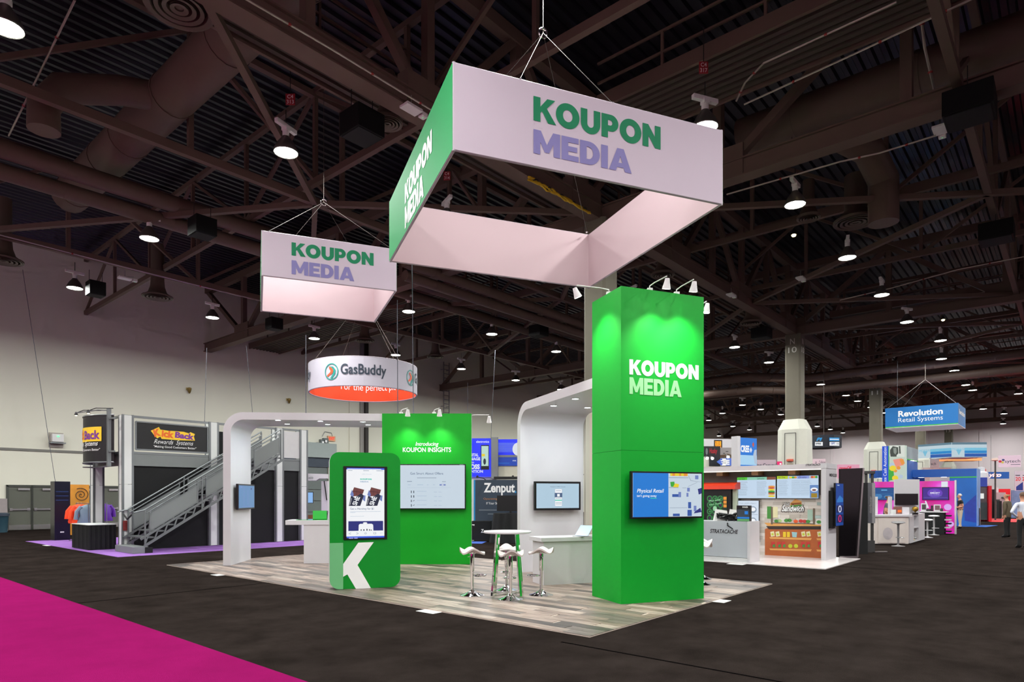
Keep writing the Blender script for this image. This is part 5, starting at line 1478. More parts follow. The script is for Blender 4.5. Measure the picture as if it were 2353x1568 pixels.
# printed bar
mwood = M('mural wood', (176, 92, 44), rough=.65, var=.25, scale=4); mw2 = M('mural light wood', (222, 160, 88), rough=.65, var=.1); mdk = M('mural dark', (54, 40, 36), rough=.7)
yy = YB - .010
bt = Z5(1000, 1045)[1]
def P5(pts, nm, mat, y): return MB().poly([Z5(a, b) for a, b in pts], y).build(nm, mat, gst)
P5([(728, 1090), (770, 1075), (1345, 1070), (1345, 1410), (770, 1372), (728, 1365)], 'bar_print', mwood, yy)
P5([(722, 1022), (1345, 1045), (1345, 1060), (760, 1058)], 'bar_print', mw2, yy - .002)
P5([(740, 1058), (1345, 1058), (1345, 1095), (770, 1092)], 'bar_print', mdk, yy - .002)
for b in (1175, 1295):
    P5([(775, b), (1225, b + 10), (1215, b + 32), (785, b + 18)], 'shelf_print', mw2, yy - .003); P5([(1275, b + 12), (1345, b + 14), (1345, b + 34), (1282, b + 32)], 'shelf_print', mw2, yy - .003)
jar_y = M('mural jar yellow', (226, 192, 40), rough=.6); jar_c = M('mural carton', (222, 214, 170), rough=.6); jar_r = M('mural jar red', (196, 50, 50), rough=.6); jar_g = M('mural melon', (190, 200, 50), rough=.6); leaf = M('mural leaf', (70, 140, 60), rough=.6); jar_b = M('mural box blue', (150, 190, 196), rough=.6)
for a, m_ in ((785, jar_c), (840, jar_c), (1112, jar_c), (1165, jar_c), (1282, jar_c)):
    P5([(a, 1120), (a + 40, 1112), (a + 50, 1165), (a + 8, 1172)], 'carton_print', m_, yy - .004); MB().ell(Z5(a + 25, 1145)[0], yy - .006, Z5(a + 25, 1145)[1], .03, .03).build('carton_print', jar_g, gst)
for a in (920, 962): P5([(a, 1120), (a + 32, 1120), (a + 32, 1175), (a, 1175)], 'jar_print', jar_y, yy - .004)
P5([(1012, 1120), (1070, 1125), (1064, 1178), (1020, 1175)], 'box_print', jar_b, yy - .004)
for a in (795, 855, 905, 1110, 1165, 1290): P5([(a, 1225), (a + 40, 1225), (a + 42, 1290), (a + 4, 1288)], 'jar_print', jar_r, yy - .004); P5([(a + 18, 1255), (a + 40, 1250), (a + 42, 1285), (a + 14, 1282)], 'jar_print', leaf, yy - .006)
for a in (998, 1058): MB().ell(Z5(a, 1270)[0], yy - .004, Z5(a, 1270)[1], .055, .055).build('melon_print', jar_g, gst)
for a, b, m_ in ((850, 1005, leaf), (885, 1002, M('mural pale leaf', (170, 196, 130))), (955, 1000, leaf), (990, 998, leaf), (1055, 1008, M('mural tomato', (226, 90, 40))), (1110, 1005, jar_r), (1150, 1008, jar_r), (1185, 1010, leaf), (1300, 1015, leaf)):
    MB().ell(Z5(a, b)[0], yy - .004, Z5(a, b)[1], .06, .045, 14).build('salad_print', m_, gst)
glassp = M('mural glass frame', (110, 92, 76), rough=.5)
for a0, b0, a1, b1 in ((793, 855, 812, 1040), (1238, 870, 1258, 1040), (812, 1025, 1240, 1034)): MB().rect(*B5(a0, b0, a1, b1), yy - .007).build('case_print', glassp, gst)
for a0, b0, a1, b1, m_ in ((752, 850, 800, 980, leaf), (812, 855, 865, 970, jar_c), (1180, 885, 1235, 995, M('mural blender', (160, 186, 170)))): MB().rect(*B5(a0, b0, a1, b1), yy - .003).build('poster_print', m_, gst)
P5([(995, 820), (1050, 770), (1115, 795), (1118, 835), (1060, 850), (1000, 842)], 'bread_print', mw2, yy - .003)
P5([(1000, 838), (1118, 828), (1118, 848), (1000, 855)], 'salad_print', leaf, yy - .005); P5([(1005, 815), (1112, 808), (1112, 826), (1005, 834)], 'ham_print', M('mural ham', (150, 84, 40)), yy - .004)
b4 = B5(908, 838, 1142, 905); text('lettering', 'Sandwich', mdk, gst, (b4[0] - .02, b4[1] + .02, b4[2] - .02, b4[3] + .02), yy - .006, bold=.07, shear=.3); text('lettering', 'Sandwich', whitep, gst, b4, yy - .009, bold=.02, shear=.3)
text('lettering', 'Club', mdk, gst, B5(928, 805, 992, 842), yy - .006, bold=.05, shear=.3); text('lettering', 'Club', whitep, gst, B5(932, 808, 988, 838), yy - .008, bold=.0, shear=.3)
text('lettering', 'STRATACACHE', M('header ink', (40, 34, 40)), gst, (sm.px(1851, 1068, YW)[0], sm.px(1890, 1068, YW)[0], sm.px(1870, 1071, YW)[1], sm.px(1870, 1066.2, YW)[1]), YW - .004, bold=.02, shear=.2)
# side face writing and its screen
sw = Fr(*sm.w(XR + .12, YW)[:2], HALL)
lo = text('lettering', 'MIXCOE', M('header ink', (40, 34, 40)), gst, (0, sw.px(1923, 1090)[0] - sw.px(1906, 1090)[0], sw.px(1914, 1096)[1], sw.px(1914, 1089)[1]), 0, bold=.02)
lo.rotation_euler = (0, 0, math.radians(90)); lo.location = (XR + .125, YW + sw.px(1906, 1090)[0], 0)
gs_ = sw.px(1914, 1150)[0]; 
bs = T('wall_screen', 'tall narrow blue screen on the outer side of the menu booth', 'screen', sw)
bx0, bx1 = sw.px(1916.5, 1141, -.1)[0], sw.px(1934, 1141, -.1)[0]; bzt, bzb = sw.px(1925, 1111, -.1)[1], sw.px(1925, 1209, -.1)[1]
MB().box(bx0, bx1, -.14, -.09, bzb, bzt).build('housing', blk, bs)
MB().box(bx0 + .01, bx1 - .01, -.145, -.139, bzb + .01, bzt - .01).build('display', E('deep blue screen', (14, 70, 160), .75), bs)
MB().box(bx0 - .12, bx0 + .14, -.09, -.002, bzb - .05, bzt - .2).build('wall_mount', blk, bs)
q = uv(bx0, bx1, bzb, bzt, .01)
R(bs, q, [(.06, .52, .94, .69), (.06, .74, .94, .93)], 'picture', E('deep navy screen', (10, 26, 90), .7), -.147)
for v_, m_ in ((.605, E('ring white', (230, 230, 255), .9)), (.835, E('ring pink', (220, 40, 110), .9))):
    OV(bs, q, [(.5, v_, .22, .085)], 'ring', m_, -.149); OV(bs, q, [(.5, v_, .12, .06)], 'ring_hole', E('deep navy screen', (10, 26, 90), .7), -.15)
PG(bs, q, [[(.1, .4), (.5, .28), (.95, .36), (.95, .44), (.1, .45)]], 'wave', E('mid blue screen', (50, 130, 210), .75), -.147); R(bs, q, [(.15, .03, .45, .05)], 'mark', s_faint, -.147)

# menu screens
def menu(lb, a0, b0, a1, b1, heads, side):
    x0, x1, z0, z1 = B5(a0, b0, a1, b1, YB - .1)
    o = screen('menu_screen', lb, sm, x0, x1, z0, z1, YB, E('menu blue', (206, 228, 250), .85), .012, .05, .05)
    q = uv(x0, x1, z0, z1, .012)
    for u0, u1, m_, s in heads:
        R(o, q, [(u0, .0, u1, .13)], 'heading', m_)
        if s: TX(o, q, s, s_dark, u0 + .03, .03, u1 - .06, .11, shear=.3)
    for k in range(14):
        for u in (.03, .36, .58) if side == 2 else (.03, .52):
            R(o, q, [(u, .2 + k * .05, u + .2 + random.random() * .06, .212 + k * .05)], 'menu_line', s_grey)
    return o, q
o, q = menu('left of two overhead menu screens, salads and sandwiches', 428, 535, 845, 768, ((0, .27, E('menu green', (90, 210, 60), .85), 'Fresh Salads'), (.27, .5, E('menu mint', (150, 220, 190), .8), ''), (.5, .78, E('menu mint', (150, 220, 190), .8), 'Sandwiches'), (.78, 1, E('menu rust', (150, 90, 70), .7), '')), 1)
for v_, m_ in ((.45, s_orange), (.52, s_red), (.6, s_yel), (.68, s_green), (.74, s_br), (.8, s_orange), (.9, s_yel)): OV(o, q, [(.9, v_, .09, .04)], 'sandwich_picture', m_, -.004)
o, q = menu('right of two overhead menu screens, hot dogs and drinks', 850, 520, 1300, 768, ((0, .27, E('menu lime', (190, 220, 40), .85), 'Hot Dogs'), (.27, .5, s_faint, ''), (.5, .78, E('menu lilac', (150, 170, 240), .8), 'Drinks'), (.78, 1, s_faint, '')), 2)
R(o, q, [(.8, .42, 1, .98)], 'drink_picture', E('menu dusk', (110, 150, 210), .8), -.003); OV(o, q, [(.9, .62, .085, .09)], 'foam', s_white, -.004); OV(o, q, [(.9, .64, .05, .04)], 'coffee', s_br, -.005); R(o, q, [(.83, .78, .97, .97)], 'cup', E('cup gold', (170, 140, 40), .8), -.004)
for u, m_ in ((.85, s_red), (.9, s_orange), (.95, s_green)): OV(o, q, [(u, .07, .03, .05)], 'fruit', m_, -.004)
for u, m_ in ((.34, s_yel), (.4, s_green), (.45, s_orange)): OV(o, q, [(u, .07, .04, .045)], 'snack', m_, -.004)
x0, x1, z0, z1 = B5(430, 785, 665, 1205, YB - .1)
o = screen('menu_screen', 'upright pale screen below the left overhead menu screen', sm, x0, x1, z0, z1, YB, E('menu pale', (222, 236, 252), .85), .012, .05, .05); q = uv(x0, x1, z0, z1, .012)
TX(o, q, 'YOUR ORDER IS READY!', s_grey, .1, .05, .9, .085)
for v_ in (.23, .52): OV(o, q, [(.74, v_, .17, .09)], 'dish_picture', s_grey, -.003); OV(o, q, [(.74, v_ - .01, .12, .05)], 'dish_picture', s_white, -.004)
R(o, q, [(.55, .35, .95, .36), (.55, .64, .95, .65)], 'menu_line', s_grey)
# kiosk with red awning
aw = T('awning_kiosk', 'dark screen kiosk under a red awning left in the menu booth', 'kiosk', sm)
x0, x1, z0, z1 = B5(60, 640, 362, 1010, 2.2)
MB().box(x0 - .3, x1 - .0, 2.2, 2.55, .02, z1).build('cabinet', blk, aw)
x0r, x1r, z0r, z1r = B5(40, 595, 408, 668, 2.1)
MB().prism([(2.1, z0r), (2.1, z0r + .1), (2.3, z1r), (2.55, z1r), (2.55, z0r)], x0r - .3, x1r, 'x').build('awning', M('awning red', (226, 60, 34), rough=.5), aw)
MB().box(x1 + .02, x1r - .02, 2.3, 2.4, .02, z0r).build('post', M('pale sage', (176, 186, 164), rough=.6), aw)
x0, x1, z0, z1 = B5(110, 735, 325, 1000, 2.18); q = uv(x0, x1, z0, z1, 0)
MB().box(x0, x1, 2.185, 2.2, z0, z1).build('display', E('kiosk dark green', (16, 44, 24), .7), aw)
k_g = E('kaleido green', (50, 140, 70), .8); k_l = E('kaleido pale', (160, 220, 170), .85); k_p = E('kaleido purple', (70, 30, 90), .7)
for i in range(3):
    for j in range(4):
        u, v_ = .14 + i * .27, .12 + j * .26
        OV(aw, q, [(u, v_, .13, .12)], 'pattern', k_g, 2.183); OV(aw, q, [(u, v_, .085, .08)], 'pattern', E('kiosk dark green', (16, 44, 24), .7), 2.182); OV(aw, q, [(u + .02, v_, .05, .045)], 'pattern', k_p if (i + j) % 3 == 0 else k_g, 2.181)
OV(aw, q, [(.41, .52, .1, .1)], 'pattern', k_l, 2.18)
text('lettering', 'Play with', k_l, aw, (*[q(u, 0)[0] for u in (.12, .68)], q(0, .26)[1], q(0, .13)[1]), 2.179, bold=.02, rot=10, shear=.2); text('lettering', 'Your Food!', k_l, aw, (*[q(u, 0)[0] for u in (.12, .72)], q(0, .40)[1], q(0, .27)[1]), 2.179, bold=.02, rot=10, shear=.2)
R(aw, q, [(.83, .05, .98, .17), (.83, .2, .98, .32), (.83, .35, .98, .47)], 'food_picture', s_orange, 2.18)

# grey counter in front
cq = Fr(*G(1719, 1296.6)[:2], ROW)
gc = T('counter', 'light grey reception counter right of the green tower with dark lettering', 'counter', cq)
gcm = M('counter grey', (176, 180, 186), rough=.45, var=.02)
MB().box(-1.75, -.0, .03, .62, .14, 1.03).build('body', gcm, gc)
MB().box(-1.75, .01, .0, .66, .0, .13).build('plinth', M('plinth', (196, 196, 196)), gc)
MB().box(-.02, .04, .0, .66, .0, 1.04).build('end_panel', white, gc)
b4 = (cq.px(1632, 1222, .03)[0], cq.px(1696, 1222, .03)[0], cq.px(1664, 1226.5, .03)[1], cq.px(1664, 1217, .03)[1])
text('lettering', 'STRATACACHE', M('header ink', (40, 34, 40)), gc, b4, .026, bold=.025, shear=.2)
def at_counter(u, y): return cq.w(cq.px(u, 1200, y)[0], y, 1.03)
p = at_counter(1670, .3); hp = T('harness', 'tangle of black straps and cable lying on the grey counter', 'straps', p)
random.seed(3)
for k in range(9):
    a = random.uniform(0, 6.28); pts_ = [(random.uniform(-.25, .25), random.uniform(-.12, .12), random.uniform(.02, .2)) for _ in range(5)]
    MB().tube(pts_, .022, 6).build('strap', blk, hp, smooth=True)
MB().tube([(-.05, -.2, .02), (-.1, -.36, -.1), (.05, -.37, -.2), (.12, -.36, -.08), (.1, -.2, .03)], .018, 6).build('strap_loop', blk, hp, smooth=True)
MB().box(.0, .22, -.1, .12, .0, .07).build('battery', blk, hp)
p = at_counter(1676, .48); bgp = T('paper_bags', 'crumpled white paper bags behind the black straps on the grey counter', 'bags', p)
for dx in (-.22, .15): MB().add([(dx - .18, -.06, 0), (dx + .18, -.06, 0), (dx + .16, .0, .26), (dx - .13, .0, .3), (dx - .18, .08, 0), (dx + .18, .08, 0), (dx + .16, .03, .26), (dx - .13, .03, .3)], [(0, 1, 2, 3), (7, 6, 5, 4), (0, 4, 5, 1), (1, 5, 6, 2), (2, 6, 7, 3), (3, 7, 4, 0)]).build('bag', paper, bgp)
p = at_counter(1708, .2); sf_ = Fr(p.x, p.y, ROW, 1.03)
sd = T('counter_display', 'small dark sign box with screen on the grey counter', 'display', sf_)
hw = .17
MB().box(-hw, hw, 0, .1, .0, .40).build('case', blk, sd)
R(sd, lambda u, v: (-hw + .34 * u, .40 - .40 * v), [(.05, .24, .95, .82)], 'face', M('display slate', (52, 60, 70)), -.003); R(sd, lambda u, v: (-hw + .34 * u, .40 - .40 * v), [(.05, .84, .95, .98)], 'foot_band', M('display green', (90, 150, 90)), -.003); R(sd, lambda u, v: (-hw + .34 * u, .40 - .40 * v), [(.05, .72, .95, .82), (.6, .35, .85, .55)], 'face_blue', s_blue, -.005)
text('lettering', 'INNER', whitep, sd, (-.02, .12, .34, .38), -.004, bold=.02)

# ---- black leaning panel and frame right of it
lq = Fr(*D(1952, 1284, 17.4)[:2], 8)
lpn = T('leaning_panel', 'tall glossy black panel with silver edge leaning beside the menu booth', 'panel', lq)
P_ = lambda u, v, y=0: lq.px(u, v, y)
gl = M('glossy black', (12, 10, 14), rough=.12, var=.0)
pts_ = [P_(1930, 1283), P_(1969, 1284), P_(1983, 1076), P_(1930, 1078)]
pts_ = [(x, max(z, .02)) for x, z in pts_]
MB().prism(pts_, 0, .05, 'y').build('sheet', gl, lpn)
MB().bar((pts_[1][0], .0, pts_[1][1]), (pts_[2][0], 0, pts_[2][1]), .05, .06, (0, 1, 0)).build('edge_profile', steel, lpn); MB().bar((pts_[0][0], 0, .03), (pts_[1][0], 0, .03), .06, .05).build('bottom_profile', steel, lpn)
q2 = Fr(*D(1990, 1284, 18.6)[:2], 8)
l2_ = T('black_screen_wall', 'black upright panel behind the leaning glossy panel', 'panel', q2)
a0 = q2.px(1968, 1141)[0]; a1 = q2.px(1994, 1141)[0]
MB().box(a0, a1, 0, .25, .0, q2.px(1980, 1110)[1]).build('body', kblack, l2_)
q3 = Fr(*D(2000, 1284, 19.2)[:2], 8)
rk_ = T('display_frame', 'dark metal frame carrying a grey printed scroll panel', 'frame', q3)
pa, pb_ = q3.px(1990, 1141)[0], q3.px(2004, 1141)[0]; ht = q3.px(1990, 1083)[1]
for x in (pa, pb_): MB().box(x - .03, x + .03, -.03, .03, .0, ht).build('post', dark_m, rk_)
MB().box(pa - .1, pb_ + .05, -.06, .06, ht - .08, ht).build('top_bar', dark_m, rk_)
MB().box(pa - .1, pb_ + .06, -.04, .04, .0, .35).build('foot_box', dark_m, rk_)
MB().bar((pb_, -.1, .02), (pb_ + .4, -.1, .02), .06, .03).build('foot', steel, rk_)
x0_, x1_, z0_, z1_ = q3.px(1996, 1141, -.1)[0], q3.px(2004, 1141, -.1)[0], q3.px(2000, 1203, -.1)[1], q3.px(2000, 1110, -.1)[1]
MB().box(x0_, x1_, -.1, -.04, z0_, z1_).build('scroll_panel', M('scroll grey', (92, 92, 98), rough=.4), rk_); MB().box(x1_, x1_ + .1, -.1, -.03, z0_, z1_).build('scroll_edge', M('scroll pale', (150, 148, 150), rough=.5, var=.3, scale=20), rk_)
text('lettering', 'doorbuster', M('scroll ink', (170, 166, 160)), rk_, (x0_ + .02, x1_ - .02, z0_ + .3, z1_ - .4), -.104, rot=90)

# ================================================================== white counter island and magenta booth
wi = Fr(*G(2009, 1252.3)[:2], 0)
isl = T('counter', 'white L-shaped counter with open shelf in the aisle booth', 'counter', wi)
fx = wi.px(2087.7, 1200)[0]; hz = 1.02
MB().box(0, fx, 0, .7, .03, hz - .06).build('front_body', M('off-white laminate', (214, 202, 196), rough=.5), isl)
MB().box(-.03, fx + .1, -.06, .75, hz - .06, hz).build('top', white, isl)
MB().box(.12, fx - .12, -.03, .0, .06, hz - .12).build('front_panel', M('off-white laminate', (214, 202, 196), rough=.5), isl)
MB().ell(fx * .38, -.033, .38, .17, .21, 20).build('faded_logo', M('faded logo', (188, 178, 182), rough=.6), isl)
Bd = Vector((math.cos(hall.r), math.sin(hall.r)))
def along(s, o_=0): return (fx + Bd.x * s + -Bd.y * o_ * -1 * 0, Bd.y * s)
for i, (s0, s1) in enumerate(((.25, 1.0), (1.9, 3.2))):
    a = Vector((fx, 0)) + Bd * s0; b = Vector((fx, 0)) + Bd * s1; nrm = Vector((-Bd.y, Bd.x)) * .5
    MB().prism([(a.x, a.y), (b.x, b.y), (b.x + nrm.x, b.y + nrm.y), (a.x + nrm.x, a.y + nrm.y)], .03, hz, 'z').build('side_body', white, isl)
a = Vector((fx, 0)) + Bd * 1.0; b = Vector((fx, 0)) + Bd * 1.9
for z in (.03, .52, hz - .04): MB().prism([(a.x, a.y), (b.x, b.y), (b.x + nrm.x, b.y + nrm.y), (a.x + nrm.x, a.y + nrm.y)], z, z + .04, 'z').build('shelf', white, isl)
MB().prism([(a.x + nrm.x * .9, a.y + nrm.y * .9), (b.x + nrm.x * .9, b.y + nrm.y * .9), (b.x + nrm.x, b.y + nrm.y), (a.x + nrm.x, a.y + nrm.y)], .03, hz, 'z').build('shelf_back', M('shelf shade', (190, 190, 184)), isl)
sbx = T('shoes_box', 'small dark and yellow bundle on the lower shelf of the white counter', 'bundle', Fr(*wi.w((a.x + b.x) / 2 + nrm.x * .4, (a.y + b.y) / 2 + nrm.y * .4)[:2], HALL, .072))
MB().box(-.25, .25, -.1, .1, 0, .06).build('yellow_base', yel, sbx); MB().lathe([(0, .2), (.12, .18), (.22, .08), (.22, .06)], 12).build('dark_bundle', blk, sbx, smooth=True)
pst = T('tv_stand', 'white stand panel above the counter carrying a black television', 'panel', Fr(*wi.w(0, .5)[:2], 0))
pf2 = Fr(*wi.w(0, .5)[:2], 0)
a0, a1, z0, z1 = pf2.px(2057, 1141)[0], pf2.px(2113, 1141)[0], hz + .01, pf2.px(2080, 1102)[1]
MB().box(a0, a1, 0, .08, z0 + .01, z1).build('board', white, pst)
MB().box(pf2.px(2008.5, 1141)[0], pf2.px(2017, 1141)[0], .0, .2, hz + .01, pf2.px(2010, 1142)[1]).build('side_post', white, pst); MB().box(pf2.px(2044, 1141)[0], pf2.px(2050, 1141)[0], .0, .1, hz + .01, pf2.px(2045, 1142)[1]).build('side_post', white, pst)
x0_, x1_, z0_, z1_ = pf2.px(2058.5, 1141, -.12)[0], pf2.px(2110, 1141, -.12)[0], pf2.px(2080, 1161, -.12)[1], pf2.px(2080, 1135, -.12)[1]
tv2 = screen('television', 'switched-off black television on the white panel in the aisle booth', pf2, x0_, x1_, z0_, z1_, 0, M('off screen', (8, 8, 10), rough=.15), .015, cat='television')
for i, (u, lb, w_, h_, mt) in enumerate(((2064, 'dark printed leaflet box on the white counter', .26, .28, M('leaflet print', (130, 84, 76), var=.5, scale=14)), (2080, 'white leaflet holder on the white counter', .27, .26, M('leaflet white', (214, 210, 216))), (2054, 'clear jar on the white counter', .14, .18, M('clear jar', (206, 208, 206), rough=.2)))):
    fr_ = Fr(*wi.w(wi.px(u, 1180, .2)[0], .2)[:2], -4, hz); o = T('leaflet_holder', lb, 'leaflet holder', fr_)
    MB().box(-w_ / 2, w_ / 2, 0, .08, 0, h_).build('sleeve', mt, o); MB().box(-w_ / 2 - .01, w_ / 2 + .01, -.06, .1, 0, .03).build('base', white, o)
    if i == 0: MB().rect(-.02, .11, .08, .17, -.004).build('picture', org, o)
fr_ = Fr(*wi.w(wi.px(2103, 1180, .35)[0], .35)[:2], 0, hz); o = T('trophy', 'small golden globe on a black block on the white counter', 'trophy', fr_)
MB().box(-.07, .07, -.05, .05, 0, .07).build('block', blk, o); MB().lathe([(.01, .07), (.02, .1), (.08, .14), (.1, .2), (.08, .26), (0, .29)], 14).build('globe', M('gold', (190, 150, 60), rough=.3, metal=.8), o, smooth=True)
# stools in that booth
def pedestal_stool(lb, u, v, col, hgt):
    p = G(u, v); o = T('pedestal_stool', lb, 'stool', p, 'pedestal stools in the aisle booths')
    mt = M('stool ' + col, {'silver': (150, 148, 150), 'white': (214, 212, 214)}[col], rough=.3, metal=.4)
    MB().lathe([(0, hgt + .06), (.14, hgt + .05), (.2, hgt + .03), (.21, hgt), (.12, hgt - .03), (.05, hgt - .05)], 20).build('seat', mt, o, smooth=True)
    MB().lathe([(.05, hgt - .05), (.035, hgt - .08), (.03, .05), (.08, .03), (.2, .01), (.2, 0), (0, 0)], 18).build('post_and_base', mt, o, smooth=True)
    MB().tube([(.13 * math.cos(t), .13 * math.sin(t) - .1, .3) for t in [i * .4 for i in range(16)]], .012, 6, True).build('foot_ring', mt, o)
pedestal_stool('silver pedestal stool in front of the white counter island', 2064, 1256, 'silver', .78)
pedestal_stool('white pedestal stool before the black counter of the magenta booth', 2146, 1230, 'white', .80)
pedestal_stool('white pedestal stool half hidden at the end of the white counter', 2131, 1236, 'white', .7)
# magenta light walls
mg = Fr(*G(2193.5, 1228)[:2], ROW)
def mag_mat():
    m = bpy.data.materials.new('magenta light wall'); m.use_nodes = True; nt = m.node_tree; p = nt.nodes['Principled BSDF']
    tc = nt.nodes.new('ShaderNodeTexCoord'); vo = nt.nodes.new('ShaderNodeTexVoronoi'); vo.inputs['Scale'].default_value = 1.1; nt.links.new(tc.outputs['Object'], vo.inputs['Vector'])
    cr = nt.nodes.new('ShaderNodeValToRGB'); e = cr.color_ramp.elements
    e[0].position = .15; e[0].color = (*c(214, 150, 240), 1); e[1].position = .75; e[1].color = (*c(200, 10, 130), 1); k = e.new(.4); k.color = (*c(222, 30, 190), 1)
    nt.links.new(vo.outputs['Distance'], cr.inputs['Fac']); nt.links.new(cr.outputs[0], p.inputs['Emission Color']); p.inputs['Emission Strength'].default_value = .9; p.inputs['Base Color'].default_value = (.1, .02, .08, 1)
    return m
magm = mag_mat()
mw_ = T('magenta_wall', 'glowing magenta printed back wall of the aisle booth', 'backdrop', mg)
mx0 = mg.px(2004, 1141)[0]; mzt = mg.px(2150, 1106)[1]
MB().box(mx0, 0, 0, .1, .02, mzt).build('light_fabric', magm, mw_); MB().box(-.0, .06, -.02, .12, .0, mzt + .03).build('end_profile', white, mw_)
MB().rect(*[mg.px(2163, 1141)[0], mg.px(2178, 1141)[0], mg.px(2170, 1121)[1], mg.px(2170, 1107)[1]], -.004).build('white_square', E('light box white', (240, 246, 255), .8), mw_)
MB().poly([mg.px(2125, 1152), mg.px(2128, 1151), mg.px(2135, 1168), mg.px(2130, 1168)], -.004).build('white_streak', E('light box white', (240, 246, 255), .8), mw_)
for u, v, r in ((2184, 1166, .14), (2191, 1205, .12)): MB().ell(mg.px(u, v)[0] - .1, -.004, mg.px(u, v)[1], r, r).build('pale_disc', E('pale violet glow', (226, 180, 250), .85), mw_)
x0_, x1_, z0_, z1_ = mg.px(2119, 1141, -.1)[0], mg.px(2181, 1141, -.1)[0], mg.px(2150, 1150, -.1)[1], mg.px(2150, 1120, -.1)[1]
o = screen('wall_screen', 'violet screen reading THE SMART on the magenta wall', mg, x0_, x1_, z0_, z1_, 0, E('violet screen', (70, 30, 150), .8), .03); q = uv(x0_, x1_, z0_, z1_, .03)
OV(o, q, [(.48, .45, .3, .38)], 'glow_print', E('violet screen light', (110, 60, 200), .8), -.0015); TX(o, q, 'THE', s_faint, .42, .27, .52, .33); TX(o, q, 'SMART', s_white, .29, .37, .68, .5, bold=.03); TX(o, q, 'WAY TO SERVE', s_faint, .27, .55, .65, .62); R(o, q, [(.3, .68, .75, .7), (.02, .82, .98, .84)], 'line', s_lil)
x0_, x1_, z0_, z1_ = mg.px(2009, 1141, -.1)[0], mg.px(2055, 1141, -.1)[0], mg.px(2030, 1150, -.1)[1], mg.px(2030, 1121, -.1)[1]
o = screen('wall_screen', 'blue cityscape screen on the magenta wall behind the counter', mg, x0_, x1_, z0_, z1_, 0, E('city blue', (20, 84, 150), .8), .02); q = uv(x0_, x1_, z0_, z1_, .02)
R(o, q, [(.35, .14, .66, .22)], 'mark', E('city light', (110, 190, 240), .85)); OV(o, q, [(.2, .7, .2, .2), (.7, .75, .22, .15)], 'city_glow', E('city mid', (60, 130, 190), .8)); R(o, q, [(.02, .5, .98, .53)], 'skyline', E('city mid', (60, 130, 190), .8))
bc = Fr(*mg.w(0, -.75)[:2], ROW); bcn = T('counter', 'black demo counter with white top before the magenta wall', 'counter', bc)
cx0 = bc.px(2100, 1141)[0]
MB().box(cx0, -.3, .05, .6, .0, .95).build('body', kblack, bcn); MB().box(cx0, -.2, .02, .65, .95, 1.0).build('top', white, bcn)
for k in range(5): MB().box(-.301, -.08, .15, .55, .1 + k * .17, .16 + k * .17).build('side_fin', white if k % 2 else kblack, bcn)
for u, lb, w_, h_, mt in ((2123, 'white gadget on the black demo counter', .22, .35, white), (2134, 'small black speaker on the black demo counter', .16, .1, blk), (2142, 'black tilted stand on the black demo counter', .08, .25, blk), (2154, 'white framed tablet on the black demo counter', .26, .30, white), (2164, 'black cup on the black demo counter', .1, .13, blk)):
    fr_ = Fr(*bc.w(bc.px(u, 1170, .25)[0], .25)[:2], ROW + 20, 1.0); o = T('demo_item', lb, 'gadget', fr_)
    MB().box(-w_ / 2, w_ / 2, 0, .06, 0.0, h_).build('body', mt, o, bev=.01); MB().box(-w_ * .35, w_ * .35, -.004, .0, h_ * .2, h_ * .85).build('front', M('gadget face', (110, 84, 88)) if w_ > .25 else dark_m, o)

# ================================================================== hanging blue banner and cash booth
rv = Fr(*D(2201.7, 1000, 37)[:2], ROW)
rb = T('hanging_banner', 'long blue hanging banner with white lettering and green lower line', 'banner', rv)
bl = M('banner blue', (14, 112, 186), rough=.6, var=.12, scale=1.2)
rl_ = -rv.px(2034, 1000)[0]; zt_, zb_ = 7.0, 5.8; dp = rv.gx(2218.5, 0)
MB().box(-rl_, 0, 0, .03, zb_, zt_).build('front_panel', bl, rb); MB().box(-.03, 0, .03, dp, zb_, zt_).build('side_panel', bl, rb); MB().box(-rl_, -rl_ + .03, .03, dp, zb_, zt_).build('left_panel', bl, rb); MB().box(-rl_, 0, dp, dp + .03, zb_, zt_).build('back_panel', bl, rb)
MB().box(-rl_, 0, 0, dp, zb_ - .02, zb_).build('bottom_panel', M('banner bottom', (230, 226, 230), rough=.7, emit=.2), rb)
MB().rect(-rl_, 0, zb_, zb_ + .06, -.004).build('green_line', M('banner green', (60, 180, 60)), rb)
text('lettering', 'Revolution', whitep, rb, (rv.px(2064, 1000)[0], rv.px(2166.5, 1000)[0], zb_ + .62, zt_ - .22), -.006, bold=.03); text('lettering', 'Retail Systems', whitep, rb, (rv.px(2064, 1000)[0], rv.px(2166.5, 1000)[0], zb_ + .22, zb_ + .56), -.006)
t = text('lettering', 'Revolution', whitep, rb, (0, dp * .75, zb_ + .62, zt_ - .3), 0, bold=.03); t.rotation_euler = (0, 0, math.radians(90)); t.location = (.006, dp * .12, 0)
o = T('banner_rigging', 'cables carrying the long blue banner', 'cable', rv)
apx = rv.loc(D(2126, 873, 39.5))
for p in ((-rl_ + .1, .1, zt_), (-.1, .1, zt_), (-.1, dp, zt_), (-rl_ + .1, dp, zt_)): MB().cyl(p, apx, .015, n=5).build('cable', cable_m, o)
MB().cyl(apx, (apx.x, apx.y, 10.6), .015, n=5).build('cable', cable_m, o)

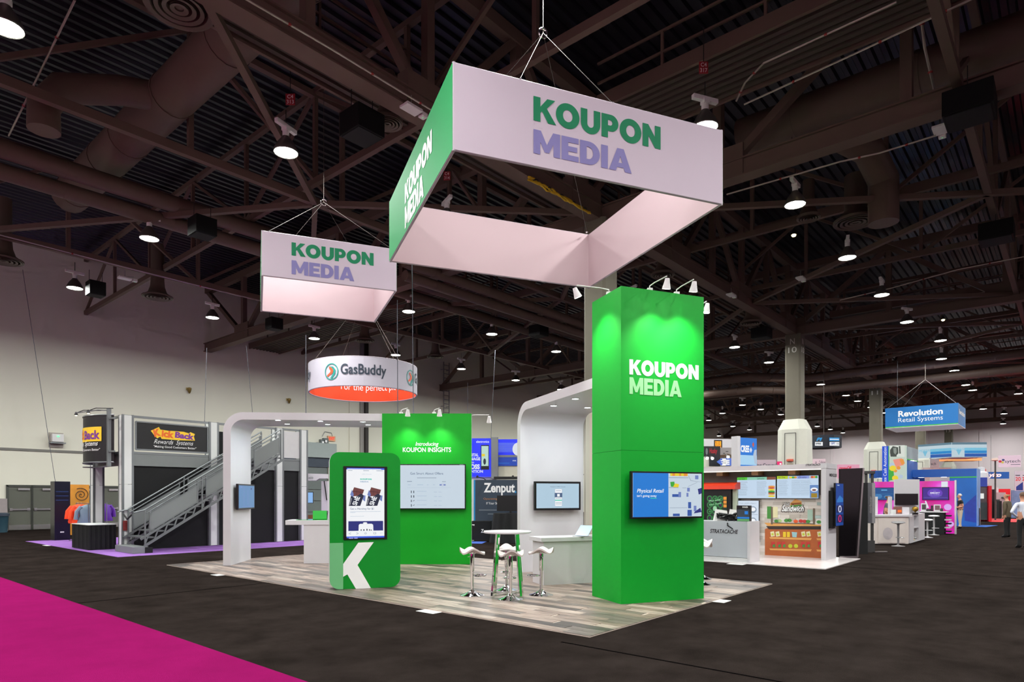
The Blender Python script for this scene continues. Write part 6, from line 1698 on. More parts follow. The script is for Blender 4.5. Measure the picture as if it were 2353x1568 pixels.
ca = Fr(*D(2081, 1141, 36.5)[:2], ROW)
cs_ = T('sign_tower', 'light tower with banknote picture reading Complete Cash Automation', 'sign tower', ca)
u2x = lambda u: ca.px(u, 1141)[0]
zt_ = ca.px(2055, 1025)[1]
MB().box(u2x(2042.5), 0, 0, .4, .0, zt_).build('picture_box', E('notes ground', (206, 222, 206), .8), cs_)
MB().box(u2x(2027), u2x(2042.5), 0, .4, .0, zt_).build('blue_strip', E('strip blue', (10, 80, 220), .8), cs_)
MB().box(u2x(2041.5), u2x(2043.5), -.01, .0, .0, zt_).build('green_edge', s_green, cs_)
text('lettering', 'Complete Cash Automation', s_white, cs_, (u2x(2030), u2x(2039.5), ca.px(2035, 1135)[1], ca.px(2035, 1028)[1]), -.006, rot=90)
Q = lambda a, b: ca.px(2000 + a / 5.805, 1000 + b / 5.805)
def cell(pts, m_, y=-.006, nm='note_print'): MB().poly([Q(*p) for p in pts], y).build(nm, m_, cs_)
g1 = E('note grey', (150, 160, 150), .7); g2 = E('note dark', (70, 80, 70), .6)
cell([(250, 140), (460, 136), (460, 295), (250, 290)], E('note pale', (224, 230, 220), .85)); cell([(262, 200), (300, 150), (370, 165), (375, 245), (350, 270), (350, 290), (270, 290), (262, 240)], g2, -.008); cell([(305, 175), (345, 170), (352, 230), (335, 262), (312, 240)], g1, -.010)
cell([(380, 150), (400, 148), (405, 250), (385, 250)], g2, -.008)
cell([(300, 330), (420, 310), (450, 400), (340, 430)], E('note salmon', (244, 150, 130), .85), -.008); cell([(385, 330), (440, 320), (460, 380), (420, 400)], s_orange, -.009); cell([(250, 460), (310, 480), (320, 600), (250, 610)], s_green, -.008)
for a, b, r in ((285, 400, 30), (300, 445, 38), (330, 575, 35), (375, 440, 24), (335, 480, 20), (405, 555, 26)):
    p = Q(a, b); MB().ell(p[0], -.012 - r * .0001, p[1], r / 5.805 / 1490 * 38, r / 5.805 / 1490 * 36).build('coin_print', s_yel if r > 30 else (s_orange if r < 26 else s_faint), cs_)
wl2 = M('cash booth blue', (10, 78, 160), rough=.5, var=.06); sh = M('cash booth grey', (130, 140, 146), rough=.6)
c2_ = T('cash_booth', 'blue walled booth behind the magenta wall with recessed lights', 'booth', ca)
MB().box(0, .05, .4, 3.4, .0, zt_ - .1).build('side_wall', wl2, c2_); MB().box(.0, .06, .3, 3.4, zt_ - .75, zt_ - .05).build('side_fascia', sh, c2_); MB().box(.02, .08, .3, 3.4, zt_ - .80, zt_ - .75).build('green_edge', M('banner green', (60, 180, 60)), c2_)
b0 = Fr(*G(2244, 1210)[:2], ROW); x0_ = ca.loc(b0.o).x; y0_ = ca.loc(b0.o).y
bx = lambda u: b0.px(u, 1141)[0] + x0_
zu, zl = b0.px(2200, 1078)[1], b0.px(2200, 1096)[1]
MB().box(bx(1998), x0_, y0_, y0_ + .3, zl, zu).build('header', wl2, c2_); MB().box(bx(2182), x0_, y0_, y0_ + .3, .02, zl).build('end_wall', M('cash wall print', (14, 96, 180), rough=.5, var=.25, scale=1.0), c2_)
MB().box(bx(2182), x0_ + .01, y0_ - .01, y0_, zl - .06, zl).build('green_edge', M('banner green', (60, 180, 60)), c2_)
MB().box(x0_, x0_ + .03, y0_, y0_ + 1.6, .02, zu).build('return_wall', M('swirl print', (120, 150, 200), rough=.5, var=.35, scale=1.5), c2_)
MB().poly([(bx(2217), .3), (bx(2243), .2), (bx(2243), 1.75), (bx(2215), 1.15)], y0_ - .005).build('swirl_print', M('swirl blue', (34, 60, 160), rough=.5, var=.4, scale=3), c2_)
MB().box(bx(2120), bx(2182), y0_ + 2.5, y0_ + 2.6, .0, zl + .3).build('inner_wall', M('inner wall', (196, 180, 176), rough=.6), c2_)
MB().box(bx(2083), bx(2120), y0_ + .6, y0_ + .7, .0, b0.px(2100, 1092)[1]).build('cash_panel', wl2, c2_); text('lettering', 'Cash', s_white, c2_, (bx(2085), bx(2100), b0.px(2090, 1098)[1], b0.px(2090, 1093)[1]), y0_ + .59)
for u in (2020, 2116, 2168): MB().lathe([(0, 0), (.16, 0)], 14, bx(u), y0_ + .15, zl - .01).build('recessed_light', E('recessed glow', (255, 250, 240), 6), c2_)
for y in (1.2, 1.9): MB().lathe([(0, 0), (.12, 0)], 12, .12, y, zt_ - .82).build('recessed_light', E('recessed glow', (255, 250, 240), 6), c2_)
on_floor('booth_carpet', [b0.w(-3, -.8), b0.w(.5, -.8), b0.w(.8, 2), b0.w(-3, 2)], M('azure carpet', (10, 84, 170), rough=.95), .008, 'azure carpet at the end of the blue walled booth', 'carpet')
kq = Fr(*G(2214, 1208)[:2], ROW); o = T('cash_recycler', 'small grey machine standing by the blue wall', 'machine', kq)
MB().box(0, .75, 0, .6, .02, 1.0).build('cabinet', M('machine grey', (64, 74, 76), rough=.4), o, bev=.02); MB().box(.45, .62, -.01, .0, .18, .26).build('slot', steel, o); MB().box(.05, .7, -.01, 0, .6, .62).build('seam', blk, o)

# ================================================================== signs and booths farther back
def board(name, lb, cat, fr, u0, v0, u1, v1, mat, dep=.06):
    o = T(name, lb, cat, fr); x0, x1, z0, z1 = pbox(fr, u0, v0, u1, v1)
    MB().box(x0, x1, 0, dep, z0, z1).build('panel', mat, o); return o, uv(x0, x1, z0, z1, 0)
fr = Fr(*D(1700, 1100, 26)[:2], 30)
o, q = board('light_box_sign', 'blue light box sign with white capitals above the menu booth', 'sign', fr, 1700.5, 1007, 1739, 1071, E('cree blue', (30, 130, 232), .8), .25)
x0, x1, z0, z1 = pbox(fr, 1700.5, 1007, 1739, 1071)
MB().box(x0 - .16, x0, -.02, .3, z0 - .2, z1 + .05).build('end_fin', white, o)
R(o, q, [(0, .62, 1, .97)], 'pale_glow', E('cree pale', (176, 222, 252), .85)); TX(o, q, 'CREE', s_white, .04, .27, .54, .52, bold=.05)
PG(o, q, [[(.64, .33), (.69, .40), (.59, .40)], [(.64, .53), (.69, .46), (.59, .46)]], 'arrow', s_white); R(o, q, [(.57, .41, .71, .45)], 'bar', s_white)
PG(o, q, [[(.78, .13), (.84, .22), (.78, .34), (.72, .22)]], 'flower', s_red); PG(o, q, [[(.85, .42), (.98, .4), (.98, .95), (.86, .9), (.78, .6)]], 'pale_shape', s_faint)
fr = Fr(*D(1660, 1100, 34)[:2], 5)
o, q = board('sign_board', 'white display wall above the menu booth, left of the blue light box', 'wall panel', fr, 1600, 1009, 1692, 1034, white, .2)
fr = Fr(*D(1660, 1100, 32)[:2], 5)
o, q = board('sign_board', 'yellow framed square sign above the menu booth', 'sign', fr, 1641.5, 1011.5, 1659.5, 1030, blk, .05); R(o, q, [(.08, .15, .86, 1)], 'yellow_field', M('duel yellow', (246, 166, 10), emit=.3)); TX(o, q, 'DUEL', M('duel ink', (190, 100, 10)), .1, .2, .84, .85, bold=.02)
fr = Fr(*D(1650, 1100, 30)[:2], 5)
o, q = board('sign_board', 'black banner with red script above the grey counter', 'banner', fr, 1618, 1026, 1655, 1050, kink, .05); TX(o, q, 'Husky', M('husky red', (170, 16, 34)), .32, .2, .82, .82, bold=.03, shear=.2); OV(o, q, [(.16, .5, .07, .32)], 'pale_wolf_shape', M('grey print', (110, 116, 116)))
o, q = board('sign_board', 'faded banner with a herd of animals above the menu booth', 'banner', Fr(*D(1650, 1100, 30.3)[:2], 5), 1651, 1029, 1681, 1052, M('herd sky', (150, 142, 140)), .05); PG(o, q, [[(.1, 1), (.1, .75), (.45, .7), (.7, .62), (1, .72), (1, 1)]], 'herd_ground', M('herd ground', (90, 66, 44), var=.4, scale=9)); R(o, q, [(.55, .35, .75, .42), (.35, .55, .5, .62)], 'bird', kink)
o, q = board('sign_board', 'dark banner below the red script sign', 'banner', Fr(*D(1650, 1100, 29.6)[:2], 5), 1630, 1050, 1655, 1072, kink, .05)
fr = Fr(*D(1660, 1100, 29)[:2], 5)
o, q = board('sign_board', 'blue arrow-shaped sign with white letters above the menu booth', 'sign', fr, 1658, 1053.5, 1691, 1070.5, M('efi blue', (70, 100, 190), emit=.2), .08)
PG(o, q, [[(-.35, .5), (0, 0), (.0, 1)]], 'arrow_point', M('efi blue', (70, 100, 190), emit=.2), -.001); PG(o, q, [[(-.1, .28), (.3, .28), (.3, .42), (.0, .42)], [(-.05, .55), (.3, .55), (.3, .75), (.1, .75)], [(.02, .05), (.3, .05), (.3, 1), (.0, 1), (.12, .6)]], 'white_stripe', whitep); TX(o, q, 'E F', whitep, .28, .2, .98, .9, bold=.06)
starm = M('bare spot glow', (255, 250, 235), emit=20, var=0)
for u, v, lb in ((1625, 1053.5, 'left bare spot lamp glaring below the red script sign'), (1637, 1054, 'middle bare spot lamp glaring below the red script sign'), (1673, 1050.5, 'right bare spot lamp glaring above the arrow sign')):
    p = D(u, v, 28.5); o = T('glare_lamp', lb, 'spot lamp', p); MB().lathe([(0, -.06), (.05, -.04), (.065, 0), (.05, .04), (0, .06)], 12).build('bulb', starm, o, smooth=True); MB().cyl((0, .04, 0), (0, .2, .08), .05, n=8).build('shade', blk, o)
fr = Fr(*D(1765, 1100, 30)[:2], ROW + 30)
o, q = board('sign_board', 'pinkish fascia reading ing Carwas behind the menu booth', 'sign', fr, 1738, 1057, 1783, 1076, M('pink fascia', (186, 164, 174), rough=.6), .1); TX(o, q, 'ing Carwash', inkd, .02, .45, 1.1, .95, bold=.02)
fr = Fr(*D(1790, 1100, 33)[:2], 0); o, q = board('sign_board', 'small crimson square sign on the column cladding', 'sign', fr, 1786, 1061, 1797, 1075, M('crimson', (214, 20, 100), emit=.2), .05); R(o, q, [(.5, .25, .85, .5)], 'mark', whitep)
fr = Fr(*D(1885, 1100, 40)[:2], -8); o, q = board('sign_board', 'pale pink fascia right of column N 10 above the menu booth', 'sign', fr, 1868, 1055, 1897, 1075, M('pink fascia 2', (214, 184, 192), rough=.6), .1); TX(o, q, '18', inkd, .18, .3, .3, .55); TX(o, q, 'Collision', inkd, .48, .2, .98, .6)
fr = Fr(*D(1950, 1100, 30)[:2], 0); o, q = board('sign_board', 'pink fascia with red lettering over the black leaning panel', 'sign', fr, 1926, 1068, 1975, 1100, M('pink fascia 3', (214, 150, 176), rough=.6), .1); TX(o, q, 'renewOff', M('crimson ink', (214, 20, 60)), .06, .12, .62, .38, bold=.02)
# dark octagonal hanging sign
oc_ = Fr(*D(1893, 1010, 44)[:2], 8); o = T('hanging_sign', 'dark eight-sided hanging sign behind column N 10', 'hanging sign', oc_)
zz0, zz1 = oc_.px(1900, 1031)[1], oc_.px(1900, 1003)[1]; rr_ = 1.1
MB().cyl((0, 0, zz0), (0, 0, zz1), rr_, n=8).build('drum', M('sign navy', (22, 26, 38), rough=.6), o)
so_ = Fr(*oc_.w(0, -rr_)[:2], 8); f2 = lambda u, v: (so_.px(u, v)[0], so_.px(u, v)[1])
def tp(s, u0, v0, u1, v1, m_, y=-rr_ - .03, **k): a = f2(u0, v0); b = f2(u1, v1); text('lettering', s, m_, o, (a[0], b[0], b[1], a[1]), y, **k)
def rp_2(u0, v0, u1, v1, m_, nm, y): a = f2(u0, v0); b = f2(u1, v1); MB().rect(a[0], b[0], b[1], a[1], y).build(nm, m_, o)
skyb = M('sign sky', (30, 130, 190), emit=.3)
tp('PI', 1875, 1006, 1889, 1014, skyb, bold=.05, shear=.3); rp_2(1872, 1016, 1890, 1025, whitep, 'label_plate', -rr_ - .03); tp('SPIRE', 1874, 1018, 1886, 1022, inkd, -rr_ - .034, bold=.03)
rp_2(1905, 1006, 1928, 1014, skyb, 'label_plate', -rr_ - .03); rp_2(1906, 1009, 1927, 1011.5, whitep, 'label_line', -rr_ - .034); rp_2(1905.5, 1016, 1928, 1025, whitep, 'label_plate', -rr_ - .03); tp('OPT', 1909, 1017, 1918, 1022, M('opt blue', (40, 80, 170)), -rr_ - .034, bold=.03); tp('KAL', 1922, 1018, 1927.5, 1022, inkd, -rr_ - .034)
MB().cyl((0, 0, zz1), (0, 0, 10.4), .02, n=5).build('cable', cable_m, o)

# light blue square hanging sign
mf = Fr(*D(2185, 1000, 45)[:2], -4)
o = T('hanging_sign', 'light blue and white striped square hanging sign with triangles', 'hanging sign', mf)
z0_, z1_ = mf.px(2220, 1050)[1], mf.px(2220, 1017)[1]; xr = mf.px(2267.5, 1030)[0]
mpale = E('morrison pale', (214, 236, 246), .7); mmid = E('morrison mid', (130, 206, 236), .75); mblue = E('morrison blue', (14, 140, 214), .8); mgrey = E('morrison grey', (110, 150, 170), .6)
def face(f_, L_, oo):
    def rc(u0, u1, v0, v1, m_, nm, y): oo.append(MB().rect(u0 * L_, u1 * L_, z1_ - v1 * (z1_ - z0_), z1_ - v0 * (z1_ - z0_), y).build(nm, m_, o))
    rc(.0, 1, 0, .15, mgrey, 'band', -.004); rc(.38, 1, .38, .58, mmid, 'band', -.004); rc(.38, 1, .58, .76, mblue, 'band', -.004); rc(.38, 1, .78, 1, E('morrison deep', (20, 90, 180), .8), 'band', -.004)
    oo.append(MB().poly([(.14 * L_, z1_ - .5 * (z1_ - z0_)), (.3 * L_, z1_ - .5 * (z1_ - z0_)), (.22 * L_, z1_ - .9 * (z1_ - z0_))], -.005).build('triangle', mmid, o))
    oo.append(text('lettering', 'MORRISON BROS. CO.', M('morrison ink', (96, 170, 196), emit=.3), o, (.04 * L_, .97 * L_, z1_ - .55 * (z1_ - z0_), z1_ - .38 * (z1_ - z0_)), -.007))
MB().box(0, xr, 0, .05, z0_, z1_).build('front_panel', mpale, o); face(0, xr, [])
MB().box(xr - .05, xr, 0, xr, z0_, z1_).build('right_panel', mpale, o); MB().box(0, xr, xr - .05, xr, z0_, z1_).build('back_panel', mpale, o)
lst = []; face(0, xr, lst)
for t in lst: t.rotation_euler = (0, 0, math.radians(-62)); t.location = (-xr * math.cos(math.radians(62)) * .98, xr * math.sin(math.radians(62)) * .98, 0)
lp_ = MB().box(0, xr, 0, .05, z0_, z1_).build('left_panel', mpale, o); lp_.rotation_euler = (0, 0, math.radians(-62)); lp_.location = (-xr * math.cos(math.radians(62)) * .98, xr * math.sin(math.radians(62)) * .98, 0)
MB().box(.0, xr * .95, .2, xr * .9, z0_ - .06, z0_ - .01).build('underside', white, o)
fr = Fr(*D(2215, 1055, 52)[:2], -4); o, q = board('hanging_sign', 'orange rounded hanging sign below the light blue square sign', 'hanging sign', fr, 2177, 1053, 2256, 1059, M('orange fabric', (240, 150, 90), rough=.6, emit=.2), 1.2)
fr = Fr(*D(2145, 1065, 48)[:2], -4); o, q = board('hanging_banner', 'white drop banner under the light blue square sign', 'banner', fr, 2137, 1054, 2158, 1078, M('pale fabric', (206, 200, 200), rough=.7), .05); TX(o, q, 'ech', inkd, .1, .38, .65, .65)
# farther signs at right
fr = Fr(*D(2294, 1050, 40)[:2], ROW + 12); o, q = board('hanging_banner', 'pinkish white hanging banner with red, navy and gold petals', 'banner', fr, 2294, 1047, 2346, 1074, M('sytech fabric', (222, 190, 206), rough=.7), .06)
TX(o, q, 'sytech', inkd, .29, .36, .97, .7); OV(o, q, [(.08, .5, .075, .1)], 'petal', M('petal red', (200, 40, 60))); OV(o, q, [(.22, .38, .065, .09)], 'petal', M('petal navy', (50, 56, 110))); OV(o, q, [(.19, .58, .06, .09)], 'petal', M('petal gold', (200, 180, 70))); R(o, q, [(.55, .76, .97, .8)], 'line', inkd)
fr = Fr(*D(2268, 1090, 48)[:2], -6); o, q = board('hanging_banner', 'blue slanted banner with white italic letters at far right', 'banner', fr, 2268, 1085, 2319, 1100.5, M('yko blue', (8, 88, 170), rough=.6), .06); TX(o, q, 'yko', whitep, .03, .1, .65, .95, bold=.05, shear=.25)
fr = Fr(*D(2247, 1080, 46)[:2], -6); o, q = board('sign_board', 'white sign with red letters beside the blue slanted banner', 'sign', fr, 2247, 1077, 2267, 1091, whitep, .06); TX(o, q, 'BRI', M('bri red', (200, 50, 50)), .22, .15, .95, .7, bold=.03)
fr = Fr(*D(2332, 1090, 44)[:2], -6); o, q = board('hanging_banner', 'grey banner with blue wedge at the right edge', 'banner', fr, 2332, 1083, 2362, 1128, M('grey lilac fabric', (190, 182, 194), rough=.7), .06); R(o, q, [(.05, .2, .4, .24), (.6, .2, .95, .24)], 'line', inkd); TX(o, q, '20 20', M('bri red', (200, 50, 50)), .05, .3, .95, .5, bold=.02); PG(o, q, [[(.1, .8), (.62, .55), (.62, .98), (.1, .98)]], 'wedge', M('wedge blue', (24, 50, 130)))
# red booth and machine
rf = Fr(*G(2248, 1199)[:2], ROW + 25)
o = T('red_booth', 'red walled booth with dark ice machine by the blue wall', 'booth', rf); rx = lambda u, y=0: rf.px(u, 1141, y)[0]
redm = M('booth red', (196, 16, 36), rough=.5, var=.08); zt_ = rf.px(2260, 1117)[1]
MB().box(rx(2244), rx(2280), .6, .7, 0, zt_).build('back_wall', redm, o); MB().box(rx(2272), rx(2279), .0, .7, 0, zt_).build('side_wall', redm, o)
MB().box(rx(2246), rx(2271), .15, .55, .1, 1.25).build('machine', M('machine slate', (56, 66, 68), rough=.4), o); MB().box(rx(2246), rx(2271), .2, .55, 1.25, 2.6).build('upper_machine', M('machine upper', (90, 80, 84), rough=.4, var=.3), o); MB().box(rx(2246), rx(2271), .15, .2, 2.3, 2.9).build('blue_header', M('machine blue', (44, 60, 150), emit=.1), o); MB().rect(rx(2253), rx(2263), 1.5, 1.85, .14).build('notice', whitep, o)
MB().lathe([(0, .4), (.2, .36), (.22, .1), (.4, 0), (.45, -.4), (.45, -.8)], 16, rx(2257, 1), 1.2, zt_ + .9).build('white_bottle_top', M('white glow plastic', (196, 196, 202), rough=.5), o, smooth=True)
on_floor('booth_carpet', [rf.w(rx(2272), -.5), rf.w(rx(2272) + 12, -.5), rf.w(rx(2272) + 12, 6), rf.w(rx(2272), 6)], M('red carpet', (226, 30, 40), rough=.95), .008, 'red carpet of the far booth at right', 'carpet')
r2 = Fr(*D(2300, 1141, 50)[:2], ROW + 25); o = T('red_booth', 'farther booth with grey tool wall and red panel behind the men', 'booth', r2); rx2 = lambda u: r2.px(u, 1141)[0]; z2 = lambda v: r2.px(2310, v)[1]
MB().box(rx2(2296), rx2(2326), .3, .4, 0, z2(1124)).build('red_panel', M('booth bright red', (220, 20, 36), rough=.5), o); MB().box(rx2(2287), rx2(2311), .0, .1, 0, z2(1132)).build('grey_panel', M('tool wall', (170, 150, 154), rough=.6, var=.25, scale=3), o)
MB().box(rx2(2280), rx2(2285), .0, .1, 0, z2(1125)).build('black_panel', blk, o); MB().box(rx2(2285), rx2(2296), .1, .2, 0, z2(1121)).build('white_panel', white, o); MB().box(rx2(2327), rx2(2356), .2, .3, 0, z2(1127)).build('mixed_panel', M('mixed wall', (110, 130, 170), rough=.6, var=.6, scale=2), o); MB().box(rx2(2287), rx2(2294), -.6, -.2, 0, 1.3).build('dark_case', kblack, o)
for v_, u0, u1 in ((1146, 2301, 2309), (1152, 2289, 2297), (1157, 2292, 2300)): MB().box(rx2(u0), rx2(u1), -.06, 0, z2(v_), z2(v_) + .12).build('tool', dark_m, o)
p = G(2287, 1196); o = T('pole', 'dark telescopic pole standing before the blue slanted banner', 'pole', p); MB().cyl((0, 0, 0), (0, 0, 4.1), .05, n=8).build('mast', dark_m, o); MB().box(-.25, .25, -.2, .2, 0, .04).build('foot', dark_m, o); MB().lathe([(0, 0), (.3, .05), (.2, .2), (0, .22)], 12, 0, 0, 4.1).build('head', M('pole head', (190, 160, 150)), o, smooth=True)
# far booths that close the aisle on the left of the magenta wall
for i, (u0, u1, v0, Yd, col, lb) in enumerate(((1560, 1700, 1085, 46, (190, 176, 184), 'pale far booth wall seen above the grey counter'), (2120, 2185, 1075, 48, (200, 186, 182), 'pale far booth wall under the light blue square sign'))):
    fr = Fr(*D(u0, 1141, Yd)[:2], 0); o, q = board('far_booth_wall', lb, 'wall panel', fr, u0, v0, u1, 1190, M('far booth %d' % i, col, rough=.7), .2)
# ================================================================== small fittings under the roof
red_s = M('sign red', (150, 24, 34), rough=.5); sign_t = M('sign lettering', (232, 210, 214), rough=.6)
for u, v, Yd, s, w_, wh in ((667, 228, 15.3, '313', .24, 'left of the square banner'), (1027, 404, 19.2, '314', .22, 'seen just under the corner of the square banner'), (1617, 155, 14.3, '317', .22, 'above the right end of the square banner'), (1820, 347, 18.1, '415', .22, 'on the girder far right of the square banner')):
    p = D(u, v, Yd); o = T('location_sign', 'small red sign C4 ' + s + ' ' + wh, 'sign', p)
    MB().box(-w_ / 2 + .01, w_ / 2 - .01, 0, .02, -.13, .13).build('plate', red_s, o)
    text('lettering', 'C4', sign_t, o, (-w_ * .3, w_ * .3, .015, .105), -.004, bold=.02); text('lettering', s, sign_t, o, (-w_ * .36, w_ * .36, -.11, -.015), -.004, bold=.02)
    MB().cyl((0, .01, .13), (0, .01, .9), .01, n=5).build('cord', cord_m, o)
spk = M('black speaker box', (7, 7, 8), rough=.7, spec=.2); spg = M('speaker grille', (26, 26, 29), rough=.7, spec=.2)
for u, v, z, w_, lb in ((832, 295, 10.0, .72, 'black speaker box hanging beside the round diffuser at top'), (465, 528, 9.7, .62, 'black speaker box above the small hanging banner at left'), (2228, 250, 10.0, .9, 'black speaker box hanging at upper right'), (220, 668, 9.6, .55, 'black projector box next to the lamp by the side wall'), (2290, 540, 10.0, .9, 'black speaker box at the right edge'), (1238, 764, 9.8, .7, 'black speaker box under the pipes left of the tower'), (630, 748, 9.8, .6, 'black speaker box below the small hanging banner'), (1750, 770, 9.8, .8, 'black speaker box left of column N 10 top')):
    p = H(u, v, z); o = T('speaker_box', lb, 'speaker', Fr(p.x, p.y, HALL, p.z), 'black boxes under the roof')
    MB().box(-w_ / 2, w_ / 2, -w_ / 2, w_ / 2, -.2, .32).build('case', spk, o, bev=.02); MB().box(-w_ * .44, w_ * .44, -w_ * .44, w_ * .44, -.215, -.2).build('grille', spg, o)
    for s in (-1, 1): MB().cyl((s * w_ * .4, 0, .32), (s * w_ * .4, 0, .75), .01, n=5).build('hanger', cord_m, o)
for u, v, z, lb in ((945, 250, 10.25, 'white access box under the girder left of the square banner'), (2160, 298, 10.25, 'white access box under the girder at upper right'), (287, 640, 9.9, 'flat white box near the side wall'), (1680, 678, 10.2, 'white access box on the girder right of the green tower'), (1840, 640, 10.2, 'white access box on the girder above column N 10')):
    p = H(u, v, z); o = T('access_point', lb, 'access box', Fr(p.x, p.y, HALL, p.z), 'white access boxes under the roof')
    MB().box(-.22, .22, -.14, .14, -.03, .03).build('plate', white_m, o, bev=.01); MB().box(.26, .42, -.08, .08, -.05, .05).build('antenna', white_m, o, bev=.02); MB().bar((-.1, 0, .03), (.3, 0, .12), .03, .03).cyl((0, 0, .03), (0, 0, .3), .015, n=5).build('bracket', steel, o)
    MB().lathe([(0, -.055), (.012, -.05), (0, -.048)], 8, .34, 0, 0).build('status_light', M('status green', (60, 230, 120), emit=2), o)
yc = M('yellow cable', (210, 170, 20), rough=.5)
o = T('cable_bundle', 'yellow cable bundle tied under the roof girder seen through the square banner', 'cable', Vector((0, 0, 0)))
pa, pb_ = H(1215, 407, 10.22), H(1355, 488, 10.22)
for k in range(3):
    MB().tube([pa.lerp(pb_, i / 14) + Vector((.03 * math.cos(i * 1.3 + k * 2), 0, .035 * math.sin(i * 1.7 + k * 2.1) - .02 * k)) for i in range(15)], .028, 6).build('cable', yc, o, smooth=True)
for i in range(5): MB().lathe([(.075, -.02), (.08, 0), (.075, .02)], 10, *pa.lerp(pb_, .1 + i * .2)).build('tie', cord_m, o)
cond = M('pale conduit', (176, 164, 156), rough=.4, metal=.4)
def conduit(lb, pts, r=.022):
    o = T('conduit', lb, 'conduit', Vector((0, 0, 0)), 'pale conduits under the roof'); MB().tube(pts, r, 6).build('tube', cond, o)
    for i in range(len(pts) - 1):
        MB().lathe([(r, -.03), (r * 1.9, 0), (r, .03)], 8, *Vector(pts[i]).lerp(Vector(pts[i + 1]), .5)).build('coupling', M('coupling red', (150, 40, 40)), o)
conduit('pale conduit along the girder right of the square banner', [H(1670, 447, 10.2), H(1930, 372, 10.2), H(2020, 352, 10.2), H(2150, 312, 10.2)])
conduit('pale bent conduit high at upper right', [H(1692, 232, 11.2), H(1712, 190, 11.2), H(1755, 145, 11.2), H(2060, 5, 11.2)])
conduit('long straight pale conduit under the catwalk at upper right', [H(1710, 240, 11.1), H(1950, 130, 11.1), H(2100, 60, 11.1), H(2250, -10, 11.1)])
conduit('white conduit up the girder post at upper right', [H(2150, 220, 10.9), H(2125, 110, 11.6), H(2112, 0, 12.4)], .03)
conduit('pale conduit along the girder at top left', [H(560, -5, 10.35), H(760, 112, 10.35), H(940, 222, 10.35), H(990, 252, 10.35)])
conduit('thin pale conduit over the left roof pipes', [H(20, 312, 11.6), H(95, 160, 11.6), H(172, 0, 11.6)])
conduit('white conduit along the beam near the side wall', [H(0, 540, 10.2), H(310, 620, 10.2), H(590, 690, 10.2)])
conduit('yellowish cable sagging between trusses right of column N 10', [H(1930, 690, 10.0), H(2050, 662, 9.95), H(2200, 620, 10.0), H(2353, 590, 10.0)], .02)
drop = M('drop cable', (74, 76, 86), rough=.6)
for i, (u0, v0, u1, v1, Yd) in enumerate(((52, 620, 127, 1108, 29), (475, 800, 470, 968, 31), (566, 795, 580, 948, 30), (703, 770, 703, 949, 16.4), (913, 690, 914, 950, 16.3), (947, 600, 950, 950, 16.2), (1075, 880, 1074, 955, 40), (1138, 805, 1128, 1010, 33), (2062, 830, 2062, 930, 38), (2277, 1000, 2277, 1090, 45))):
    a = D(u0, v0, Yd); b = D(u1, v1, Yd); o = T('drop_cable', 'thin hanging cable, %s from the left' % ('first', 'second', 'third', 'fourth', 'fifth', 'sixth', 'seventh', 'eighth', 'ninth', 'tenth')[i], 'cable', b, 'hanging cables')
    MB().cyl((0, 0, 0), a - b, .011, n=5).build('cable', drop, o); MB().lathe([(0, -.03), (.025, 0), (0, .03)], 6).build('end_fitting', drop, o)
for u, v, z, lb in ((1877, 329, 10.9, 'small warm work light over the upper right girder'), (2167, 735, 10.2, 'small warm work light right of column N 10'), (1824, 540, 10.5, 'small yellow work light under the roof right of the square banner')):
    o = T('work_light', lb, 'lamp', H(u, v, z)); MB().lathe([(0, -.07), (.06, -.05), (.075, 0), (0, .05)], 12).build('bulb', M('work bulb', (255, 226, 160), emit=12, var=0), o, smooth=True); MB().lathe([(.02, .2), (.09, .05), (.1, 0)], 12).build('shade', cord_m, o, smooth=True)

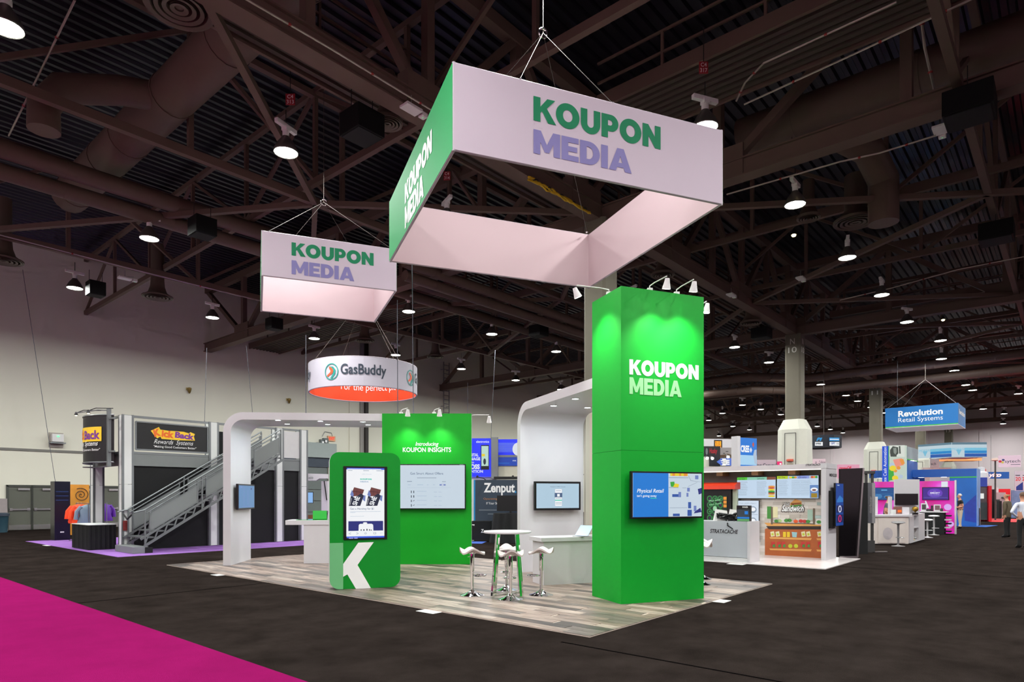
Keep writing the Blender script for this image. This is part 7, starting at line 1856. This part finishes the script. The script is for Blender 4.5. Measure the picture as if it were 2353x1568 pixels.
# ================================================================== people
skin = M('skin', (196, 140, 114), rough=.6, var=.04)
def person(lb, loc, deg, height, shirt, trousers, hair, arms, sleeves='short', lean=0.0, bald=False, jacket=False, stride=.0):
    """faces local -y; arms = ((elbow, wrist), (elbow, wrist)) for the right (-x) and left (+x) arm, at 1.78 m"""
    V = []; Ed = []; Rd = []; tags = []
    def v(p, r): V.append(Vector(p)); Rd.append(r if isinstance(r, tuple) else (r, r)); return len(V) - 1
    def e(a, b, t): Ed.append((a, b)); tags.append(t)
    w = 1.12 if jacket else 1.0
    pel = v((0, .02, .96), (.165 * w, .125 * w)); wa = v((0, .02 - lean * .3, 1.12), (.155 * w, .115 * w)); ch = v((0, .02 - lean * .7, 1.32), (.175 * w, .12 * w)); nb = v((0, .02 - lean, 1.47), (.085, .075)); nk = v((0, -.0 - lean, 1.54), .055)
    jw = v((0, -.03 - lean, 1.61), (.068, .078)); hd = v((0, -.005 - lean, 1.69), (.078, .096)); tp = v((0, .0 - lean, 1.755), (.05, .062))
    for a, b, t in ((pel, wa, 'shirt'), (wa, ch, 'shirt'), (ch, nb, 'shirt'), (nb, nk, 'skin'), (nk, jw, 'skin'), (jw, hd, 'skin'), (hd, tp, 'skin')): e(a, b, t)
    for s, (el, wr) in zip((-1, 1), arms):
        sh_ = v((s * .185, .02 - lean * .9, 1.425), .062 * w); el_ = v((s * el[0], el[1] - lean * .5, el[2]), .046 * w); md = (Vector(V[sh_]) + Vector(V[el_])) / 2; wr_ = v((s * wr[0], wr[1] - lean * .5, wr[2]), .028)
        e(ch, sh_, 'shirt'); up = v(md, .055 * w); e(sh_, up, 'shirt'); e(up, el_, 'shirt' if sleeves == 'long' else 'skin'); e(el_, wr_, 'shirt' if sleeves == 'long' else 'skin')
        d = (Vector(V[wr_]) - Vector(V[el_])).normalized(); side = Vector((1, 0, 0)) - d * d.x; side.normalize()
        pm = v(Vector(V[wr_]) + d * .075, (.036, .018)); e(wr_, pm, 'skin')
        nrm = d.cross(side)
        for k, L_ in zip((-1.5, -.5, .5, 1.5), (.06, .075, .08, .065)):
            a = v(Vector(V[pm]) + d * .03 + side * (k * .019), .0085); b = v(Vector(V[pm]) + d * (.03 + L_ * .55) + side * (k * .02) + nrm * .006, .008); c_ = v(Vector(V[pm]) + d * (.03 + L_ * .85) + side * (k * .02) + nrm * .024, .0065); e(pm, a, 'skin'); e(a, b, 'skin'); e(b, c_, 'skin')
        t1 = v(Vector(V[wr_]) + d * .04 + side * (-s * .045), .0095); t2 = v(Vector(V[wr_]) + d * .085 + side * (-s * .06) + nrm * .012, .008); e(wr_, t1, 'skin'); e(t1, t2, 'skin')
        hp = v((s * .095, .02, .88), (.1, .1)); kn = v((s * .105, .01 - s * stride * .5, .5), .068); an = v((s * .11, .03 - s * stride, .1), .05); to = v((s * .125, -.13 - s * stride, .045), (.045, .035)); he = v((s * .11, .07 - s * stride, .05), .042)
        e(pel, hp, 'trousers'); e(hp, kn, 'trousers'); e(kn, an, 'trousers'); e(an, to, 'shoe'); e(an, he, 'shoe')
    me = bpy.data.meshes.new('body'); me.from_pydata(V, Ed, [])
    ob = bpy.data.objects.new('body', me); COL.objects.link(ob)
    sk = ob.modifiers.new('skin', 'SKIN'); sk.use_smooth_shade = True; ss = ob.modifiers.new('sub', 'SUBSURF'); ss.levels = 2; ss.render_levels = 2
    for i, d_ in enumerate(me.skin_vertices[0].data): d_.radius = Rd[i]; d_.use_root = (i == 0)
    dg = bpy.context.evaluated_depsgraph_get(); ev = ob.evaluated_get(dg); out = bpy.data.meshes.new_from_object(ev)
    bpy.data.objects.remove(ob)
    slots = {'shirt': shirt, 'skin': skin, 'trousers': trousers, 'shoe': blk}; order = list(slots)
    for k in order: out.materials.append(slots[k])
    segs = [(V[a], V[b], t) for (a, b), t in zip(Ed, tags)]
    for p in out.polygons:
        cc = p.center; best = 9; bt = 'shirt'
        for a, b, t in segs:
            ab = b - a; k = max(0, min(1, (cc - a).dot(ab) / max(1e-6, ab.length_squared))); dd = (a + ab * k - cc).length
            if dd < best: best = dd; bt = t
        if bt in ('shirt', 'trousers') and abs(cc.x) < .2 and not jacket: bt = 'trousers' if cc.z < .97 else ('shirt' if cc.z < 1.5 else bt)
        if jacket and bt in ('shirt', 'trousers') and abs(cc.x) < .26: bt = 'trousers' if cc.z < .84 else 'shirt'
        p.material_index = order.index(bt); p.use_smooth = True
    sc_ = height / 1.80
    o = T('person', lb, 'person', Fr(loc.x, loc.y, deg)); o.scale = (sc_,) * 3
    link('body', out, o)
    hm = MB(); cz = 1.695
    lo = 14 if bald else 0
    def hs(u, v_):
        t = 2 * math.pi * u; ph = (v_ * (100 if not bald else 105)) ; ph = max(ph, 62) if bald else ph
        front = math.cos(t - math.radians(270))             # 1 towards the face
        ph = ph if front < .1 else min(ph, 100 - 55 * front)
        ph = math.radians(ph)
        return (.086 * math.sin(ph) * math.cos(t), .0 - lean + .107 * math.sin(ph) * math.sin(t) + .004, cz + .103 * math.cos(ph))
    hm.grid(hs, 24, 10).build('hair', hair, o, smooth=True)
    for s in (-1, 1):
        MB().lathe([(0, -.03), (.012, -.02), (.016, .0), (.012, .025), (0, .03)], 8, s * .083, .01 - lean, 1.665).build('ear', skin, o, smooth=True)
        MB().lathe([(0, -.008), (.009, 0), (0, .008)], 8, s * .032, -.092 - lean, 1.685).build('eye', M('eye', (40, 34, 32), rough=.2), o, smooth=True)
    MB().add([(-.014, -.085 - lean, 1.632), (.014, -.085 - lean, 1.632), (0, -.122 - lean, 1.64), (0, -.088 - lean, 1.69)], [(0, 1, 2), (0, 2, 3), (2, 1, 3)]).build('nose', skin, o)
    MB().box(-.024, .024, -.104 - lean, -.09 - lean, 1.600, 1.608).build('mouth', M('lips', (150, 84, 78)), o)
    return o
hang = ((.25, .04, 1.14), (.25, -.02, .90)); fwd = ((.25, .06, 1.14), (.14, -.2, 1.08)); hip = ((.40, .10, 1.16), (.19, .02, 1.02))
white_h = M('grey hair', (196, 190, 184), rough=.7, var=.1); brown_h = M('brown hair', (92, 64, 46), rough=.7, var=.1); sandy_h = M('sandy hair', (176, 128, 90), rough=.7, var=.1)
polo = M('black polo cloth', (22, 22, 26), rough=.85); khaki = M('khaki cloth', (196, 180, 158), rough=.85); olive = M('olive wool', (92, 80, 62), rough=.9); darkt = M('black trouser cloth', (16, 15, 17), rough=.85); wshirt = M('white shirt cloth', (206, 208, 222), rough=.8); greyp = M('grey polo cloth', (70, 74, 84), rough=.85)
person('person with grey hair in black polo and khaki trousers by the blue wall', G(2205, 1216), -104, 1.80, polo, khaki, white_h, (fwd, fwd), stride=.05)
person('person in olive brown jacket and black trousers standing in the aisle', G(2313, 1237), -150, 1.79, olive, darkt, sandy_h, (hang, hang), sleeves='long', bald=True, jacket=True)
person('person in white shirt and black trousers with hand on hip at the right edge', G(2350, 1262), 175, 1.80, wshirt, darkt, brown_h, (hip, hip), sleeves='long')
person('person in grey polo leaning over the white counter island', D(2036, 1200, 24.0), 62, 1.72, greyp, darkt, brown_h, (fwd, fwd), lean=.08, bald=True)
